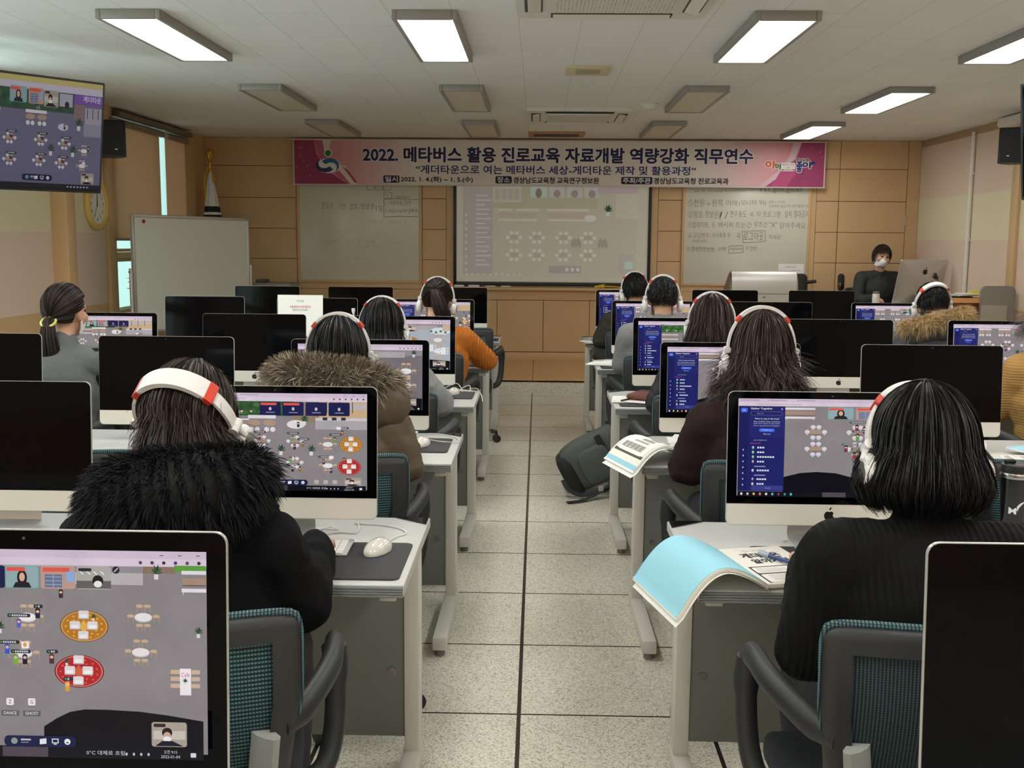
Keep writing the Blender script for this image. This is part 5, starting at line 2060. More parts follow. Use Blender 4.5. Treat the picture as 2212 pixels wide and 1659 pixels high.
# soft pink ground fading to cloth white
for k in range(40):
    f = k / 39
    c = tuple(int(p * (1 - f) + q * f) for p, q in zip((205, 128, 140), (222, 214, 208)))
    a.rect(690 + 5.2 * k, 304, 696 + 5.2 * k, 403, c)
    a.rect(1722 - 5.2 * k, 304, 1728 - 5.2 * k, 403, c)
a.rect(895, 304, 1523, 403, (222, 214, 208))
a.poly([(639, 304), (682, 304), (688, 336), (706, 370), (755, 403), (639, 403)], (152, 62, 98))
a.poly([(682, 304), (700, 304), (705, 334), (726, 366), (768, 403), (755, 403), (716, 372), (690, 338)], (190, 98, 124))
a.poly([(700, 304), (720, 304), (712, 334), (706, 334)], (216, 200, 202))
a.poly([(726, 356), (750, 362), (775, 403), (760, 403), (742, 380)], (222, 204, 204))
a.poly([(742, 362), (756, 372), (776, 400), (770, 400)], (170, 66, 92))
a.poly([(1779, 304), (1730, 304), (1720, 336), (1700, 366), (1655, 403), (1779, 403)], (160, 66, 108))
a.poly([(1730, 304), (1712, 304), (1704, 336), (1684, 366), (1640, 403), (1655, 403), (1698, 370), (1716, 340)], (206, 176, 186))
a.poly([(1712, 345), (1690, 362), (1668, 403), (1700, 403), (1722, 368)], (178, 76, 120))
a.poly([(1740, 360), (1712, 385), (1700, 403), (1730, 403)], (150, 60, 100))
rn = random.Random(5)
for k in range(16):
    x, y, r = rn.choice((rn.uniform(644, 690), rn.uniform(1715, 1775))), rn.uniform(310, 398), rn.uniform(0.7, 2.2)
    for q in range(2):
        p_ = [(x + (r * 1.6 if (j + q * 2) % 4 == 0 else r * 0.5) * math.cos(j * PI / 4), y + (r * 1.6 if j % 2 == 0 else r * 0.5) * math.sin(j * PI / 4)) for j in range(8)]
        a.poly(p_, (198, 128, 156))
# round emblem: green dot over two swooshes
def swoosh(a, cx, cy, s, col, grow=0.0, flip=1):
    up = [(-0.46, -0.20), (-0.20, -0.36), (0.12, -0.40), (0.44, -0.30), (0.66, -0.06), (0.66, 0.26), (0.44, 0.52)]
    dn = [(0.52, 0.22), (0.46, 0.02), (0.28, -0.10), (0.02, -0.10), (-0.24, 0.02)]
    pts = [(x * flip, y * flip) for x, y in up + dn]
    mx_, my_ = sum(p[0] for p in pts) / len(pts), sum(p[1] for p in pts) / len(pts)
    a.poly([(cx + s * (mx_ + (x - mx_) * (1 + grow)), cy + s * (my_ + (y - my_) * (1 + grow * 1.5))) for x, y in pts], col)


a.ell(713, 362, 26, 17, (226, 220, 216), 28)
a.ell(712.5, 333, 9.2, 9.2, (226, 220, 216), 18)
a.ell(712.5, 333.3, 6.8, 6.8, (40, 124, 84), 18)
swoosh(a, 714, 358, 33, (40, 96, 150))
swoosh(a, 708, 364, 33, (44, 60, 100), 0, -1)
a.btext('2022. 메타버스 활용 진로교육 자료개발 역량강화 직무연수', 788.5, 352, 838, 33.5, (232, 226, 222), 2.9, 12)
a.btext('2022. 메타버스 활용 진로교육 자료개발 역량강화 직무연수', 788.5, 352, 838, 33.5, NV, 1.25)
a.btext('“게더타운으로 여는 메타버스 세상-게더타운 제작 및 활용과정”', 903, 378.5, 602, 19.5, (36, 48, 110), 0.45, 6)
for s, x0, x1 in (('일시', 832, 867), ('장소', 1075, 1110), ('주최/주관', 1346, 1413)):
    a.rr(x0, 383, x1, 399.5, 3, (34, 34, 66))
    a.btext(s, x0 + 4, 397.5, x1 - x0 - 8, 12.5, (226, 222, 220), 0.3, 4)
a.btext('2022. 1. 4.(화) ~ 1. 5.(수)', 870, 399, 156, 14, (36, 34, 44), 0.4, 6)
a.btext('경상남도교육청 교육연구정보원', 1114, 399, 183, 14, (36, 34, 44), 0.4, 6)
a.btext('경상남도교육청 진로교육과', 1416, 398.5, 160, 14, (36, 34, 44), 0.4, 6)
# children's slogan mark at the other end
WH = (228, 218, 216)
for rr_, cset in ((2.4, None), (0.9, 1)):
    a.btext('아', 1654, 362, 22, 17, WH if cset is None else (214, 88, 56), rr_ + 0.2)
    a.btext('이', 1675, 363, 11, 11, WH if cset is None else (44, 110, 64), rr_ + 0.1)
    a.btext('좋', 1720, 370, 12, 23, WH if cset is None else (42, 58, 112), rr_)
    a.btext('아', 1733, 361, 20, 14, WH if cset is None else (42, 58, 112), rr_ + 0.2)
    a.btext('경남교육', 1718, 346, 28, 7.5, WH if cset is None else (96, 84, 88), rr_ * 0.4)
a.rr(1688, 349, 1717, 368, 2, WH)
a.text('배려의 거리', 1690, 356, 24, 5, (80, 76, 80))
a.text('~ 2m ~', 1691, 362, 22, 5, (170, 80, 90))
a.line([(1690, 365), (1715, 365)], 1.1, (44, 40, 40))
a.poly([(1688, 365), (1692, 363), (1692, 367)], (44, 40, 40))
a.poly([(1717, 365), (1713, 363), (1713, 367)], (44, 40, 40))
a.ell(1755, 349, 5, 3.4, (42, 58, 112), 12)
bz0, bz1, bx0, bx1 = 2.118, 2.628, -2.782, 3.198
t = thing('banner', 'wide pink and white cloth banner with Korean training title, above the whiteboards', 'banner', ((bx0 + bx1) / 2, YF - 0.10, (bz0 + bz1) / 2))
bm = bmesh.new()
bm_box(bm, (0, 0.001, 0), (bx1 - bx0, 0.002, bz1 - bz0))
cl = obj('banner_cloth', bm, mat('banner_white', (216, 206, 200), 0.7), t)
a.build('banner_print', bx1 - bx0 - 0.02, bz1 - bz0 - 0.015, M_print, cl, step=0.00003, M=Matrix.Translation((0, -0.0004, 0)))
bm = bmesh.new()
for sx in (-1, 1):
    for sz in (-1, 1):
        bm_tube(bm, [(sx * (bx1 - bx0) / 2, 0, sz * 0.25), (sx * ((bx1 - bx0) / 2 + 0.08), 0.10, sz * 0.25 + 0.015)], 0.003, 6)
obj('banner_cord', bm, M_white_plastic, t)

# ---- mobile whiteboard
pa, pb = Vector((-3.42, 8.95, 0)), Vector((-2.83, 10.42, 0))
d = (pb - pa)
t = thing('mobile_whiteboard', 'blank grey-white whiteboard on wheels, turned in front of the window', 'whiteboard', (pa + pb) / 2, math.atan2(d.y, d.x))
L = d.length
bm = bmesh.new()
bm_box(bm, (0, 0, 1.20), (L - 0.04, 0.018, 0.96))
obj('board_surface', bm, mat('mobile_board', (206, 210, 200), 0.3), t)
bm = bmesh.new()
for sx in (-1, 1):
    bm_box(bm, (sx * (L / 2 - 0.015), 0, 1.20), (0.03, 0.03, 1.0), bevel=0.006)
for z in (0.71, 1.69):
    bm_box(bm, (0, 0, z), (L - 0.03, 0.03, 0.03), bevel=0.006)
obj('board_frame', bm, M_alu, t)
for sx in (-1, 1):
    bm = bmesh.new()
    bm_tube(bm, [(sx * (L / 2 + 0.02), 0, 0.08), (sx * (L / 2 + 0.02), 0, 1.25)], 0.016, 10)
    bm_tube(bm, [(sx * (L / 2 + 0.02), -0.27, 0.085), (sx * (L / 2 + 0.02), 0.27, 0.085)], 0.016, 10)
    bm_tube(bm, [(sx * (L / 2 - 0.03), 0, 1.22), (sx * (L / 2 + 0.04), 0, 1.22)], 0.012, 10)
    lg = obj('stand_leg', bm, M_alu, t)
    for sy in (-1, 1):
        bm = bmesh.new()
        bm_lathe(bm, [(0, -0.012), (0.03, -0.012), (0.035, 0), (0.03, 0.012), (0, 0.012)], 16,
                 Matrix.Translation((sx * (L / 2 + 0.02), sy * 0.25, 0.035)) @ Matrix.Rotation(PI / 2, 4, 'Y'))
        bm_box(bm, (sx * (L / 2 + 0.02), sy * 0.25, 0.066), (0.03, 0.03, 0.02))
        obj('castor', bm, M_black_plastic, lg)
bm = bmesh.new()
bm_lathe(bm, [(0, 0), (0.016, 0), (0.016, 0.008), (0, 0.009)], 16, Matrix.Translation((-L / 2 + 0.14, -0.009, 1.645)) @ Matrix.Rotation(PI / 2, 4, 'X'))
tag(obj('board_magnet', bm, mat('red_magnet', (150, 40, 44), 0.4), loc=(0, 0, 0)), 'small dark red round magnet in the corner of the mobile whiteboard', 'magnet')
bpy.data.objects['board_magnet'].location = t.location
bpy.data.objects['board_magnet'].rotation_euler = t.rotation_euler

# ---- flag on its pole
t = thing('flag_stand', 'gold-topped flag pole with a white flag with black bars, in the front corner', 'flag', (-3.655, 11.95, STAGE_Z + 0.01))
M_gold = mat('gold', (206, 160, 70), 0.3, metal=0.85)
bm = bmesh.new()
bm_lathe(bm, [(0, 0), (0.16, 0), (0.15, 0.02), (0.05, 0.04), (0.02, 0.08), (0, 0.08)], 24)
obj('flag_base', bm, M_gold, t)
bm = bmesh.new()
bm_tube(bm, [(0, 0, 0.05), (0, 0, 2.22)], 0.013, 10)
obj('flag_pole', bm, M_gold, t)
bm = bmesh.new()
bm_lathe(bm, [(0, 2.20), (0.02, 2.20), (0.012, 2.225), (0.035, 2.26), (0.044, 2.30), (0.034, 2.335), (0.015, 2.345), (0, 2.35)], 16)
for k in range(5):
    an = 2 * PI * k / 5
    bm_ball(bm, (0.03 * math.cos(an), 0.03 * math.sin(an), 2.31), (0.02, 0.02, 0.04), 8)
obj('finial', bm, M_gold, t)
bm = bmesh.new()
n = 40
rows = []
for j in range(15):
    f = j / 14
    z = 2.09 - 1.05 * f
    r = 0.016 + 0.085 * min(1, f * 1.7) ** 0.8
    rows.append([bm.verts.new((r * (1 + 0.16 * math.sin(7 * 2 * PI * k / n + f)) * math.cos(2 * PI * k / n) + 0.03 * f, r * (1 + 0.16 * math.sin(7 * 2 * PI * k / n + f)) * math.sin(2 * PI * k / n), z)) for k in range(n)])
for j, (p0, p1) in enumerate(zip(rows, rows[1:])):
    for k in range(n):
        f = bm.faces.new((p0[k], p0[(k + 1) % n], p1[(k + 1) % n], p1[k]))
        f.material_index = 0
for z, h in ((1.655, 0.05), (1.58, 0.06), (1.50, 0.05)):
    pass
M_flag = bpy.data.materials.new('flag_cloth')
M_flag.use_nodes = True
nt = M_flag.node_tree
tc = nt.nodes.new('ShaderNodeTexCoord')
sx_ = nt.nodes.new('ShaderNodeSeparateXYZ')
nt.links.new(tc.outputs['Object'], sx_.inputs[0])
rp = nt.nodes.new('ShaderNodeValToRGB')
rp.color_ramp.interpolation = 'CONSTANT'
mr = nt.nodes.new('ShaderNodeMapRange')
mr.inputs[1].default_value, mr.inputs[2].default_value = 1.48, 1.77
nt.links.new(sx_.outputs[2], mr.inputs[0])
nt.links.new(mr.outputs[0], rp.inputs[0])
e = rp.color_ramp.elements
wh, bk = lin((222, 220, 216)) + (1,), lin((30, 30, 38)) + (1,)
e[0].position, e[0].color = 0.0, bk
e[1].position, e[1].color = 0.20, wh
for pos, c in ((0.30, bk), (0.52, wh), (0.62, bk), (0.84, wh)):
    q = e.new(pos)
    q.color = c
nt.links.new(rp.outputs[0], nt.nodes['Principled BSDF'].inputs['Base Color'])
nt.nodes['Principled BSDF'].inputs['Roughness'].default_value = 0.8
obj('flag_cloth', bm, M_flag, t, 80)
bm = bmesh.new()
for s, ln in ((-1, 0.32), (1, 0.12)):
    bm_tube(bm, bezier([(0, -0.015, 2.14), (s * 0.035, -0.03, 2.10), (s * 0.055, -0.035, 2.02), (s * 0.052, -0.03, 2.10 - ln)], 5), [0.008] * 8 + [0.016] * 7 + [0.014], 8)
obj('tassel', bm, mat('gold_tassel', (204, 150, 50), 0.7), t)

# ---- wall clock
t = thing('wall_clock', 'round wall clock with yellow rim on the cream wall below the television', 'clock', (XL + 0.002, 9.18, 1.79), PI / 2)
bm = bmesh.new()
Mc = Matrix.Rotation(PI / 2, 4, 'X')
bm_lathe(bm, [(0.0, 0), (0.215, 0), (0.222, 0.02), (0.212, 0.042), (0.185, 0.046), (0.172, 0.034), (0.172, 0.024)], 48, Mc)
obj('clock_rim', bm, mat('yellow_rim', (226, 192, 104), 0.4), t)
bm = bmesh.new()
bm_lathe(bm, [(0.0, 0.024), (0.174, 0.024)], 48, Mc)
obj('clock_face', bm, mat('clock_white', (232, 230, 220), 0.5), t)
a = Art(-1, -1, 1, 1)
for k in range(12):
    an = R(30 * (k + 1))
    s = str(k + 1)
    ww = 0.13 if len(s) == 1 else 0.22
    if s == '1':
        ww = 0.06
    a.text(s, 0.74 * math.sin(an) - ww / 2, -0.74 * math.cos(an) + 0.1, ww, 0.2, (50, 50, 56))
a.build('clock_numerals', 0.34, 0.34, M_ink, t, M=Matrix.Translation((0, -0.0245, 0)))
for nm, an, ln, wd in (('hour_hand', 2, 0.075, 0.012), ('minute_hand', 0, 0.115, 0.008), ('second_hand', 212, 0.13, 0.003)):
    bm = bmesh.new()
    c, s = math.cos(R(an)), math.sin(R(an))
    q = [(-wd / 2, -0.02), (wd / 2, -0.02), (wd / 3, ln), (-wd / 3, ln)]
    bm_prism(bm, [(x * c + y * s, -x * s + y * c) for x, y in q], 0.027, 0.0285, XZ)
    obj(nm, bm, M_black_plastic, t)

# ---- televisions
M_tvscreen = attr_mat('tv_screen', rough=0.25, emit=0.42, diffuse=False, spec=0.3)


def television(label, p_right, dirv, w, h, art, side):
    """p_right: the upper corner that shows; dirv: unit direction from it along the top edge"""
    n = Vector((-dirv.y, dirv.x, 0)) if side < 0 else Vector((dirv.y, -dirv.x, 0))
    if n.y > 0:
        n = -n
    c = p_right + dirv * (w / 2) - Vector((0, 0, h / 2))
    t = thing('television', label, 'television', c, math.atan2(n.x, -n.y), group='hanging televisions')
    tl = Matrix.Rotation(R(9), 4, 'X')
    bm = bmesh.new()
    bm_prism(bm, rrect(w, h, 0.008, 3), -0.03, 0.0, tl @ XZ)
    bm_box(bm, tl @ Vector((0, 0.045, -0.05)), (w * 0.6, 0.05, h * 0.6), bevel=0.015, rot=tl.to_3x3())
    obj('tv_case', bm, M_black_plastic, t)
    if art:
        art.build('display', w - 0.025, h - 0.035, M_tvscreen, t, M=tl @ Matrix.Translation((0, -0.0006, 0.004)))
    else:
        bm = bmesh.new()
        bm_box(bm, tl @ Vector((0, -0.0008, 0.004)), (w - 0.025, 0.001, h - 0.035), rot=tl.to_3x3())
        obj('display', bm, M_glass, t)
    bm = bmesh.new()
    bm_tube(bm, [(0, 0.08, 0.0), (0, 0.22, 0.05), (0, 0.24, 0.2), (0, 0.24, ZC - c.z)], 0.025, 10)
    bm_box(bm, (0, 0.075, 0), (0.3, 0.02, 0.3))
    obj('tv_mount', bm, M_black_plastic, t)
    return t


def art_tv():
    x0, y0, x1, y1 = -290, 165, 214, 404
    a = base(x0, y0, x1, y1, 0.10, (112, 110, 138))
    a.rect(x0, y0, x1, y0 + 12, (206, 190, 120))
    a.rect(x0, y0 + 12, x1, y0 + 27, (206, 200, 214))
    a.rect(x0, 192, 138, 236, (48, 84, 66))
    for k in range(30):
        a.ell(-280 + 14 * k, 205 + 7 * (k % 4), 9, 9, ((58, 100, 72), (42, 72, 56))[k % 2], 8)
    a.rect(136, 192, 214, 214, (124, 84, 170))
    a.text('게더타운', 160, 208, 50, 14, (226, 214, 236), bold=0.02)
    thumb(a, -30, 188, 13, 222, 'woman')
    thumb(a, 17, 188, 55, 222, 'room')
    thumb(a, 56, 190, 94, 226, 'mask')
    a.rect(97, 194, 132, 222, (178, 176, 196))
    a.ell(117, 218, 6, 8, (44, 36, 44), 10)
    a.text('4조', 36, 233, 12, 7, (200, 206, 210))
    a.rect(136, 214, 164, 250, (140, 116, 116))
    a.rect(166, 220, 212, 256, (170, 164, 176))
    a.rect(164, 256, 212, 284, (150, 148, 166))
    for k in range(3):
        a.rect(172 + 15 * k, 222, 174 + 15 * k, 244, (60, 56, 66))
    plant(a, 150, 262, 24)
    round_tables(a, 37, 250, 15)
    round_tables(a, -80, 250, 15)
    a.ell(108, 267, 14, 8, (204, 202, 218), 16)
    avatar(a, 112, 266, 8, (60, 56, 70))
    for cx, cy in ((50, 300), (112, 305), (46, 345), (105, 348), (-30, 300), (-30, 346), (-110, 302)):
        chairs6(a, cx, cy, 10)
        avatar(a, cx + 4, cy - 8, 9, (90, 50, 60))
        tagbar(a, cx - 8, cy - 18, 26, 5)
    plant(a, 75, 322, 22)
    plant(a, 134, 322, 22)
    stool_table(a, 165, 316, 9)
    stool_table(a, 160, 350, 9)
    avatar(a, 176, 312, 9, (80, 50, 60))
    a.rr(160, 341, 169, 350, 2, (226, 222, 230))
    toolbar(a, 2, 374, 80, 388)
    thumb(a, 158, 366, 194, 392, 'mask')
    a.rect(x0, 393, x1, y1, (26, 26, 36))
    for k in range(7):
        a.rect(120 + 9 * k, 397, 125 + 9 * k, 400, (190, 190, 204))
    return a


dv = Vector((-0.62, -0.78, 0)).normalized()
pr = at_depth(217, 180, 6.9)
television('big television hung near the window, showing a violet-tinted room plan', pr, dv, 1.24, 0.695, art_tv(), -1)
pl = at_depth(2214, 182, 6.9)
television('television at the picture edge beside the speaker, only its dark frame showing', pl, Vector((0.62, -0.78, 0)).normalized(), 1.24, 0.715, None, 1)

# ---- wall speakers
for sgn, x, y, z, lab in ((-1, XL + 0.20, 9.04, 2.325, 'black wall speaker behind the television by the window'), (1, XR - 0.20, 9.43, 2.345, 'black wall speaker high on the pale wall by the picture edge')):
    t = thing('speaker', lab, 'speaker', (x, y, z), R(-28) if sgn < 0 else R(28), group='wall speakers')
    if sgn < 0:
        t.rotation_euler = (0, 0, R(28))
    else:
        t.rotation_euler = (0, 0, R(-28))
    bm = bmesh.new()
    out = [(-0.13, -0.11), (0.13, -0.11), (0.115, 0.03), (0.06, 0.12), (-0.06, 0.12), (-0.115, 0.03)]
    bm_prism(bm, out, -0.15, 0.15, bevel=0.012)
    obj('speaker_cabinet', bm, M_black_plastic, t)
    bm = bmesh.new()
    bm_prism(bm, rrect(0.235, 0.27, 0.012, 3), 0.111, 0.122, XZ, bevel=0.004)
    g = obj('speaker_grille', bm, mat('grille_cloth', (40, 42, 46), 0.7, bump=0.4, bump_scale=500), t)
    bm = bmesh.new()
    bm_box(bm, (-sgn * 0.05, -0.124, -0.09), (0.022, 0.003, 0.008))
    obj('badge', bm, M_alu, g)
    bm = bmesh.new()
    bm_tube(bm, [(0, 0.11, 0), (0, 0.20, 0)], 0.018, 8)
    obj('speaker_bracket', bm, M_black_plastic, t)

# ---- grey cabinet below the first whiteboard
t = thing('storage_cabinet', 'low grey metal cabinet on the stage under the whiteboard, beside the mobile board', 'cabinet', (PX(602), 12.03, STAGE_Z + 0.01))
M_cab = mat('cabinet_grey', (150, 146, 134), 0.5)
bm = bmesh.new()
bm_box(bm, (0, 0, 0.44), (0.45, 0.42, 0.88), bevel=0.006)
obj('cabinet_body', bm, M_cab, t)
for s in (-1, 1):
    bm = bmesh.new()
    bm_box(bm, (s * 0.112, -0.216, 0.44), (0.215, 0.014, 0.84), bevel=0.003)
    dd = obj('cabinet_door', bm, mat('cabinet_door', (164, 160, 148), 0.5), t)
    bm = bmesh.new()
    bm_box(bm, (s * 0.03, -0.228, 0.6), (0.012, 0.012, 0.12), bevel=0.003)
    obj('door_handle', bm, M_steel, dd)
bm = bmesh.new()
bm_box(bm, (-0.14, 0.0, 0.018), (0.10, 0.24, 0.036), bevel=0.006)
tag(obj('project_box', bm, mat('dark_box', (96, 90, 80), 0.6), loc=(PX(602), 12.03, STAGE_Z + 0.891)), 'small dark flat box lying on top of the grey cabinet', 'box')

# ---- silver lectern
t = thing('lectern', 'wide silver metal lectern with a rounded top, before the written whiteboard', 'lectern', (2.345, 11.15, STAGE_Z + 0.01))
M_silver = mat('brushed_silver', (186, 184, 180), 0.38, metal=0.6)
prof = [(-0.02, 0.0), (-0.02, 0.90), (-0.012, 0.97), (0.0, 1.03), (0.03, 1.07), (0.075, 1.085), (0.10, 1.07), (0.52, 0.80), (0.52, 0.0)]
bm = bmesh.new()
MY = Matrix(((0, 0, 1, 0), (1, 0, 0, 0), (0, 1, 0, 0), (0, 0, 0, 1)))    # outline in YZ, extruded along X
bm_prism(bm, prof, -0.335, 0.335, MY)
obj('lectern_shell', bm, M_silver, t, 30)
for s in (-1, 1):
    bm = bmesh.new()
    side = [(-0.005, 0.0), (-0.005, 0.95), (0.07, 1.06), (0.54, 0.78), (0.54, 0.0)]
    bm_prism(bm, side, 0.338 if s > 0 else -0.352, 0.352 if s > 0 else -0.338, MY)
    obj('side_panel', bm, mat('lectern_side', (148, 128, 104), 0.5), t)
bm = bmesh.new()
bm_box(bm, (0, -0.0215, 0.845), (0.67, 0.003, 0.005))
ln = obj('panel_seam', bm, M_slot, t)
bm = bmesh.new()
bm_lathe(bm, [(0.0, 0.0), (0.014, 0.0), (0.014, 0.008), (0.008, 0.012), (0, 0.012)], 16, Matrix.Translation((0.0, -0.021, 0.815)) @ Matrix.Rotation(PI / 2, 4, 'X'))
obj('lock', bm, M_steel, t)

# ---- black leather chair behind the lectern
t = thing('leather_chair', 'black leather chair back showing beside the silver lectern', 'chair', (2.83, 11.98, STAGE_Z + 0.01))
M_leather = mat('black_leather', (34, 34, 36), 0.35, bump=0.1, bump_scale=150)
bm = bmesh.new()
tt = bmesh.new()
bmesh.ops.create_cube(tt, size=1.0)
bmesh.ops.scale(tt, vec=(0.44, 0.12, 0.58), verts=tt.verts)
bmesh.ops.bevel(tt, geom=list(tt.edges), offset=0.055, segments=4, profile=0.5, affect='EDGES')
merge(bm, tt, Matrix.Translation((0, 0.18, 0.74)) @ Matrix.Rotation(R(-8), 4, 'X'))
obj('backrest', bm, M_leather, t, 60)
bm = bmesh.new()
bm_box(bm, (0, -0.05, 0.45), (0.48, 0.46, 0.10), bevel=0.04, seg=3)
obj('seat', bm, M_leather, t, 60)
for s in (-1, 1):
    bm = bmesh.new()
    bm_box(bm, (s * 0.27, -0.02, 0.70), (0.05, 0.30, 0.035), bevel=0.012)
    bm_tube(bm, [(s * 0.27, 0.0, 0.69), (s * 0.25, 0.0, 0.46)], 0.018, 8)
    obj('armrest', bm, M_black_plastic, t)
bm = bmesh.new()
bm_tube(bm, [(0.20, 0.18, 0.93), (0.31, 0.17, 0.945)], [0.022, 0.018], 10)
obj('coat_peg', bm, M_black_plastic, t)
bm = bmesh.new()
bm_tube(bm, [(0, 0, 0.05), (0, 0, 0.41)], 0.03, 12)
for k in range(5):
    an = R(72 * k)
    bm_tube(bm, [(0, 0, 0.07), (0.28 * math.cos(an), 0.28 * math.sin(an), 0.03)], [0.026, 0.018], 8)
    bm_ball(bm, (0.28 * math.cos(an), 0.28 * math.sin(an), 0.024), (0.024, 0.024, 0.024), 10)
obj('swivel_base', bm, M_black_plastic, t)

# ---- instructor desk, computer, bottle
t = thing('instructor_desk', 'pale instructor desk on the stage under the silver computer', 'desk', (3.62, 11.25, STAGE_Z + 0.01))
bm = bmesh.new()
bm_box(bm, (0, 0, 0.705), (1.20, 0.68, 0.03), bevel=0.004)
obj('desktop', bm, M_desktop, t)
for s in (-1, 1):
    bm = bmesh.new()
    bm_box(bm, (s * 0.57, 0, 0.345), (0.03, 0.60, 0.69), bevel=0.003)
    obj('side_panel', bm, M_panel, t)
bm = bmesh.new()
bm_box(bm, (0, -0.28, 0.42), (1.11, 0.018, 0.50))
obj('modesty_panel', bm, M_panel, t)
IZ = STAGE_Z + 0.01 + 0.72
pc = make_computer('large silver all-in-one computer seen from behind, fruit logo towards us, before the instructor', w=0.62, h=0.475, z0=0.03, black=0.40, tilt=13)
pc.location, pc.rotation_euler = (3.91, 11.16, IZ), (0, 0, PI + R(24))
add_logo(pc, Matrix.Translation((0, 0.0, 0.03)) @ Matrix.Rotation(R(-13), 4, 'X') @ Matrix.Translation((0.0, 0.0455, 0.355)) @ Matrix.Rotation(PI, 4, 'Z') @ XZ, 0.06)
for k, (dx, z, w, h) in enumerate(((0.0, 0.155, 0.09, 0.025), (-0.14, 0.05, 0.07, 0.05))):
    pass
t = thing('water_bottle', 'white tumbler with dark lid standing before the instructor', 'bottle', (3.455, 10.99, IZ))
bm = bmesh.new()
bm_lathe(bm, [(0, 0), (0.033, 0), (0.036, 0.006), (0.036, 0.135), (0.032, 0.142), (0, 0.142)], 24)
obj('bottle_body', bm, M_white_plastic, t)
bm = bmesh.new()
bm_lathe(bm, [(0, 0.142), (0.031, 0.142), (0.031, 0.162), (0.027, 0.166), (0, 0.166)], 24)
obj('bottle_lid', bm, M_panel, t)

# ---- tall wooden-topped console with papers, microphone
t = thing('teaching_console', 'tall console with wooden worktop and rounded grey end panel, by the pale wall', 'console', (3.93, 9.80, 0))
bm = bmesh.new()
out = [(-0.26, -0.16), (0.20, -0.16), (0.20, 0.26), (-0.26, 0.26)] + [(-0.26 - 0.06 * math.sin(PI * k / 8), 0.26 - 0.42 * k / 8) for k in range(1, 8)]
bm_prism(bm, out, 0.985, 1.025, bevel=0.005)
obj('worktop', bm, mat('console_oak', (206, 150, 92), 0.4), t)
bm = bmesh.new()
bm_prism(bm, rrect(0.30, 1.14, 0.05, 6, 0, 0, rb=0.002), -0.022, 0.022, Matrix.Translation((0.17, -0.18, 0.57)) @ Matrix.Rotation(R(0), 4, 'Z') @ XZ, bevel=0.006)
obj('end_panel', bm, mat('console_grey', (128, 122, 116), 0.6), t)
bm = bmesh.new()
bm_prism(bm, rrect(0.23, 0.96, 0.004, 2), -0.006, 0.0, Matrix.Translation((0.135, -0.209, 0.49)) @ XZ)
obj('door_panel', bm, mat('console_light', (160, 154, 142), 0.6), t)
bm = bmesh.new()
bm_box(bm, (0.0, 0.06, 0.49), (0.34, 0.30, 0.98), bevel=0.004)
obj('console_body', bm, mat('console_wood', (150, 104, 64), 0.5), t)
tz = 1.0265
bm = bmesh.new()
bm_box(bm, (0, 0, 0.006), (0.24, 0.24, 0.012), bevel=0.003)
tag(obj('document_folder', bm, M_black_plastic, loc=(3.82, 9.88, tz)), 'flat black folder lying open on the wooden console top', 'folder')
rn = random.Random(2)
for k in range(4):
    bm = bmesh.new()
    bm_box(bm, (0, 0, 0.003), (0.21, 0.16, 0.005))
    o = obj('paper_sheet', bm, M_paper, loc=(3.88 + 0.012 * k, 9.85 - 0.012 * k, tz + 0.0142 + 0.0064 * k))
    o.rotation_euler = (0, 0, rn.uniform(-0.4, 0.4))
    tag(o, ('lowest', 'second lowest', 'second', 'uppermost')[k] + ' of the loose white sheets stacked on the wooden console', 'paper', 'loose papers on the console')
bm = bmesh.new()
bm_box(bm, (0, 0, 0.012), (0.10, 0.06, 0.024), bevel=0.003)
tag(obj('note_pad', bm, mat('yellow_note', (214, 200, 70), 0.6), loc=(3.97, 9.79, tz + 0.0378)), 'small yellow note pad lying on the papers of the console', 'note pad')
bm = bmesh.new()
t = thing('microphone', 'gooseneck microphone with a black head standing on the wooden console', 'microphone', (3.72, 9.98, tz))
bm_lathe(bm, [(0, 0), (0.04, 0), (0.038, 0.012), (0.01, 0.016), (0, 0.016)], 18)
obj('microphone_base', bm, M_black_plastic, t)
bm = bmesh.new()
bm_tube(bm, bezier([(0, 0, 0.012), (0.004, 0, 0.07), (-0.005, 0, 0.12), (-0.035, -0.01, 0.165)], 5), 0.008, 8)
obj('gooseneck', bm, M_steel, t)
bm = bmesh.new()
bm_tube(bm, [(-0.032, -0.01, 0.16), (-0.05, -0.012, 0.178), (-0.072, -0.016, 0.196)], [0.012, 0.022, 0.02], 12)
bm_ball(bm, (-0.058, -0.014, 0.20), (0.018, 0.016, 0.018), 10)
obj('microphone_head', bm, M_black_plastic, t)

# ---- sprig in the window
t = thing('leafy_sprig', 'small yellow-green sprig standing on the window sill beside the mobile board', 'plant', (XL - 0.02, 10.06, 0.82))
bm = bmesh.new()
bm_tube(bm, [(0, 0, 0), (0.01, 0.0, 0.16), (0.0, 0.01, 0.27)], 0.004, 6)
obj('stem', bm, mat('stem_green', (120, 130, 60), 0.6), t)
bm = bmesh.new()
rn = random.Random(9)
for k in range(16):
    an, z = rn.uniform(0, 2 * PI), rn.uniform(0.20, 0.32)
    rot = Matrix.Rotation(an, 3, 'Z') @ Matrix.Rotation(rn.uniform(-0.6, 0.6), 3, 'Y')
    bm_ball(bm, rot @ Vector((0.035, 0, 0)) + Vector((0, 0.005, z)), (0.035, 0.018, 0.004), 8, rot)
obj('leaves', bm, mat('yellow_leaf', (216, 224, 90), 0.6), t)
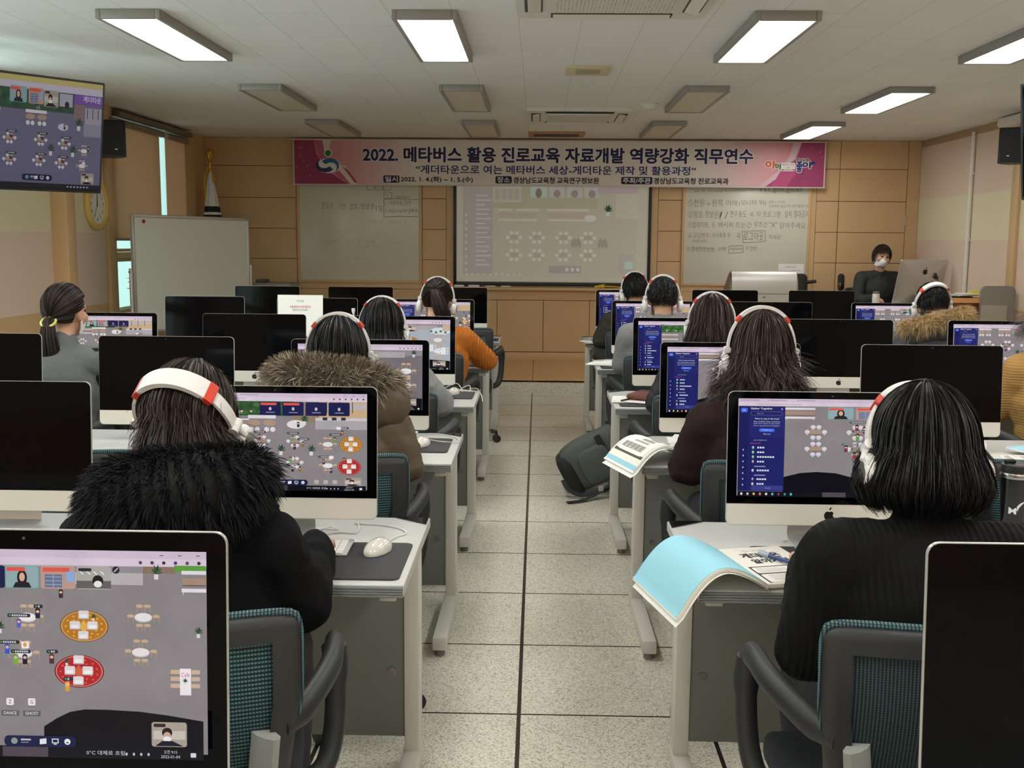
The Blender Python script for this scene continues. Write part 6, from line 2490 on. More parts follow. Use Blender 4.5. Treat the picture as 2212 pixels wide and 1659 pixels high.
# ================================================================== PEOPLE
M_skin = mat('skin', (206, 160, 132), 0.5, spec=0.35)
M_skin_pale = mat('skin_fair', (216, 172, 146), 0.5, spec=0.35)
M_eye = mat('eye_dark', (30, 24, 22), 0.2)
M_mask = mat('mask_white', (232, 232, 234), 0.8, bump=0.1, bump_scale=200)
M_trousers = mat('dark_trousers', (34, 35, 42), 0.85, bump=0.1, bump_scale=200)
M_shoes = mat('dark_shoes', (30, 29, 30), 0.5)
M_hp = mat('headphone_white', (224, 222, 222), 0.35)
M_hp_red = mat('headphone_red', (204, 62, 44), 0.45)
M_hp_pad = mat('headphone_pad', (206, 202, 196), 0.6)
M_hp_metal = mat('headphone_badge', (188, 182, 178), 0.2, metal=0.8)


def knit_mat(name, rgb, period=0.012, depth=0.6, axis=0, rough=0.9):
    m = mat(name, rgb, rough, spec=0.2, noise_amt=0.12, noise_scale=60)
    nt = m.node_tree
    tc = nt.nodes.new('ShaderNodeTexCoord')
    w = nt.nodes.new('ShaderNodeTexWave')
    w.bands_direction = 'XYZ'[axis]
    w.inputs['Scale'].default_value = 0.31 / period
    w.inputs['Distortion'].default_value = 1.2
    w.inputs['Detail'].default_value = 2
    nt.links.new(tc.outputs['Object'], w.inputs['Vector'])
    b = nt.nodes.new('ShaderNodeBump')
    b.inputs['Strength'].default_value = depth
    b.inputs['Distance'].default_value = 0.006
    nt.links.new(w.outputs['Fac'], b.inputs['Height'])
    nt.links.new(b.outputs[0], nt.nodes['Principled BSDF'].inputs['Normal'])
    return m


def wool_mat(name, rgb, amt=0.15):
    return mat(name, rgb, 0.95, spec=0.15, noise_amt=amt, noise_scale=120, bump=0.35, bump_scale=180)


def capsule(bm, p0, p1, r0, r1, n=12):
    p0, p1 = Vector(p0), Vector(p1)
    d = p1 - p0
    L = d.length
    d = d / L if L > 1e-6 else Vector((0, 0, 1))
    pts, rr = [], []
    for k in range(6):
        a = -PI / 2 + PI / 2 * (k + 0.15) / 5.15
        pts.append(p0 + d * r0 * math.sin(a))
        rr.append(r0 * math.cos(a))
    for k in range(1, 6):
        a = PI / 2 * k / 5.15
        pts.append(p1 + d * r1 * math.sin(a))
        rr.append(r1 * math.cos(a))
    if L > 1e-6:
        pts.insert(6, p1.copy())
        rr.insert(6, r1)
    else:
        pass
    bm_tube(bm, pts, rr, n)


def chain(bm, pts, rad):
    for a, b, r0, r1 in zip(pts, pts[1:], rad, rad[1:]):
        capsule(bm, a, b, r0, r1)


def remeshed(name, bm, voxel, smooth, m, parent=None, wrinkle=0.0, freq=9.0, seed=0):
    me = bpy.data.meshes.new(name)
    bm.to_mesh(me)
    bm.free()
    ts = bpy.data.scenes.new('work')
    o = bpy.data.objects.new(name, me)
    ts.collection.objects.link(o)
    r = o.modifiers.new('r', 'REMESH')
    r.mode = 'VOXEL'
    r.voxel_size = voxel
    s = o.modifiers.new('s', 'SMOOTH')
    s.factor, s.iterations = 0.5, smooth
    ts.view_layers[0].update()
    dg = ts.view_layers[0].depsgraph
    dg.update()
    new = bpy.data.meshes.new_from_object(o.evaluated_get(dg))
    bpy.data.objects.remove(o)
    bpy.data.scenes.remove(ts)
    bpy.data.meshes.remove(me)
    new.name = name
    if wrinkle:
        nv = len(new.vertices)
        co = np.empty(nv * 3)
        new.vertices.foreach_get('co', co)
        no = np.empty(nv * 3)
        new.vertices.foreach_get('normal', no)
        co, no = co.reshape(-1, 3), no.reshape(-1, 3)
        out = co.copy()
        off = Vector((seed * 3.1, seed * 1.7, 0))
        for i in range(nv):
            v = Vector(co[i])
            q = Vector((v.x * freq, v.y * freq, v.z * freq * 0.55)) + off
            k = noise.noise(q) + 0.5 * noise.noise(q * 2.3) + 0.7 * (0.5 - abs(noise.noise(Vector((q.x * 1.6 + 5, q.y * 1.6, q.z * 2.6)))) * 2.2)
            out[i] += no[i] * wrinkle * k
        new.vertices.foreach_set('co', out.ravel())
    new.materials.clear()
    new.materials.append(m)
    new.shade_smooth()
    new.update()
    o = bpy.data.objects.new(name, new)
    C.objects.link(o)
    if parent is not None:
        o.parent = parent
    return o


def hand(bm, w, u, side, curl=1.0):
    """palm, four fingers of different lengths and a thumb; w wrist, u direction of the fingers, side = +1 right hand"""
    u = Vector(u).normalized()
    n = Vector((0, 0, 1)) - u * u.z
    n.normalize()
    s = u.cross(n) * side            # towards the little finger
    rot = Matrix((s, u, n)).transposed()
    bm_ball(bm, w + u * 0.045, (0.040, 0.055, 0.017), 14, rot)
    capsule(bm, w - u * 0.01, w + u * 0.03, 0.025, 0.026)
    for i, (o, ln) in enumerate(((-0.029, 0.070), (-0.010, 0.078), (0.010, 0.073), (0.029, 0.058))):
        p = w + u * (0.085 - abs(o) * 0.25) + s * o
        d = (u + s * o * 4).normalized()
        for k, (f, b) in enumerate(((0.45, 14), (0.31, 38), (0.24, 52))):
            a = R(b * curl)
            q = p + (d * math.cos(a) - n * math.sin(a)) * ln * f
            capsule(bm, p, q, 0.0092 - 0.0008 * k, 0.0086 - 0.0008 * k, 8)
            p = q
    p = w + u * 0.02 - s * 0.03
    for d, ln, r in (((u * 0.55 - s * 0.75 - n * 0.15), 0.038, 0.0125), ((u * 0.85 - s * 0.35 - n * 0.35), 0.030, 0.0105)):
        q = p + d.normalized() * ln
        capsule(bm, p, q, r, r * 0.9, 8)
        p = q


def head_shape(bm, H):
    def E(c, r, seg=18):
        bm_ball(bm, H @ Vector(c), r, seg, H.to_3x3())

    def Cp(a, b, r0, r1):
        capsule(bm, H @ Vector(a), H @ Vector(b), r0, r1, 10)
    E((0, -0.012, 0.022), (0.074, 0.094, 0.090), 24)
    E((0, 0.030, -0.035), (0.060, 0.060, 0.072), 20)
    E((0, 0.045, -0.085), (0.040, 0.040, 0.030))
    Cp((0, 0.085, 0.005), (0, 0.104, -0.030), 0.009, 0.013)
    Cp((-0.012, 0.095, -0.034), (0.012, 0.095, -0.034), 0.009, 0.009)
    Cp((-0.035, 0.078, 0.022), (0.035, 0.078, 0.022), 0.012, 0.012)
    Cp((-0.018, 0.083, -0.062), (0.018, 0.083, -0.062), 0.009, 0.009)
    for s in (-1, 1):
        E((s * 0.045, 0.055, -0.025), (0.024, 0.026, 0.024), 12)
        E((s * 0.076, -0.005, -0.010), (0.010, 0.020, 0.032), 12)
        E((s * 0.072, 0.0, -0.03), (0.012, 0.014, 0.016), 10)


# ---- hair -----------------------------------------------------------
HA = np.array([0.083, 0.103, 0.104])
HC = np.array([0.0, -0.014, 0.020])


def np_mat(M):
    return np.array(M.to_3x3()), np.array(M.translation)


def fall_hair(H, style, n, seed, length=0.30, front=62, m=None, parent=None, lift=0.0, K=13, back_push=0.0, volume=1.0, wave=0.0, curl=0.0, width=0.0024, jitter=1.0, side_bias=0.0, front_len=0.115):
    """hair combed from the crown over the skull, then falling; style changes how the ends behave"""
    rng = np.random.default_rng(seed)
    Rm, T = np_mat(H)

    def path(th, L, off, k, ph):
        s = np.linspace(0, 1, k) * L
        rm, af = 0.100, R(97)
        al = s / rm
        a1 = np.minimum(al, af)
        d = np.stack([np.sin(a1) * math.sin(th), np.sin(a1) * math.cos(th), np.cos(a1)], 1)
        loc = HC + HA * d * (1 + off) * (1 + (volume - 1) * np.clip(a1 / af, 0, 1)[:, None])
        P = loc @ Rm.T + T
        e = np.maximum(al - af, 0) * rm
        cen = HC @ Rm.T + T
        base = P[np.argmax(al >= af)] if (al >= af).any() else P[-1]
        rad = base - cen
        rad[2] = 0
        rl = np.linalg.norm(rad)
        rad = rad / (rl + 1e-9)
        tot = max(L - af * rm, 1e-3)
        f = e / tot
        if style == 'bob':
            fl = 0.030 * np.sin(np.pi * np.clip(f, 0, 1) * 0.62) - 0.055 * np.clip(f - 0.62, 0, 1) ** 1.5 * 2.6
        elif style == 'flip':
            fl = 0.020 * np.sin(np.pi * f * 0.5) + 0.055 * np.clip(f - 0.45, 0, 1) ** 1.6 * 1.8
        elif style == 'long':
            fl = -0.012 * np.sin(np.pi * np.clip(f * 1.6, 0, 1)) + 0.03 * f
        else:
            fl = 0.01 * f
        wv = wave * np.sin(e * 55 + ph) * np.clip(f, 0, 1)
        P = P + rad[None, :] * (fl * (e > 0) + wv)[:, None]
        tang = np.array([-rad[1], rad[0], 0.0])
        P = P + tang[None, :] * (wave * 0.8 * np.cos(e * 48 + ph * 1.7) * np.clip(f, 0, 1))[:, None]
        P[:, 2] -= e
        bk = max(0.0, -math.cos(th))
        P[:, 1] -= back_push * bk * np.clip(f, 0, 1) ** 1.2
        P[:, 0] += side_bias * np.clip(f, 0, 1)
        return P

    def L_of(th):
        t = abs((math.degrees(th) + 180) % 360 - 180)
        if t < front - 12:
            return front_len
        k = min(1.0, (t - front + 12) / 22)
        return front_len + (length - front_len) * k * k * (3 - 2 * k)
    paths, tones, wd = [], [], []
    for i in range(n):
        th = rng.uniform(0, 2 * PI)
        L = L_of(th) * (1 - abs(rng.normal(0, 0.07 * jitter)))
        if rng.random() < 0.12:
            L *= rng.uniform(0.6, 0.95)
        off = 0.005 + abs(rng.normal(0, 0.035)) + lift
        ph = rng.uniform(0, 6.28) if rng.random() < 0.3 else round(th * 5) * 1.3
        P = path(th + rng.normal(0, 0.02), L, off, K, ph)
        drift = rng.normal(0, 0.006 * jitter, 3)
        P = P + np.linspace(0, 1, K)[:, None] ** 2 * drift
        paths.append(P)
        tones.append(np.clip(rng.beta(1.6, 3.2), 0, 1))
        wd.append(width * rng.uniform(0.6, 1.25))
    nt_, nk = 60, 15
    sv, sf = [], []
    for i in range(nt_):
        th = 2 * PI * i / nt_
        sv.append(path(th, L_of(th) * 0.95, -0.02, nk, round(th * 5) * 1.3))
    sv = np.array(sv)
    for i in range(nt_):
        j = (i + 1) % nt_
        for k in range(nk - 1):
            sf.append((i * nk + k, i * nk + k + 1, j * nk + k + 1, j * nk + k))
    return strands_mesh('hair', paths, wd, tones, m, parent, (sv.reshape(-1, 3), sf))


def _scalp_ok(d):
    return not (d[1] > 0.30 and d[2] < 0.42) and d[2] > -0.62 and not (abs(d[0]) > 0.55 and d[2] < -0.2 and d[1] > -0.25)


def pulled_hair(H, n, seed, m, parent, pole=20.0, tail=0.24, tail_r=0.028, tail_out=0.05, tail_side=0.0, tie_mat=None, volume=1.0):
    """hair combed back to a tie, with a hanging tail"""
    rng = np.random.default_rng(seed)
    Rm, T = np_mat(H)
    pe = R(pole)
    pv = np.array([0, -math.cos(pe), math.sin(pe)])
    ux = np.array([1.0, 0, 0])
    uy = np.cross(pv, ux)

    def path(th, off, k, short=1.0):
        amax = 0.2
        for a in np.linspace(0.2, 2.7, 60):
            d = pv * math.cos(a) + (ux * math.sin(th) + uy * math.cos(th)) * math.sin(a)
            if not _scalp_ok(d):
                break
            amax = a
        a = np.linspace(amax * short, 0.10, k)
        d = pv[None] * np.cos(a)[:, None] + (ux * math.sin(th) + uy * math.cos(th))[None] * np.sin(a)[:, None]
        f = np.linspace(0, 1, k)
        o = off * np.sin(np.pi * np.clip(f * 0.9 + 0.1, 0, 1))
        return (HC + HA * volume * d * (1 + o[:, None])) @ Rm.T + T
    K = 12
    paths, tones, wd = [], [], []
    for i in range(int(n * 0.6)):
        paths.append(path(rng.uniform(0, 2 * PI), 0.01 + abs(rng.normal(0, 0.02)), K, rng.uniform(0.75, 1.0)))
        tones.append(rng.beta(1.6, 3.2))
        wd.append(0.0023 * rng.uniform(0.6, 1.2))
    sv, sf = [], []
    nt_ = 48
    for i in range(nt_):
        sv.append(path(2 * PI * i / nt_, -0.015, K))
    sv = np.array(sv)
    for i in range(nt_):
        j = (i + 1) % nt_
        for k in range(K - 1):
            sf.append((i * K + k, j * K + k, j * K + k + 1, i * K + k + 1))
    p0 = (HC + HA * volume * pv * 1.0) @ Rm.T + T
    out = Rm @ np.array([0, -1, 0.15])

    def tailc(f):
        return p0 + out * tail_out * np.sin(np.clip(f * 2.2, 0, 1) * np.pi / 2) + np.array([tail_side * f, 0.02 * f, -tail * f ** 1.15])
    nT, kT = int(n * 0.4), K
    for i in range(nT):
        an, q = rng.uniform(0, 2 * PI), math.sqrt(rng.random())
        fs = np.linspace(0, rng.uniform(0.8, 1.0), kT)
        P = np.array([tailc(f) for f in fs])
        rr_ = tail_r * (0.45 + 0.55 * np.sin(np.clip(fs * 1.4, 0, 1) * np.pi / 2)) * (1 - 0.75 * np.clip(fs - 0.6, 0, 1) ** 1.2 * 2)
        P[:, 0] += rr_ * q * math.cos(an)
        P[:, 1] += rr_ * q * math.sin(an) * 0.8
        paths.append(P)
        tones.append(rng.beta(1.6, 3.2))
        wd.append(0.0023 * rng.uniform(0.6, 1.2))
    base = len(sv.reshape(-1, 3))
    tv = []
    for k in range(kT):
        f = k / (kT - 1)
        r_ = tail_r * 0.85 * (0.45 + 0.55 * math.sin(min(1, f * 1.4) * PI / 2)) * (1 - 0.75 * max(0, f - 0.6) ** 1.2 * 2)
        c = tailc(f)
        for j in range(12):
            tv.append(c + np.array([r_ * math.cos(2 * PI * j / 12), r_ * 0.8 * math.sin(2 * PI * j / 12), 0]))
    for k in range(kT - 1):
        for j in range(12):
            j2 = (j + 1) % 12
            sf.append((base + k * 12 + j, base + k * 12 + j2, base + (k + 1) * 12 + j2, base + (k + 1) * 12 + j))
    o = strands_mesh('hair', paths, wd, tones, m, parent, (np.vstack([sv.reshape(-1, 3), np.array(tv)]), sf))
    if tie_mat:
        bm = bmesh.new()
        c = tailc(0.10)
        bm_tube(bm, [Vector(c) + Vector((tail_r * 0.75 * math.cos(a), 0.0, tail_r * 0.75 * math.sin(a) * 0.6)) + Vector((0, tail_r * 0.5 * math.sin(a), 0)) for a in np.linspace(0, 2 * PI, 17)], 0.006, 8, cap=False)
        obj('hair_tie', bm, tie_mat, o)
    return o


def short_hair(H, n, seed, m, parent, ln=0.035, volume=1.0, messy=0.5, fringe=0.0, thin=0.0):
    rng = np.random.default_rng(seed)
    Rm, T = np_mat(H)
    paths, tones, wd = [], [], []
    K = 6
    while len(paths) < n:
        d = rng.normal(size=3)
        d /= np.linalg.norm(d)
        lim = 0.42 - fringe
        if d[1] > 0.30 and d[2] < lim - (0.25 * abs(d[0]) if fringe else 0):
            continue
        if d[2] < -0.55 or (abs(d[0]) > 0.6 and d[2] < -0.25 and d[1] > -0.3):
            continue
        if thin and np.linalg.norm(d - np.array([0.0, -0.50, 0.87])) < 0.33 and rng.random() < thin:
            continue
        tan = np.array([0, 0, -1.0]) + d * d[2]
        if d[2] > 0.75:
            tan = np.array([0.4 * np.sign(d[0]), 0.8 if d[1] > -0.2 else -0.6, -0.2])
            tan -= d * tan.dot(d)
        tan = tan + rng.normal(0, messy, 3)
        tan -= d * tan.dot(d)
        tan /= np.linalg.norm(tan) + 1e-9
        L = ln * rng.uniform(0.6, 1.2) * (0.55 if d[2] < -0.2 else 1.0)
        f = np.linspace(0, 1, K)[:, None]
        d2 = d + tan * f * (L / 0.1)
        d2 /= np.linalg.norm(d2, axis=1, keepdims=True)
        P = HC + HA * d2 * volume * (1 + (0.02 + 0.10 * volume * rng.random() * f * (1 - 0.5 * f)))
        paths.append(P @ Rm.T + T)
        tones.append(rng.beta(1.6, 3.2))
        wd.append(0.0024 * rng.uniform(0.6, 1.2))
    sv, sf = [], []
    nt_, nk = 48, 12
    for i in range(nt_):
        th = 2 * PI * i / nt_
        amax = 0.1
        for a in np.linspace(0.1, 2.4, 60):
            d = np.array([math.sin(a) * math.sin(th), math.sin(a) * math.cos(th), math.cos(a)])
            if (d[1] > 0.30 and d[2] < 0.45 - fringe) or d[2] < -0.52 or (abs(d[0]) > 0.6 and d[2] < -0.2 and d[1] > -0.3):
                break
            amax = a
        for a in np.linspace(0, amax, nk):
            d = np.array([math.sin(a) * math.sin(th), math.sin(a) * math.cos(th), math.cos(a)])
            sv.append((HC + HA * d * volume * 0.985) @ Rm.T + T)
    for i in range(nt_):
        j = (i + 1) % nt_
        for k in range(nk - 1):
            sf.append((i * nk + k, i * nk + k + 1, j * nk + k + 1, j * nk + k))
    return strands_mesh('hair', paths, wd, tones, m, parent, (np.array(sv), sf))


def fur(name, spine, n, seed, m, parent, ln=0.05, flat=1.0, droop=0.5, bias=(0, 0, 0), width=0.0022, clump=0.5, K=6):
    """fur standing on a rounded roll that follows the spine [(point, radius)]"""
    rng = np.random.default_rng(seed)
    pp = bezier([p for p, r in spine], 5)
    R0 = np.interp(np.linspace(0, len(spine) - 1, len(pp)), np.arange(len(spine)), [r for p, r in spine])
    P0 = np.array([list(p) for p in pp], float)
    seg = np.linalg.norm(P0[1:] - P0[:-1], axis=1) * (R0[1:] + R0[:-1])
    cum = np.concatenate([[0], np.cumsum(seg)]) / seg.sum()
    bias = np.array(bias, float)
    paths, tones, wd = [], [], []
    for i in range(n):
        u = rng.random()
        k = min(np.searchsorted(cum, u) - 1, len(seg) - 1)
        k = max(k, 0)
        t = (u - cum[k]) / (cum[k + 1] - cum[k] + 1e-9)
        c = P0[k] + (P0[k + 1] - P0[k]) * t
        r = R0[k] + (R0[k + 1] - R0[k]) * t
        ax = P0[k + 1] - P0[k]
        ax /= np.linalg.norm(ax)
        d = rng.normal(size=3)
        if 3 < k < len(seg) - 4 or rng.random() < 0.6:
            d -= ax * d.dot(ax)
        d /= np.linalg.norm(d)
        d[1] *= flat
        root = c + d * r * 0.86
        cl = np.array([noise.noise(Vector(root * 22 + j * 7.0)) for j in range(3)])
        dirv = d + bias + cl * clump + rng.normal(0, 0.18, 3)
        dirv /= np.linalg.norm(dirv)
        L = ln * rng.uniform(0.55, 1.2)
        f = np.linspace(0, 1, K)[:, None]
        P = root + dirv * L * f + np.array([0, 0, -1.0]) * L * droop * f ** 2
        paths.append(P)
        tones.append(np.clip(rng.beta(1.3, 2.2) + 0.25 * (rng.random() < 0.1), 0, 1))
        wd.append(width * rng.uniform(0.6, 1.2))
    bm = bmesh.new()
    chain(bm, [Vector(p) for p in P0], list(R0 * 0.86))
    bmesh.ops.triangulate(bm, faces=[f for f in bm.faces if len(f.verts) > 4])
    bm.verts.index_update()
    sv = [tuple(v.co) for v in bm.verts]
    sf = [tuple(v.index for v in f.verts) for f in bm.faces]
    sf = [q if len(q) == 4 else q + (q[-1],) for q in sf if len(q) >= 3]
    bm.free()
    sf = [q for q in sf if len(set(q)) == 4]
    return strands_mesh(name, paths, wd, tones, m, parent, (sv, sf), tip=0.12)


# ---- headphones ------------------------------------------------------
def headphones(label, W, tilt=0.0, scale=1.0, mic=None, width=0.026):
    """W: head matrix in the room; worn over the head, so a thing of its own"""
    t = thing('headphones', label, 'headphones', group='white headphones worn by the trainees')
    t.matrix_world = W @ Matrix.Translation((0, -0.008, 0.0)) @ Matrix.Rotation(R(tilt), 4, 'X')
    sx, sz, z0 = 0.094 * scale, 0.116 * scale, 0.010

    def arc(a0, a1, th, w, name, m, parent, n=14, grow=0.0):
        bm = bmesh.new()
        o, i = [], []
        for k in range(n + 1):
            a = R(a0 + (a1 - a0) * k / n)
            o.append(((sx + th) * math.sin(a), z0 + (sz + th) * math.cos(a)))
            i.append((sx * math.sin(a), z0 + sz * math.cos(a)))
        bm_prism(bm, i + list(reversed(o)), -w / 2, w / 2, XZ, bevel=0.0015)
        return obj(name, bm, m, parent, 50)
    arc(-40, 40, 0.011, width * 1.25, 'headband', M_hp, t, 22)
    for s in (-1, 1):
        arc(s * 40, s * 50, 0.0115, width * 1.32, 'red_accent', M_hp_red, t, 6)['label'] = 'red band on the headband'
        ar = arc(s * 50, s * 92, 0.007, width * 0.8, 'band_arm', M_hp, t, 12)
        bm = bmesh.new()
        ex, ez = s * (sx + 0.006), z0 + sz * math.cos(R(92))
        bm_tube(bm, [(ex, -0.016, ez), (ex, 0.016, ez)], 0.0105, 14)
        obj('hinge', bm, M_hp, ar, 50)
        bm = bmesh.new()
        MX = Matrix.Translation((s * (sx + 0.002), 0.006, -0.045)) @ Matrix.Rotation(s * PI / 2, 4, 'Y')
        bm_lathe(bm, [(0, 0.020), (0.022, 0.020), (0.032, 0.015), (0.036, 0.008), (0.036, 0.0), (0, 0.0)], 24, MX)
        bm_tube(bm, [(ex, 0.002, ez), (s * (sx + 0.012), 0.005, -0.022)], [0.008, 0.012], 10)
        cup = obj('ear_cup', bm, M_hp, t, 40)
        bm = bmesh.new()
        bm_lathe(bm, [(0, 0.0), (0.034, 0.0), (0.038, -0.006), (0.034, -0.012), (0.020, -0.013), (0, -0.008)], 24, MX)
        obj('ear_cushion', bm, M_hp_pad, cup, 60)
        bm = bmesh.new()
        bm_lathe(bm, [(0, 0.0208), (0.021, 0.0208), (0.021, 0.0202), (0, 0.0202)], 20, MX)
        obj('cup_badge', bm, M_hp_metal, cup)
    if mic:
        bm = bmesh.new()
        s = -1
        x = s * (sx + 0.02)
        if mic == 'up':
            pts = [(x, 0.0, -0.045), (x - 0.004, -0.01, 0.02), (x - 0.008, -0.014, 0.085)]
        else:
            pts = [(x, 0.0, -0.045), (x - 0.005, 0.02, -0.085), (x + 0.01, 0.06, -0.11)]
        bm_tube(bm, bezier(pts, 5), [0.004] * 9 + [0.008, 0.008], 8)
        bm_ball(bm, (x, 0.0, -0.045), (0.012, 0.016, 0.016), 12)
        obj('microphone_boom', bm, M_hp, t, 60)
    return t


# ---- whole seated person ----------------------------------------------
def person(label, X, Yh, ztop, coat, hair=None, yaw=0.0, head=(0, 0, 0), hy=0.10, hx=0.0, z0=0.0, bulk=1.0, shoulder=0.165, elbows=None, wrists=None,
           mask=True, sleeve=True, wrinkle=0.006, seed=1, hands_dir=None, collar=0.062, trousers=None, shoes=True, voxel=0.010, skin=None, coat_name='coat', neck=0.02, vest=None, shdrop=0.0):
    skin = skin or M_skin
    yw = R(yaw)
    # local frame: origin on the floor under the pelvis
    base = Vector((X - hx * math.cos(yw) + hy * math.sin(yw), Yh - hy * math.cos(yw) - hx * math.sin(yw), z0))
    zc = ztop - z0 - 0.118
    Hl = Matrix.Translation((hx, hy, zc)) @ Matrix.Rotation(R(head[1]), 4, 'Z') @ Matrix.Rotation(R(head[2]), 4, 'Y') @ Matrix.Rotation(R(head[0]), 4, 'X')
    N = Vector((hx * 0.7, hy - 0.055, zc - 0.185))
    sz = zc - 0.225 - shdrop
    S = [Vector((hx * 0.5 + s * shoulder, hy - 0.075, sz)) for s in (-1, 1)]
    El = elbows or [(-0.235, 0.10, 0.775), (0.235, 0.10, 0.775)]
    Wr = wrists or [(-0.13, 0.33, 0.787), (0.13, 0.33, 0.787)]
    El, Wr = [Vector(e) for e in El], [Vector(w) for w in Wr]
    chest = Vector((hx * 0.4, hy * 0.55 - 0.045, sz - 0.13))
    waist = Vector((hx * 0.2, -0.01, 0.70))
    pel = Vector((0, -0.02, 0.57))
    hips = [Vector((s * 0.085, 0.0, 0.565)) for s in (-1, 1)]
    knees = [Vector((s * 0.115, 0.40, 0.56)) for s in (-1, 1)]
    ank = [Vector((s * 0.12, 0.375, 0.10)) for s in (-1, 1)]
    # body
    bm = bmesh.new()
    head_shape(bm, Hl)
    chain(bm, [Hl @ Vector((0, -0.02, -0.05)), N, chest + Vector((0, 0, 0.08))], [0.050, 0.052, 0.07])
    chain(bm, [S[0], S[1]], [0.05, 0.05])
    bm_ball(bm, chest, (0.145, 0.095, 0.17))
    bm_ball(bm, waist, (0.125, 0.09, 0.14))
    chain(bm, [hips[0], hips[1]], [0.10, 0.10])
    for i in (0, 1):
        chain(bm, [S[i], El[i], Wr[i]], [0.046, 0.036, 0.025])
        u = hands_dir[i] if hands_dir else (Wr[i] - El[i]) * Vector((0.6, 1, 0.1))
        u = Vector(u)
        hand(bm, Wr[i], u, 1 if i else -1)
        chain(bm, [hips[i], knees[i], ank[i]], [0.082, 0.056, 0.038])
        capsule(bm, ank[i] + Vector((0, -0.03, -0.055)), ank[i] + Vector((0, 0.13, -0.062)), 0.036, 0.03)
    b = remeshed('person', bm, 0.0068, 3, skin)
    b.location = base
    b.rotation_euler = (0, 0, yw)
    tag(b, label, 'person')
    # trousers and shoes
    bm = bmesh.new()
    chain(bm, [hips[0], hips[1]], [0.112, 0.112])
    for i in (0, 1):
        chain(bm, [hips[i], knees[i], ank[i] + Vector((0, 0, 0.02))], [0.096, 0.072, 0.056])
    remeshed('trousers', bm, 0.014, 4, trousers or M_trousers, b, 0.004, 12, seed)
    bm = bmesh.new()
    for i in (0, 1):
        capsule(bm, ank[i] + Vector((0, -0.035, -0.055)), ank[i] + Vector((0, 0.135, -0.06)), 0.043, 0.038)
        capsule(bm, ank[i] + Vector((0, -0.02, -0.02)), ank[i] + Vector((0, -0.01, -0.05)), 0.042, 0.042)
    remeshed('shoes', bm, 0.010, 3, M_shoes, b)
    # upper clothing
    bm = bmesh.new()
    k = bulk
    chain(bm, [pel + Vector((-0.08, 0, 0.035)), pel + Vector((0.08, 0, 0.035))], [0.10 * k, 0.10 * k])
    bm_ball(bm, waist, (0.150 * k, 0.112 * k, 0.19))
    bm_ball(bm, chest, (0.172 * k, 0.118 * k, 0.205))
    chain(bm, [S[0] * 0.9 + N * 0.1 + Vector((0, 0, 0.0)), S[1] * 0.9 + N * 0.1], [0.066 * k, 0.066 * k])
    for i in (0, 1):
        chain(bm, [N + Vector((0, 0, -0.01)), S[i]], [collar, 0.064 * k])
    chain(bm, [N + Vector((0, 0, -0.03)), N + Vector((0, 0.004 + neck * 0.2, neck))], [collar + 0.008, collar])
    sl = bmesh.new() if vest else bm
    for i in (0, 1):
        cuff = Wr[i] - (Wr[i] - El[i]).normalized() * 0.005
        chain(sl, [S[i], El[i], cuff], [0.066 * k * (0.92 if vest else 1), 0.056 * k, 0.041 * k])
    if vest:
        remeshed('sleeves', sl, 0.010, 4, vest, b, wrinkle, 14, seed)
    remeshed(coat_name, bm, voxel, 5, coat, b, wrinkle, 10, seed)
    # eyes, mask
    bm = bmesh.new()
    for s in (-1, 1):
        bm_ball(bm, Hl @ Vector((s * 0.031, 0.0815, 0.004)), (0.013, 0.008, 0.0055), 10, Hl.to_3x3())
    obj('eyes', bm, M_eye, b)
    bm = bmesh.new()
    for s in (-1, 1):
        capsule(bm, Hl @ Vector((s * 0.016, 0.0915, 0.024)), Hl @ Vector((s * 0.046, 0.080, 0.026)), 0.0035, 0.0025, 6)
    obj('eyebrows', bm, M_eye, b)
    if mask:
        bm = bmesh.new()
        g = []
        for j in range(9):
            v = j / 8
            row = []
            for i in range(13):
                u = -1 + 2 * i / 12
                z = -0.018 - 0.082 * v - 0.012 * (1 - abs(u)) * (0.5 - v)
                bulge = (1 - u * u) * (0.030 * math.sin(PI * (0.15 + 0.8 * v))) + 0.006
                y = 0.082 - 0.075 * u * u + bulge - 0.012 * v * v
                row.append(bm.verts.new(Hl @ Vector((u * 0.066, y, z))))
            g.append(row)
        for a_, b_ in zip(g, g[1:]):
            for i in range(12):
                bm.faces.new((a_[i], a_[i + 1], b_[i + 1], b_[i]))
        for s in (-1, 1):
            for z in (-0.024, -0.085):
                bm_tube(bm, [Hl @ Vector((s * 0.064, 0.012, z)), Hl @ Vector((s * 0.080, -0.002, -0.035 + (0.02 if z > -0.05 else -0.015)))], 0.0018, 6)
        obj('face_mask', bm, M_mask, b, 80)['label'] = 'white face mask'
    if hair:
        hair(Hl, b)
    b['_'] = 0
    del b['_']
    M = Matrix.Translation(base) @ Matrix.Rotation(yw, 4, 'Z')
    return b, M @ Hl, Hl


BLACK_HAIR = strand_mat('black_hair', (14, 13, 14), (34, 31, 31), 0.42, 0.4)
DARK_BROWN = strand_mat('dark_brown_hair', (26, 20, 18), (66, 50, 40), 0.42, 0.4)
BROWN_HAIR = strand_mat('brown_hair', (36, 24, 22), (76, 54, 47), 0.38, 0.5)
GREY_HAIR = strand_mat('grey_curly_hair', (70, 62, 66), (170, 160, 162), 0.5, 0.4)
FUR_BLACK = strand_mat('black_fur', (6, 6, 8), (26, 26, 29), 0.6, 0.25)
FUR_BROWN = strand_mat('brown_fur', (62, 50, 40), (196, 182, 160), 0.6, 0.2)
FUR_TAN = strand_mat('tan_fur', (150, 120, 78), (230, 206, 160), 0.6, 0.2)
TRAINEE = 'person seated at a computer, '

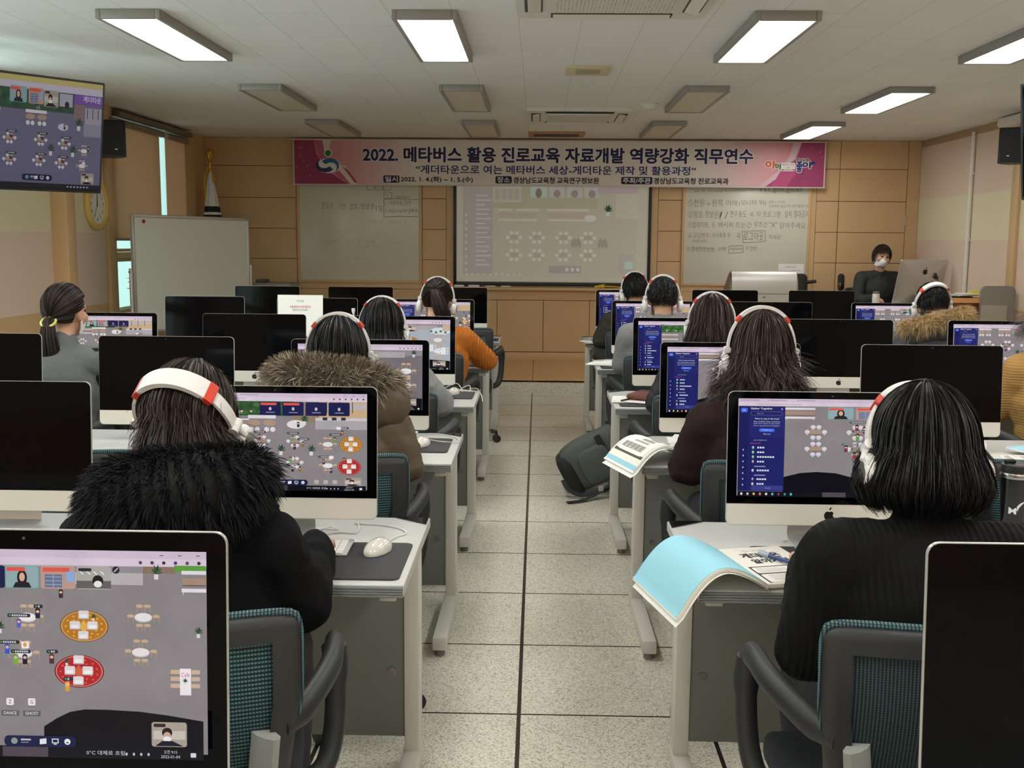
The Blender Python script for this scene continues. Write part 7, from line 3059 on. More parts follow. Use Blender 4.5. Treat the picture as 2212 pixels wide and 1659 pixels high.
# -- woman in the black fur-collared coat
M_bcoat = wool_mat('black_wool', (14, 14, 16))
b, Hw, Hl = person('woman in a black wool coat with big black fur collar and white headphones', -0.70, 2.10, 1.245, M_bcoat,
    lambda H, b: fall_hair(H, 'long', 5600, 11, 0.345, 55, DARK_BROWN, b, back_push=0.03, volume=1.0, wave=0.006, jitter=1.5, side_bias=0.02),
    head=(-22, -6, 3), hy=0.13, bulk=1.12, shoulder=0.17, elbows=[(-0.215, 0.08, 0.785), (0.222, 0.13, 0.765)], wrists=[(-0.14, 0.36, 0.79), (0.190, 0.435, 0.787)],
    hands_dir=[(0.2, 1, 0), (-0.16, 1, -0.1)], wrinkle=0.007, seed=2, collar=0.075)
fz = Hl.translation.z
hx_, hy_ = Hl.translation.x, Hl.translation.y
fur('fur_collar', [((-0.10, hy_ + 0.02, fz - 0.12), 0.05), ((-0.10, hy_ - 0.09, fz - 0.115), 0.072), ((-0.055, hy_ - 0.17, fz - 0.12), 0.095), ((0.015, hy_ - 0.195, fz - 0.105), 0.105),
                   ((0.09, hy_ - 0.165, fz - 0.09), 0.088), ((0.145, hy_ - 0.05, fz - 0.085), 0.06)], 20000, 3, FUR_BLACK, b, ln=0.032, droop=0.45, bias=(0, -0.1, -0.25), width=0.0017, clump=0.35)
chain_bm = bmesh.new()
chain(chain_bm, [(-0.11, hy_ - 0.16, fz - 0.23), (-0.03, hy_ - 0.19, fz - 0.24), (0.06, hy_ - 0.18, fz - 0.23)], [0.075, 0.09, 0.075])
remeshed('hood', chain_bm, 0.010, 5, M_bcoat, b, 0.006, 12, 3)
headphones('white headphones with red accents on the woman in the black fur collar', Hw, tilt=60, scale=1.02, width=0.034)

# -- bobbed woman in the black sweater
M_bknit = knit_mat('black_knit', (13, 13, 14), 0.013, 0.5, 0)
b, Hw, Hl = person('woman with a black bob in a ribbed black sweater, seated on the aisle', 0.752, 2.06, 1.222, M_bknit,
    lambda H, b: fall_hair(H, 'bob', 7000, 21, 0.295, 60, BLACK_HAIR, b, volume=1.10, jitter=0.9, K=14),
    head=(-6, 0, 0), hy=0.10, bulk=1.2, shoulder=0.178, shdrop=-0.022, elbows=[(-0.218, 0.03, 0.725), (0.218, 0.03, 0.725)], wrists=[(-0.14, 0.34, 0.79), (0.14, 0.34, 0.79)],
    wrinkle=0.005, seed=3, collar=0.064, neck=0.06, coat_name='sweater')
headphones('white headphones almost hidden in the black bobbed hair', Hw, tilt=-30, scale=1.07)

# -- woman with the brown fur hood
M_puffer = mat('brown_puffer', (92, 80, 64), 0.6, spec=0.3, noise_amt=0.1, noise_scale=30, bump=0.3, bump_scale=40)
b, Hw, Hl = person('woman in a brown quilted coat with a bushy brown fur hood', -0.648, 3.44, 1.243, M_puffer,
    lambda H, b: fall_hair(H, 'long', 5000, 31, 0.30, 55, BLACK_HAIR, b, volume=1.07, jitter=1.2),
    head=(-8, 4, 0), hy=0.12, bulk=1.22, shoulder=0.17, elbows=[(-0.225, 0.08, 0.785), (0.225, 0.05, 0.785)], wrists=[(-0.14, 0.34, 0.787), (0.14, 0.33, 0.787)],
    wrinkle=0.010, seed=4, collar=0.075, neck=0.06)
fz, hy_ = Hl.translation.z + 0.035, Hl.translation.y
fur('fur_hood', [((-0.175, hy_ + 0.01, fz - 0.11), 0.042), ((-0.16, hy_ - 0.09, fz - 0.09), 0.048), ((-0.09, hy_ - 0.155, fz - 0.085), 0.062), ((0.0, hy_ - 0.17, fz - 0.09), 0.064),
                 ((0.085, hy_ - 0.15, fz - 0.10), 0.060), ((0.15, hy_ - 0.09, fz - 0.12), 0.052), ((0.17, hy_ + 0.0, fz - 0.15), 0.042)], 9000, 5, FUR_BROWN, b,
    ln=0.05, droop=0.35, bias=(0, -0.1, 0.2), width=0.0024, clump=0.9)
hb = bmesh.new()
chain(hb, [(-0.17, hy_ - 0.09, fz - 0.16), (0.0, hy_ - 0.15, fz - 0.17), (0.17, hy_ - 0.09, fz - 0.18)], [0.08, 0.10, 0.08])
remeshed('hood', hb, 0.010, 5, M_puffer, b, 0.006, 12, 3)
headphones('white headphones with a wide band on the woman with the brown fur hood', Hw, tilt=6, scale=1.06, width=0.03)

# -- long-haired woman in the grey coat
M_grey = wool_mat('grey_fleece', (142, 144, 146))
b, Hw, Hl = person('woman with long straight black hair in a grey hooded coat', -0.69, 4.72, 1.232, M_grey,
    lambda H, b: fall_hair(H, 'long', 4600, 41, 0.36, 52, BLACK_HAIR, b, volume=1.10, jitter=1.2),
    head=(-8, 0, 0), hy=0.12, bulk=1.2, elbows=[(-0.22, 0.08, 0.785), (0.25, 0.12, 0.78)], wrists=[(-0.14, 0.34, 0.787), (0.18, 0.33, 0.787)], wrinkle=0.009, seed=5, collar=0.07)
headphones('white headphones with a raised microphone on the long-haired woman', Hw, tilt=2, scale=1.06, mic='up', width=0.018)

# -- woman in the orange sweater
M_orange = knit_mat('orange_knit', (186, 108, 40), 0.016, 0.9, 0)
b, Hw, Hl = person('woman with a high brown ponytail in an orange knit sweater', -0.592, 6.28, 1.272, M_orange,
    lambda H, b: pulled_hair(H, 5200, 51, DARK_BROWN, b, pole=22, tail=0.25, tail_r=0.05, tail_out=0.05, tail_side=0.085, volume=1.04),
    head=(-4, -6, 4), hy=0.11, bulk=1.15, elbows=[(-0.225, 0.10, 0.785), (0.29, 0.20, 0.79)], wrists=[(-0.13, 0.36, 0.787), (0.215, 0.36, 0.782)],
    hands_dir=[(0.2, 1, 0), (-0.05, 1, -0.1)], wrinkle=0.008, seed=6, collar=0.064, coat_name='sweater', skin=M_skin_pale)
headphones('white headphones on the woman in the orange sweater', Hw, tilt=0, scale=1.03, width=0.018)

# -- ponytailed woman in the grey vest
M_vest = wool_mat('grey_felt_vest', (102, 106, 104))
M_bsleeve = knit_mat('black_sleeve', (24, 24, 28), 0.01, 0.3, 1)
M_tie = mat('pale_hair_tie', (214, 206, 120), 0.6)
b, Hw, Hl = person('woman in a grey felt vest over black sleeves, low ponytail with pale tie', -2.145, 4.80, 1.285, M_vest,
    lambda H, b: pulled_hair(H, 5600, 61, DARK_BROWN, b, pole=-24, tail=0.30, tail_r=0.044, tail_out=0.035, tail_side=0.03, tie_mat=M_tie, volume=1.06),
    yaw=-3, head=(-3, -12, 0), hy=0.10, bulk=1.16, neck=0.05, vest=M_bsleeve, elbows=[(-0.225, 0.10, 0.785), (0.225, 0.08, 0.785)], wrinkle=0.006, seed=7, collar=0.066, coat_name='vest')

# -- woman in the brown coat
M_bcoat2 = wool_mat('dark_brown_wool', (46, 33, 34))
b, Hw, Hl = person('woman with wavy brown shoulder-length hair in a dark brown coat', 0.712, 3.40, 1.275, M_bcoat2,
    lambda H, b: fall_hair(H, 'flip', 6500, 71, 0.37, 56, BROWN_HAIR, b, volume=1.05, wave=0.022, jitter=1.8, K=16, back_push=0.03),
    head=(-2, 3, 1), hy=0.10, bulk=1.12, shoulder=0.172, elbows=[(-0.225, 0.06, 0.785), (0.225, 0.06, 0.785)], wrinkle=0.008, seed=8, collar=0.066)
headphones('white headphones with a drooping microphone on the woman in the brown coat', Hw, tilt=0, scale=1.10, mic='down', width=0.02)

# -- woman in black with the brown bob
M_bjacket = mat('black_padded', (30, 30, 34), 0.55, noise_amt=0.1, bump=0.25, bump_scale=30)
b, Hw, Hl = person('woman with a straight brown bob in a black padded jacket', 0.775, 4.76, 1.262, M_bjacket,
    lambda H, b: fall_hair(H, 'bob', 5200, 81, 0.335, 58, BROWN_HAIR, b, volume=1.06, jitter=0.7),
    head=(-6, -4, 0), hy=0.10, bulk=1.15, elbows=[(-0.225, 0.06, 0.785), (0.225, 0.08, 0.785)], wrinkle=0.009, seed=9)
headphones('thin-looking white headphones on the woman with the straight brown bob', Hw, tilt=4, scale=1.06, width=0.014)

# -- man in the grey cardigan
M_gcard = knit_mat('grey_cardigan', (128, 128, 128), 0.008, 0.4, 2)
b, Hw, Hl = person('man with short thinning black hair in a grey knitted cardigan', 0.735, 6.31, 1.292, M_gcard,
    lambda H, b: short_hair(H, 5200, 91, BLACK_HAIR, b, 0.03, 1.0, 0.4, thin=0.6),
    head=(-6, 0, 0), hy=0.10, bulk=1.28, shoulder=0.19, elbows=[(-0.225, 0.06, 0.785), (0.225, 0.06, 0.785)], wrinkle=0.006, seed=10, collar=0.070, neck=0.045, coat_name='cardigan')
headphones('white headphones on the man in the grey cardigan', Hw, tilt=0, scale=1.04, mic='down', width=0.018)

# -- person in the dark olive jacket
M_olive = wool_mat('olive_wool', (58, 56, 48))
b, Hw, Hl = person('person with short black hair in a dark olive jacket, nearest the stage', 0.715, 7.90, 1.265, M_olive,
    lambda H, b: short_hair(H, 4200, 101, BLACK_HAIR, b, 0.05, 1.06, 0.4),
    head=(-8, 8, -4), hy=0.14, hx=0.02, bulk=1.2, elbows=[(-0.225, 0.06, 0.785), (0.225, 0.08, 0.785)], wrinkle=0.008, seed=11, collar=0.07, neck=0.06)
headphones('white headphones on the person in the dark olive jacket', Hw, tilt=0, scale=1.05, width=0.016)

# -- person in the parka with tan fur
M_parka = mat('grey_parka', (70, 74, 78), 0.6, noise_amt=0.08, bump=0.2, bump_scale=40)
b, Hw, Hl = person('person in a dark grey parka with a tan fur-edged hood', 2.30, 6.28, 1.272, M_parka,
    lambda H, b: short_hair(H, 4600, 111, BLACK_HAIR, b, 0.035, 1.02, 0.35),
    head=(-18, 0, -5), hy=0.12, bulk=1.28, shoulder=0.185, elbows=[(-0.225, 0.06, 0.785), (0.225, 0.06, 0.785)], wrinkle=0.009, seed=12, collar=0.078, neck=0.085)
fz, hy_ = Hl.translation.z + 0.025, Hl.translation.y
fur('fur_trim', [((-0.21, hy_ - 0.12, fz - 0.155), 0.034), ((-0.14, hy_ - 0.19, fz - 0.135), 0.038), ((-0.04, hy_ - 0.21, fz - 0.105), 0.038), ((0.06, hy_ - 0.20, fz - 0.085), 0.036),
                 ((0.13, hy_ - 0.16, fz - 0.072), 0.038), ((0.17, hy_ - 0.09, fz - 0.075), 0.038)], 4600, 6, FUR_TAN, b, ln=0.042, droop=0.4, bias=(0, -0.1, -0.05), width=0.0026, clump=0.9)
bm = bmesh.new()
chain(bm, [(-0.13, hy_ - 0.11, fz - 0.19), (0.0, hy_ - 0.14, fz - 0.14), (0.13, hy_ - 0.10, fz - 0.11)], [0.08, 0.09, 0.08])
remeshed('hood', bm, 0.010, 5, M_parka, b, 0.006, 12, 3)
headphones('white headphones with two red bands, tilted on the head above the tan fur', Hw, tilt=46, scale=1.04, width=0.024)

# -- person at the picture edge
M_tan = knit_mat('tan_knit', (168, 130, 78), 0.012, 0.3, 2)
b, Hw, Hl = person('person with curly grey hair in a tan jacket, cut by the picture edge', 2.262, 4.72, 1.30, M_tan,
    lambda H, b: fall_hair(H, 'flip', 3600, 121, 0.27, 58, GREY_HAIR, b, volume=1.10, wave=0.016, jitter=2.4, K=15),
    head=(-4, 0, 0), hy=0.10, bulk=1.18, wrinkle=0.008, seed=13)

# -- instructor
M_dshirt = mat('dark_shirt', (44, 46, 46), 0.8, noise_amt=0.08, bump=0.15, bump_scale=60)
def _instr_hair(H, b):
    return short_hair(H, 6500, 131, DARK_BROWN, b, 0.055, 1.13, 0.8, fringe=-0.10)


b, Hw, Hl = person('instructor with tousled dark hair, white mask and dark shirt, facing the class', 3.725, 11.72, 1.478, M_dshirt, _instr_hair,
    yaw=180, head=(2, 4, -8), hy=0.08, z0=STAGE_Z + 0.01, bulk=1.12, shoulder=0.185, elbows=[(-0.26, 0.10, 0.76), (0.26, 0.10, 0.76)], wrists=[(-0.14, 0.30, 0.787), (0.14, 0.30, 0.787)],
    wrinkle=0.006, seed=14, coat_name='shirt', skin=M_skin_pale)
o = chair('L', 0, 0, 'office chair under the instructor on the stage', 'v')
o.location, o.rotation_euler = (3.72, 11.86, STAGE_Z + 0.01), (0, 0, PI)
# ================================================================== SMALL THINGS ON THE DESKS
M_key = mat('key_white', (226, 226, 222), 0.4)
M_kb = mat('keyboard_silver', (196, 196, 194), 0.35, metal=0.4)
M_mouse = mat('mouse_white', (216, 214, 206), 0.12, spec=0.6, coat=0.5)
M_pad = mat('mouse_pad', (52, 52, 56), 0.75, bump=0.1, bump_scale=400)
M_cable = mat('white_cable', (214, 212, 206), 0.4)
M_page = attr_mat('printed_page', rough=0.7)
M_pages = mat('page_block', (224, 220, 206), 0.75)
M_blue = mat('light_blue_paper', (150, 208, 226), 0.65)
Z0 = DESK_Z


def keyboard(label, x, y, rz=0.0, full=True, z=Z0):
    t = thing('keyboard', label, 'keyboard', (x, y, z), R(rz), group='white keyboards on the desks')
    w = 0.42 if full else 0.28
    bm = bmesh.new()
    rot = Matrix.Rotation(R(3.5), 3, 'X')
    bm_box(bm, (0, 0, 0.007), (w, 0.115, 0.006), bevel=0.0025, rot=rot)
    bm_tube(bm, [(-w / 2 + 0.02, 0.048, 0.0085), (w / 2 - 0.02, 0.048, 0.0085)], 0.006, 10)
    obj('keyboard_base', bm, M_kb, t)
    bm = bmesh.new()
    px = 0.0192
    cols = int((w - 0.012) / px)
    for j in range(6):
        for i in range(cols):
            if full and i in (14, 17):
                continue
            if j == 0 and 3 <= i <= 8 and i != 5:
                continue
            wx = px * 6 - 0.0022 if (j == 0 and i == 5) else px - 0.0022
            xx = -w / 2 + 0.006 + px * (i + 0.5)
            hh = 0.0155 if j < 5 else 0.009
            yy = -0.0485 + 0.018 * j + (0 if j < 5 else -0.002)
            bm_box(bm, rot @ Vector((xx, yy, 0)) + Vector((0, 0, 0.0112)), (wx, hh, 0.003), rot=rot)
    obj('keys', bm, M_key, t)
    return t


def mouse(label, x, y, rz=0.0, z=Z0):
    t = thing('computer_mouse', label, 'mouse', (x, y, z), R(rz), group='white mice on the desks')
    tt = bmesh.new()
    bmesh.ops.create_uvsphere(tt, u_segments=28, v_segments=16, radius=1.0)
    for v in tt.verts:
        v.co = Vector((v.co.x * 0.030, v.co.y * 0.056, max(v.co.z, -0.12) * 0.030 + 0.0046))
    bm = bmesh.new()
    merge(bm, tt)
    obj('mouse_body', bm, M_mouse, t, 60)
    bm = bmesh.new()
    bm_ball(bm, (0, 0.032, 0.0285), (0.0035, 0.0035, 0.0035), 10)
    obj('scroll_ball', bm, M_kb, t)
    return t


def mouse_pad(label, x, y, w=0.26, h=0.29, rz=0.0):
    bm = bmesh.new()
    bm_prism(bm, rrect(w, h, 0.018, 5), 0.0, 0.004, bevel=0.001)
    o = obj('mouse_pad', bm, M_pad, loc=(x, y, Z0))
    o.rotation_euler = (0, 0, R(rz))
    return tag(o, label, 'mouse pad', 'dark mouse pads')


def cable(label, pts, r=0.0022, m=None, plug=None, name='cable', group='white cables on the desks'):
    bm = bmesh.new()
    bm_tube(bm, bezier([(a, b, c + r + 0.0008) for a, b, c in pts], 6), r, 6)
    if plug:
        a, b = Vector(plug[0]), Vector(plug[1])
        bm_tube(bm, [a, b], 0.005, 8)
    return tag(obj(name, bm, m or M_cable, None, 60), label, 'cable', group)


P_ = 0.004
# woman in black fur
mouse_pad('dark mouse pad before the woman in black fur, wide one near the aisle', -0.475, 2.522, 0.32, 0.30)
keyboard('white keyboard under the hand of the woman in black fur', -0.675, 2.60, 0, True, Z0 + P_)
mouse('white mouse on the pad beside the keyboard of the woman in black fur', -0.395, 2.59, -18, Z0 + P_)
cable('white mouse cable curling from under the computer of the woman in black fur', [(-0.50, 2.86, Z0), (-0.42, 2.845, Z0), (-0.365, 2.81, Z0), (-0.345, 2.765, Z0), (-0.365, 2.735, Z0), (-0.378, 2.69, Z0 + P_), (-0.383, 2.65, Z0 + 0.012)])
cable('white keyboard cable winding behind the keyboard of the woman in black fur', [(-0.49, 2.86, Z0), (-0.478, 2.80, Z0), (-0.485, 2.76, Z0), (-0.53, 2.765, Z0), (-0.60, 2.71, Z0), (-0.66, 2.69, Z0)])
cable('white headset cable coiled loosely before the computer of the woman in black fur', [(-0.62, 2.72, Z0), (-0.575, 2.80, Z0), (-0.555, 2.81, Z0 + 0.004), (-0.53, 2.77, Z0 + 0.006), (-0.60, 2.79, Z0 + 0.002), (-0.63, 2.76, Z0), (-0.585, 2.74, Z0 + 0.003)],
      plug=((-0.60, 2.765, Z0 + 0.006), (-0.575, 2.785, Z0 + 0.006)))
# woman with the brown fur hood
mouse_pad('dark mouse pad beside the sleeve of the woman with the brown fur hood', -0.455, 4.01, 0.25, 0.28)
mouse('white mouse beside the sleeve of the brown quilted coat', -0.437, 4.00, -12, Z0 + P_)
cable('white mouse cable looping to the desk corner beyond the brown quilted coat', [(-0.55, 4.19, Z0), (-0.47, 4.24, Z0), (-0.40, 4.25, Z0), (-0.33, 4.19, Z0), (-0.305, 4.12, Z0), (-0.315, 4.07, Z0), (-0.37, 4.065, Z0 + 0.004), (-0.42, 4.06, Z0 + 0.012)])
bm = bmesh.new()
bm_box(bm, (0, 0, 0.012), (0.045, 0.055, 0.024), bevel=0.005)
bm_tube(bm, [(0.02, 0.02, 0.014), (0.05, 0.05, 0.018)], 0.005, 8)
tag(obj('cable_adapter', bm, M_white_plastic, loc=(-0.525, 4.13, Z0 + 0.004)), 'small white cable adapter block by the brown quilted sleeve', 'adapter')
# woman in the grey coat
mouse_pad('dark mouse pad by the elbow of the grey hooded coat', -0.435, 5.36, 0.23, 0.26)
mouse('white mouse at the grey sleeve', -0.425, 5.39, -10, Z0 + P_)
cable('tangled white cable before the computer of the woman in the grey coat', [(-0.50, 5.56, Z0), (-0.43, 5.58, Z0 + 0.03), (-0.40, 5.55, Z0 + 0.012), (-0.385, 5.47, Z0), (-0.35, 5.53, Z0), (-0.36, 5.58, Z0 + 0.02), (-0.40, 5.50, Z0 + 0.004), (-0.33, 5.47, Z0 + 0.002)])
cable('white cable end hanging over the desk edge past the grey coat', [(-0.36, 5.60, Z0), (-0.33, 5.59, Z0 + 0.004), (-0.31, 5.55, Z0 + 0.004), (-0.302, 5.46, Z0 + 0.005), (-0.284, 5.41, Z0 - 0.006), (-0.276, 5.37, Z0 - 0.035)])
# woman in orange
cable('white cable hanging down the aisle end of the desk of the woman in orange', [(-0.36, 6.80, Z0), (-0.30, 6.78, Z0 + 0.001), (-0.288, 6.78, Z0 - 0.04), (-0.286, 6.80, 0.55), (-0.29, 6.85, 0.36), (-0.31, 6.92, 0.24), (-0.345, 6.98, 0.21)])
mouse_pad('dark mouse pad under the hand of the woman in orange', -0.45, 6.74, 0.24, 0.26)
mouse('white mouse under the hand of the woman in orange', -0.40, 6.76, -8, Z0 + P_)
# empty desk by the stage
mouse_pad('dark mouse pad on the empty desk by the stage', -0.42, 8.46, 0.22, 0.26)
mouse('white mouse on the empty desk by the stage', -0.45, 8.50, 60, Z0 + P_)
cable('pale cable end sticking out past the empty desk by the stage', [(-0.42, 8.60, Z0), (-0.36, 8.58, Z0 + 0.004), (-0.31, 8.55, Z0 + 0.002), (-0.285, 8.53, Z0 + 0.002)])
# dark computers with keyboards
keyboard('white keyboard beside the brown hair waves, a mouse lying on it', 1.60, 5.06, 0, True)
mouse('white mouse lying across the keyboard before the dark computer', 1.62, 5.07, 80, Z0 + 0.0135)
mouse_pad('dark mouse pad under the white keyboard by the black tumbler chair', 1.70, 3.80, 0.42, 0.21)
keyboard('white keyboard by the light blue booklet at the picture edge', 1.64, 3.83, 0, True, Z0 + P_)
keyboard('white keyboard on the desk between the grey vest and the white headband', -1.44, 5.08, 0, True)
cable('thin dark cable lying under the chin of the dark computer at the picture edge', [(-1.50, 2.80, Z0), (-1.38, 2.70, Z0), (-1.25, 2.66, Z0), (-1.10, 2.63, Z0)], 0.0018, M_panel)

# ---- open booklets -----------------------------------------------------


def page_surface(w, d, rise, fold, n=18):
    """curved sheet: u along the width from the spine outwards, v along the depth"""
    def f(u, v):
        z = rise * math.sin(PI * min(1.0, u * 1.05)) * (1 - 0.12 * v) - fold * max(0, u - 0.42) ** 1.7
        return Vector((-w * (u - 0.13 * u * u), v * d, z))
    return f


def lifted(f, u, v, d):
    """point of the curved page moved off its surface by d"""
    e = 1e-3
    t_ = f(u + e, v) - f(u - e, v)
    n_ = Vector((t_.z, 0, -t_.x)).normalized()
    return f(u, v) + (n_ if n_.z > 0 or t_.x < 0 else -n_) * d


def sheet(f, th, n=22, nv=4, dz=0.0, u1=1.0):
    bm = bmesh.new()
    top, bot = [], []
    for i in range(n + 1):
        top.append([bm.verts.new(lifted(f, u1 * i / n, j / nv, dz)) for j in range(nv + 1)])
        bot.append([bm.verts.new(lifted(f, u1 * i / n, j / nv, dz - th)) for j in range(nv + 1)])
    for i in range(n):
        for j in range(nv):
            bm.faces.new((top[i][j], top[i + 1][j], top[i + 1][j + 1], top[i][j + 1]))
            bm.faces.new((bot[i][j], bot[i][j + 1], bot[i + 1][j + 1], bot[i + 1][j]))
        bm.faces.new((top[i][0], bot[i][0], bot[i + 1][0], top[i + 1][0]))
        bm.faces.new((top[i][nv], top[i + 1][nv], bot[i + 1][nv], bot[i][nv]))
    for i in (0, n):
        for j in range(nv):
            bm.faces.new((top[i][j], top[i][j + 1], bot[i][j + 1], bot[i][j]))
    bmesh.ops.recalc_face_normals(bm, faces=bm.faces)
    return bm


def flat_art(a, name, w, d, z, parent, x=0.0, y=0.0, rz=0.0):
    M = Matrix.Translation((x, y, z)) @ Matrix.Rotation(rz, 4, 'Z') @ Matrix.Rotation(-PI / 2, 4, 'X')
    return a.build(name, w, d, M_page, parent, step=0.00002, M=M)


def finer(a, n=16):
    """cut the picture into narrow strips across, so it can follow a bent page"""
    x0, y0, x1, y1 = a.b
    o = Art(x0, y0, x1, y1)
    for q, c in zip(a.f, a.c):
        pts = [a.v[i][:2] for i in q]
        lay = a.v[q[0]][2]
        for k in range(n):
            o.b = (x0 + (x1 - x0) * k / n, y0, x0 + (x1 - x0) * (k + 1) / n, y1)
            pp = o._clip(pts)
            if len(pp) >= 3:
                i = len(o.v)
                o.v += [(x, y, lay) for x, y in pp]
                o.f.append(tuple(range(i, i + len(pp))))
                o.c.append(c)
    o.b = (x0, y0, x1, y1)
    return o


# booklet of the bobbed woman: blue page drooping over the desk corner
t = thing('open_booklet', 'open booklet with a light blue page hanging over the desk corner by the bobbed woman', 'booklet', (0.522, 2.335, Z0 + 0.0045), R(14), group='open booklets')
W2, D2 = 0.236, 0.29
f = page_surface(W2, D2, 0.045, 0.15)
obj('turned_page', sheet(f, 0.0006, dz=0.0135), M_blue, t, 60)
obj('turned_pages', sheet(lambda u, v: f(u * 1.015, v) + Vector((0, -0.004, 0)), 0.007, dz=0.0122), M_pages, t, 60)
obj('back_cover', sheet(lambda u, v: f(u * 1.06, v) + Vector((0, -0.012, -0.001)), 0.0008, dz=0.0045), M_paper, t, 60)
bm = bmesh.new()
bm_box(bm, (0.0875, D2 / 2, 0.006), (0.17, D2 - 0.006, 0.011), bevel=0.002)
obj('page_block', bm, M_pages, t)
a = Art(0, 0, 205, 290)
a.rect(0, 0, 205, 290, (234, 232, 224))
a.line([(40, 22), (80, 16), (130, 20), (165, 16)], 1.5, (150, 150, 150))
a.text('오늘은 메타버스로', 62, 38, 84, 12, (120, 120, 124))
a.text('게더타운', 40, 92, 128, 42, (60, 60, 66), bold=0.05)
a.text('알아가기', 52, 138, 120, 38, (60, 60, 66), bold=0.05)
a.rect(14, 160, 196, 284, (70, 66, 70))
a.rr(20, 166, 200, 212, 8, (236, 234, 228))
a.rr(20, 220, 200, 282, 8, (236, 234, 228))
rn = random.Random(1)
for k in range(5):
    a.rect(30, 174 + 7 * k, 30 + rn.uniform(60, 140), 176 + 7 * k, (168, 166, 166))
    a.rect(40, 228 + 9 * k, 40 + rn.uniform(40, 120), 231 + 9 * k, (176, 174, 174))
flat_art(a, 'page_print', 0.165, D2 - 0.012, 0.0118, t, 0.0875, D2 / 2)
t = thing('pen', 'blue ballpoint pen with clear grip lying on the open booklet by the black sweater', 'pen', (0.600, 2.50, Z0 + 0.0183), R(-52))
bm = bmesh.new()
bm_tube(bm, [(-0.075, 0, 0.006), (-0.05, 0, 0.006), (0.03, 0, 0.006)], [0.0045, 0.005, 0.005], 10)
obj('pen_barrel', bm, mat('pen_blue', (44, 70, 120), 0.3), t, 60)
bm = bmesh.new()
bm_tube(bm, [(-0.078, 0, 0.0065), (-0.045, 0, 0.0065)], 0.0062, 10)
bm_tube(bm, [(-0.078, 0, 0.012), (-0.045, 0, 0.012)], 0.0015, 6)
obj('pen_cap', bm, mat('pen_clear', (160, 170, 184), 0.2), t, 60)
mouse_pad('dark mouse pad under the papers of the bobbed woman', 0.70, 2.56, 0.30, 0.26)

# booklet of the woman in the brown coat
t = thing('open_booklet', 'white booklet with a pale blue stripe bent over the desk edge by the brown coat', 'booklet', (0.56, 3.725, Z0 + 0.0045), R(18), group='open booklets')
W2, D2 = 0.265, 0.27
f = page_surface(W2, D2, 0.055, 0.085)
obj('turned_pages', sheet(f, 0.006, dz=0.0125), M_paper, t, 60)
obj('back_cover', sheet(lambda u, v: f(u * 1.07, v) + Vector((0, -0.012, -0.001)), 0.0008, dz=0.0055), M_paper, t, 60)
bm = bmesh.new()
bm_box(bm, (0.07, D2 / 2 - 0.02, 0.006), (0.135, D2 - 0.046, 0.010), bevel=0.002)
obj('page_block', bm, M_pages, t)
a = Art(0, 0, 100, 100)
a.rect(0, 0, 100, 100, (234, 232, 222))
a.rect(3, 0, 12, 100, (156, 208, 226))
a.rect(20, 4, 24, 96, (84, 76, 76))
a.line([(24, 5), (96, 5)], 1, (110, 104, 104))
a.line([(24, 95), (96, 95)], 1, (110, 104, 104))
a.rr(23, 8, 80, 92, 8, (238, 236, 228))
for x, y, w, h in ((28, 14, 10, 66), (42, 30, 3.5, 44), (48, 40, 6, 36), (57, 48, 6, 26), (66, 10, 5, 26)):
    a.rect(x, y, x + w, y + h, (168, 166, 160))
    for k in range(5):
        a.rect(x + 1, y + h * (k + 0.2) / 5, x + w - 1, y + h * (k + 0.6) / 5, (140, 138, 134))
a = finer(a)
a.build('page_print', W2 * 0.98, D2, M_page, t, step=0.00003, surf=lambda x, z, l: lifted(f, min(1.0, max(0.0, 0.5 - x / (W2 * 0.98) * 1.0)), 0.5 + z / D2, 0.0130 + l))
mouse_pad('dark mouse pad under the white booklet by the brown coat', 0.65, 3.93, 0.28, 0.26)
for k, (x, y, rz) in enumerate(((0.66, 4.13, 8), (0.67, 4.15, -6))):
    bm = bmesh.new()
    bm_box(bm, (0, 0, 0.0015), (0.20, 0.28, 0.003))
    o = obj('paper_sheet', bm, M_paper, loc=(x, y, Z0 + 0.0012 + 0.0034 * k))
    o.rotation_euler = (0, 0, R(rz + 80))
    tag(o, ('white sheet lying behind the bent booklet by the brown coat', 'upper white sheet lying behind the bent booklet by the brown coat')[k], 'paper', 'papers on the desks')
# light blue booklet at the picture edge
t = thing('booklet', 'light blue booklet lying over the white keyboard at the picture edge', 'booklet', (1.93, 3.92, Z0 + 0.014), R(20))
bm = bmesh.new()
bm_box(bm, (0, 0, 0.004), (0.21, 0.29, 0.007), bevel=0.001)
obj('page_block', bm, M_paper, t)
bm = bmesh.new()
bm_box(bm, (0, 0.004, 0.0085), (0.205, 0.28, 0.0015))
obj('cover', bm, M_blue, t)
# black tumbler with a white wing mark
t = thing('tumbler', 'black insulated tumbler with silver ring and white wing mark, on the desk edge', 'tumbler', (1.318, 2.895, Z0))
bm = bmesh.new()
bm_lathe(bm, [(0, 0), (0.029, 0), (0.032, 0.01), (0.038, 0.10), (0.0405, 0.15), (0, 0.15)], 28)
obj('tumbler_body', bm, mat('black_gloss', (16, 16, 18), 0.15, spec=0.6), t)
bm = bmesh.new()
bm_lathe(bm, [(0.0405, 0.150), (0.0418, 0.152), (0.0418, 0.163), (0.0405, 0.165)], 28)
obj('tumbler_ring', bm, M_steel, t)
bm = bmesh.new()
bm_lathe(bm, [(0.041, 0.165), (0.042, 0.17), (0.040, 0.186), (0.030, 0.19), (0, 0.187)], 28)
bm_box(bm, (-0.02, 0.0, 0.194), (0.03, 0.014, 0.012), bevel=0.004)
obj('tumbler_lid', bm, M_black_plastic, t)
a = Art(0, 0, 60, 60)
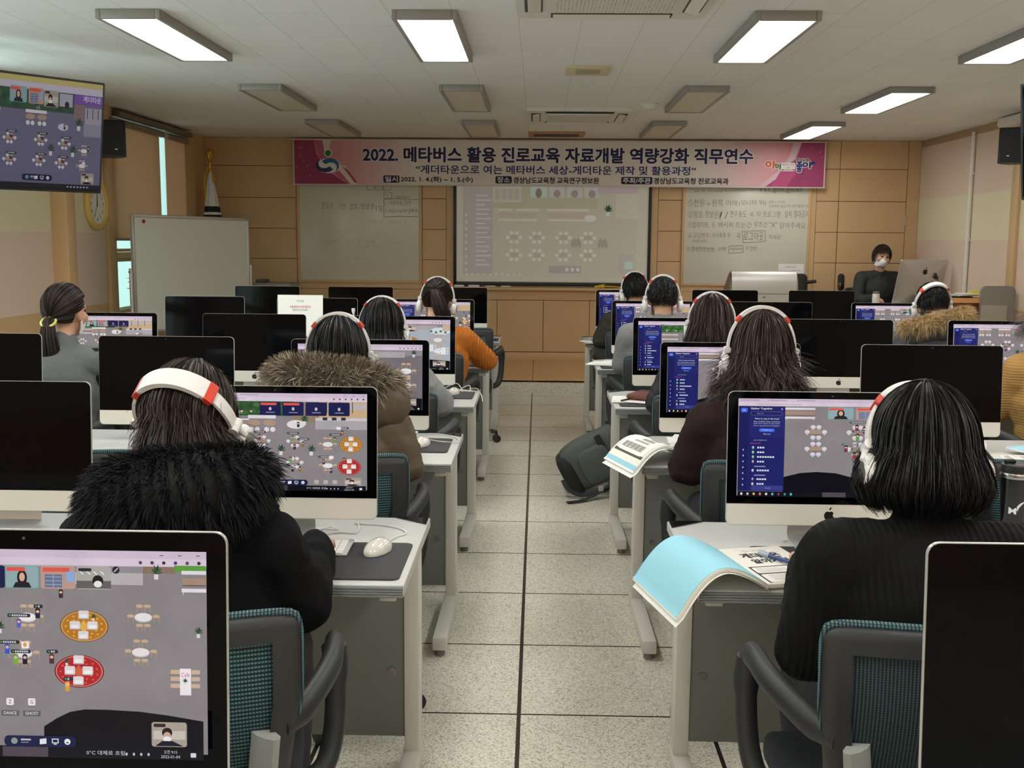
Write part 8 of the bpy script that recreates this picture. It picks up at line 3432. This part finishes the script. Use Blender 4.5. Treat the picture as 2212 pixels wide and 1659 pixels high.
for k in range(3):
    a.poly([(26, 30 + 6 * k), (36, 18 + 6 * k), (58 - 8 * k, 8 + 7 * k), (46 - 6 * k, 20 + 6 * k), (30, 34 + 6 * k)], (222, 222, 224))
a.text('M', 0, 58, 26, 24, (222, 222, 224), bold=0.02)
a.build('tumbler_mark', 0.045, 0.045, M_page, t, surf=lambda x, z, l: Vector((0.0372 * math.sin(x / 0.037 - 0.2), -(0.0385 + l) * math.cos(x / 0.037 - 0.2), 0.075 + z)))

# wallet desk (third row, right side)
mouse_pad('dark mouse pad under the red wallet and papers', 0.55, 5.16, 0.30, 0.24)
for k, (x, y, rz) in enumerate(((0.52, 5.24, 24), (0.55, 5.20, 4))):
    bm = bmesh.new()
    bm_box(bm, (0, 0, 0.0015), (0.21, 0.29, 0.003))
    o = obj('paper_sheet', bm, M_paper, loc=(x, y, Z0 + 0.0045 + 0.0035 * k))
    o.rotation_euler = (0, 0, R(rz + 60))
    tag(o, ('white sheet jutting out towards the aisle under the dark red wallet', 'white sheet right under the dark red wallet')[k], 'paper', 'papers on the desks')
t = thing('wallet', 'dark red leather wallet lying on white papers by the woman in black', 'wallet', (0.535, 5.26, Z0 + 0.0120), R(-28))
bm = bmesh.new()
bm_box(bm, (0, 0, 0.016), (0.115, 0.19, 0.028), bevel=0.011, seg=3)
obj('wallet_body', bm, mat('dark_red_leather', (104, 48, 46), 0.45, bump=0.15, bump_scale=200), t)
bm = bmesh.new()
bm_box(bm, (0.0, -0.004, 0.016), (0.117, 0.186, 0.0022))
obj('wallet_zip', bm, M_gold, t)
t = thing('pen', 'thin black pen lying on the papers next to the dark red wallet', 'pen', (0.452, 5.20, Z0 + 0.0115), R(-35))
bm = bmesh.new()
bm_tube(bm, [(0, -0.07, 0.004), (0, 0.07, 0.004)], 0.004, 8)
obj('pen_barrel', bm, M_black_plastic, t)
# magazines of the man in the grey cardigan
mouse_pad('dark mouse pad under the magazines of the man in the grey cardigan', 0.56, 6.70, 0.32, 0.26)
for k in range(3):
    bm = bmesh.new()
    bm_box(bm, (0, 0, 0.003), (0.21, 0.29, 0.0058), bevel=0.001)
    o = obj('magazine', bm, M_paper, loc=(0.48 + 0.05 * k, 6.80 - 0.02 * k, Z0 + 0.0045 + 0.0063 * k))
    o.rotation_euler = (0, 0, R(70 - 24 * k))
    tag(o, ('lowest', 'middle', 'topmost')[k] + ' of the loose magazines before the man in the grey cardigan', 'magazine', 'magazines on the desk')
bm = bmesh.new()
bm_box(bm, (0, 0, 0.010), (0.09, 0.05, 0.02), bevel=0.008)
bm_tube(bm, bezier([(0.03, 0, 0.012), (0.07, 0.02, 0.02), (0.10, 0, 0.014)], 4), 0.008, 8)
tag(obj('dark_pouch', bm, M_pad, loc=(0.56, 6.72, Z0 + 0.024)), 'small crumpled dark pouch on the magazines by the grey cardigan', 'pouch')
# last desk
for k, rz in enumerate((12, -20)):
    bm = bmesh.new()
    bm_box(bm, (0, 0, 0.003), (0.20, 0.28, 0.005))
    o = obj('paper_sheet', bm, M_paper, loc=(0.50, 8.34 + 0.02 * k, Z0 + 0.0005 + 0.0056 * k))
    o.rotation_euler = (0, 0, R(rz + 85))
    tag(o, ('white paper pad flat on the last desk under the dark wallet', 'white paper fanned out beyond the dark wallet on the last desk')[k], 'paper', 'papers on the desks')
t = thing('wallet', 'dark brown wallet on the last desk next to the dark olive jacket', 'wallet', (0.545, 8.38, Z0 + 0.0125), R(-70))
bm = bmesh.new()
bm_box(bm, (0, 0, 0.018), (0.10, 0.18, 0.034), bevel=0.012, seg=3)
obj('wallet_body', bm, mat('dark_brown_leather', (58, 32, 32), 0.45), t)
bm = bmesh.new()
bm_box(bm, (0, -0.003, 0.018), (0.102, 0.178, 0.002))
obj('wallet_zip', bm, M_gold, t)
bm = bmesh.new()
bm_tube(bm, bezier([(-0.06, 0, 0.006), (-0.03, 0.02, 0.010), (0.02, -0.01, 0.008), (0.05, 0.03, 0.022)], 5), [0.006] * 8 + [0.012] * 8, 8, flat=0.6)
tag(obj('key_strap', bm, M_black_plastic, loc=(0.425, 8.40, Z0 + 0.001)), 'black crumpled strap on the aisle corner of the last desk', 'strap')

# ---- paper notice stuck on a dark computer
pcn = PCS[('L', 4, 1)]
t = thing('paper_notice', 'white printed notice with red and black lines, stuck on a dark computer', 'notice', Vector(pcn.location) + Vector((-0.11, -0.006, 0.0)))
Bm = Matrix.Translation((0, 0, 0.062)) @ Matrix.Rotation(R(-4), 4, 'X')
bm = bmesh.new()
bm_box(bm, (0, 0, 0), (0.296, 0.0008, 0.27))
bmesh.ops.transform(bm, matrix=Bm @ Matrix.Translation((0, 0.002, 0.228)), verts=bm.verts)
sh = obj('sheet', bm, M_paper, t)
a = Art(0, 0, 100, 92)
a.text('주의사항', 42, 16, 16, 5, (60, 60, 64))
a.text('PC를 업데이트 하시면 안됩니다!', 27, 29, 46, 5.5, (196, 70, 60), bold=0.02)
a.text('업데이트 금지 (입력금지)', 33, 36, 34, 5, (60, 60, 64), bold=0.01)
for k, (x, s, w) in enumerate(((40, '컴퓨터', 12), (38, '강사 암호', 16), (36, '정보원 1!', 18))):
    a.text(s, x, 48 + 7 * k, w, 4.5, (60, 60, 64))
a.build('print', 0.296, 0.27, M_page, t, M=Bm @ Matrix.Translation((0, 0.0014, 0.228)))

# ---- backpack on the floor
M_bag = mat('grey_canvas', (92, 98, 96), 0.8, noise_amt=0.06, bump=0.25, bump_scale=120)
M_bagd = mat('dark_canvas', (40, 42, 44), 0.8, bump=0.2, bump_scale=120)
t = thing('backpack', 'grey backpack lying on the floor by the desk legs, straps loose', 'backpack', (0.315, 6.32, 0.0), R(0))
bt = Matrix.Translation((0.03, 0.05, 0.20)) @ Matrix.Rotation(R(34), 4, 'Y') @ Matrix.Rotation(R(-8), 4, 'X')
bt = Matrix.Translation((0.05, 0.05, 0.205)) @ Matrix.Rotation(R(-28), 4, 'Y')


def soft_box(sx, sy, sz, M, bev, seg=4, noise_k=0.006):
    tt = bmesh.new()
    bmesh.ops.create_cube(tt, size=1.0)
    bmesh.ops.subdivide_edges(tt, edges=list(tt.edges), cuts=7, use_grid_fill=True)
    for v in tt.verts:
        q = Vector((v.co.x * 2, v.co.y * 2, v.co.z * 2))
        p4 = (abs(q.x) ** 4 + abs(q.y) ** 4 + abs(q.z) ** 4) ** 0.25
        q = q / p4 if p4 > 1 else q
        n_ = noise.noise(q * 2.1) * noise_k
        v.co = Vector((q.x * sx / 2, q.y * sy / 2, q.z * sz / 2)) * (1 + n_ * 8)
    bm = bmesh.new()
    merge(bm, tt, M)
    return bm


obj('bag_body', soft_box(0.43, 0.22, 0.30, bt, 0.05), M_bag, t, 80)
obj('front_pocket', soft_box(0.20, 0.05, 0.22, bt @ Matrix.Translation((-0.01, -0.115, -0.02)), 0.02), M_bag, t, 80)
obj('bag_base', soft_box(0.10, 0.225, 0.27, bt @ Matrix.Translation((-0.185, 0, -0.02)), 0.03), M_bagd, t, 80)
bm = bmesh.new()
bm_box(bm, (0.065, -0.116, 0.0), (0.04, 0.012, 0.28), bevel=0.004)
bmesh.ops.transform(bm, matrix=bt, verts=bm.verts)
obj('bag_strap_band', bm, M_bagd, t)
bm = bmesh.new()
bm_prism(bm, [(-0.014, 0), (0, -0.012), (0.014, 0), (0, 0.012)], 0.0, 0.003, bt @ Matrix.Translation((0.13, -0.108, 0.03)) @ XZ)
obj('badge', bm, M_bagd, t)
for pts in ([(-0.15, -0.10, 0.09), (-0.12, -0.16, 0.05), (-0.05, -0.17, 0.02), (0.04, -0.16, 0.035), (0.12, -0.13, 0.06), (0.16, -0.06, 0.12)],
            [(0.12, -0.12, 0.07), (0.04, -0.19, 0.03), (-0.04, -0.26, 0.012), (-0.13, -0.31, 0.008)]):
    bm = bmesh.new()
    bm_tube(bm, bezier(pts, 5), 0.018, 8, flat=0.28)
    obj('shoulder_strap', bm, M_bagd, t, 60)
bm = bmesh.new()
bm_box(bm, (0.07, -0.165, 0.055), (0.03, 0.02, 0.04), bevel=0.005)
obj('buckle', bm, mat('buckle_grey', (176, 176, 172), 0.4), t)
if 'scene' in _TXT:
    bpy.data.scenes.remove(_TXT['scene'])
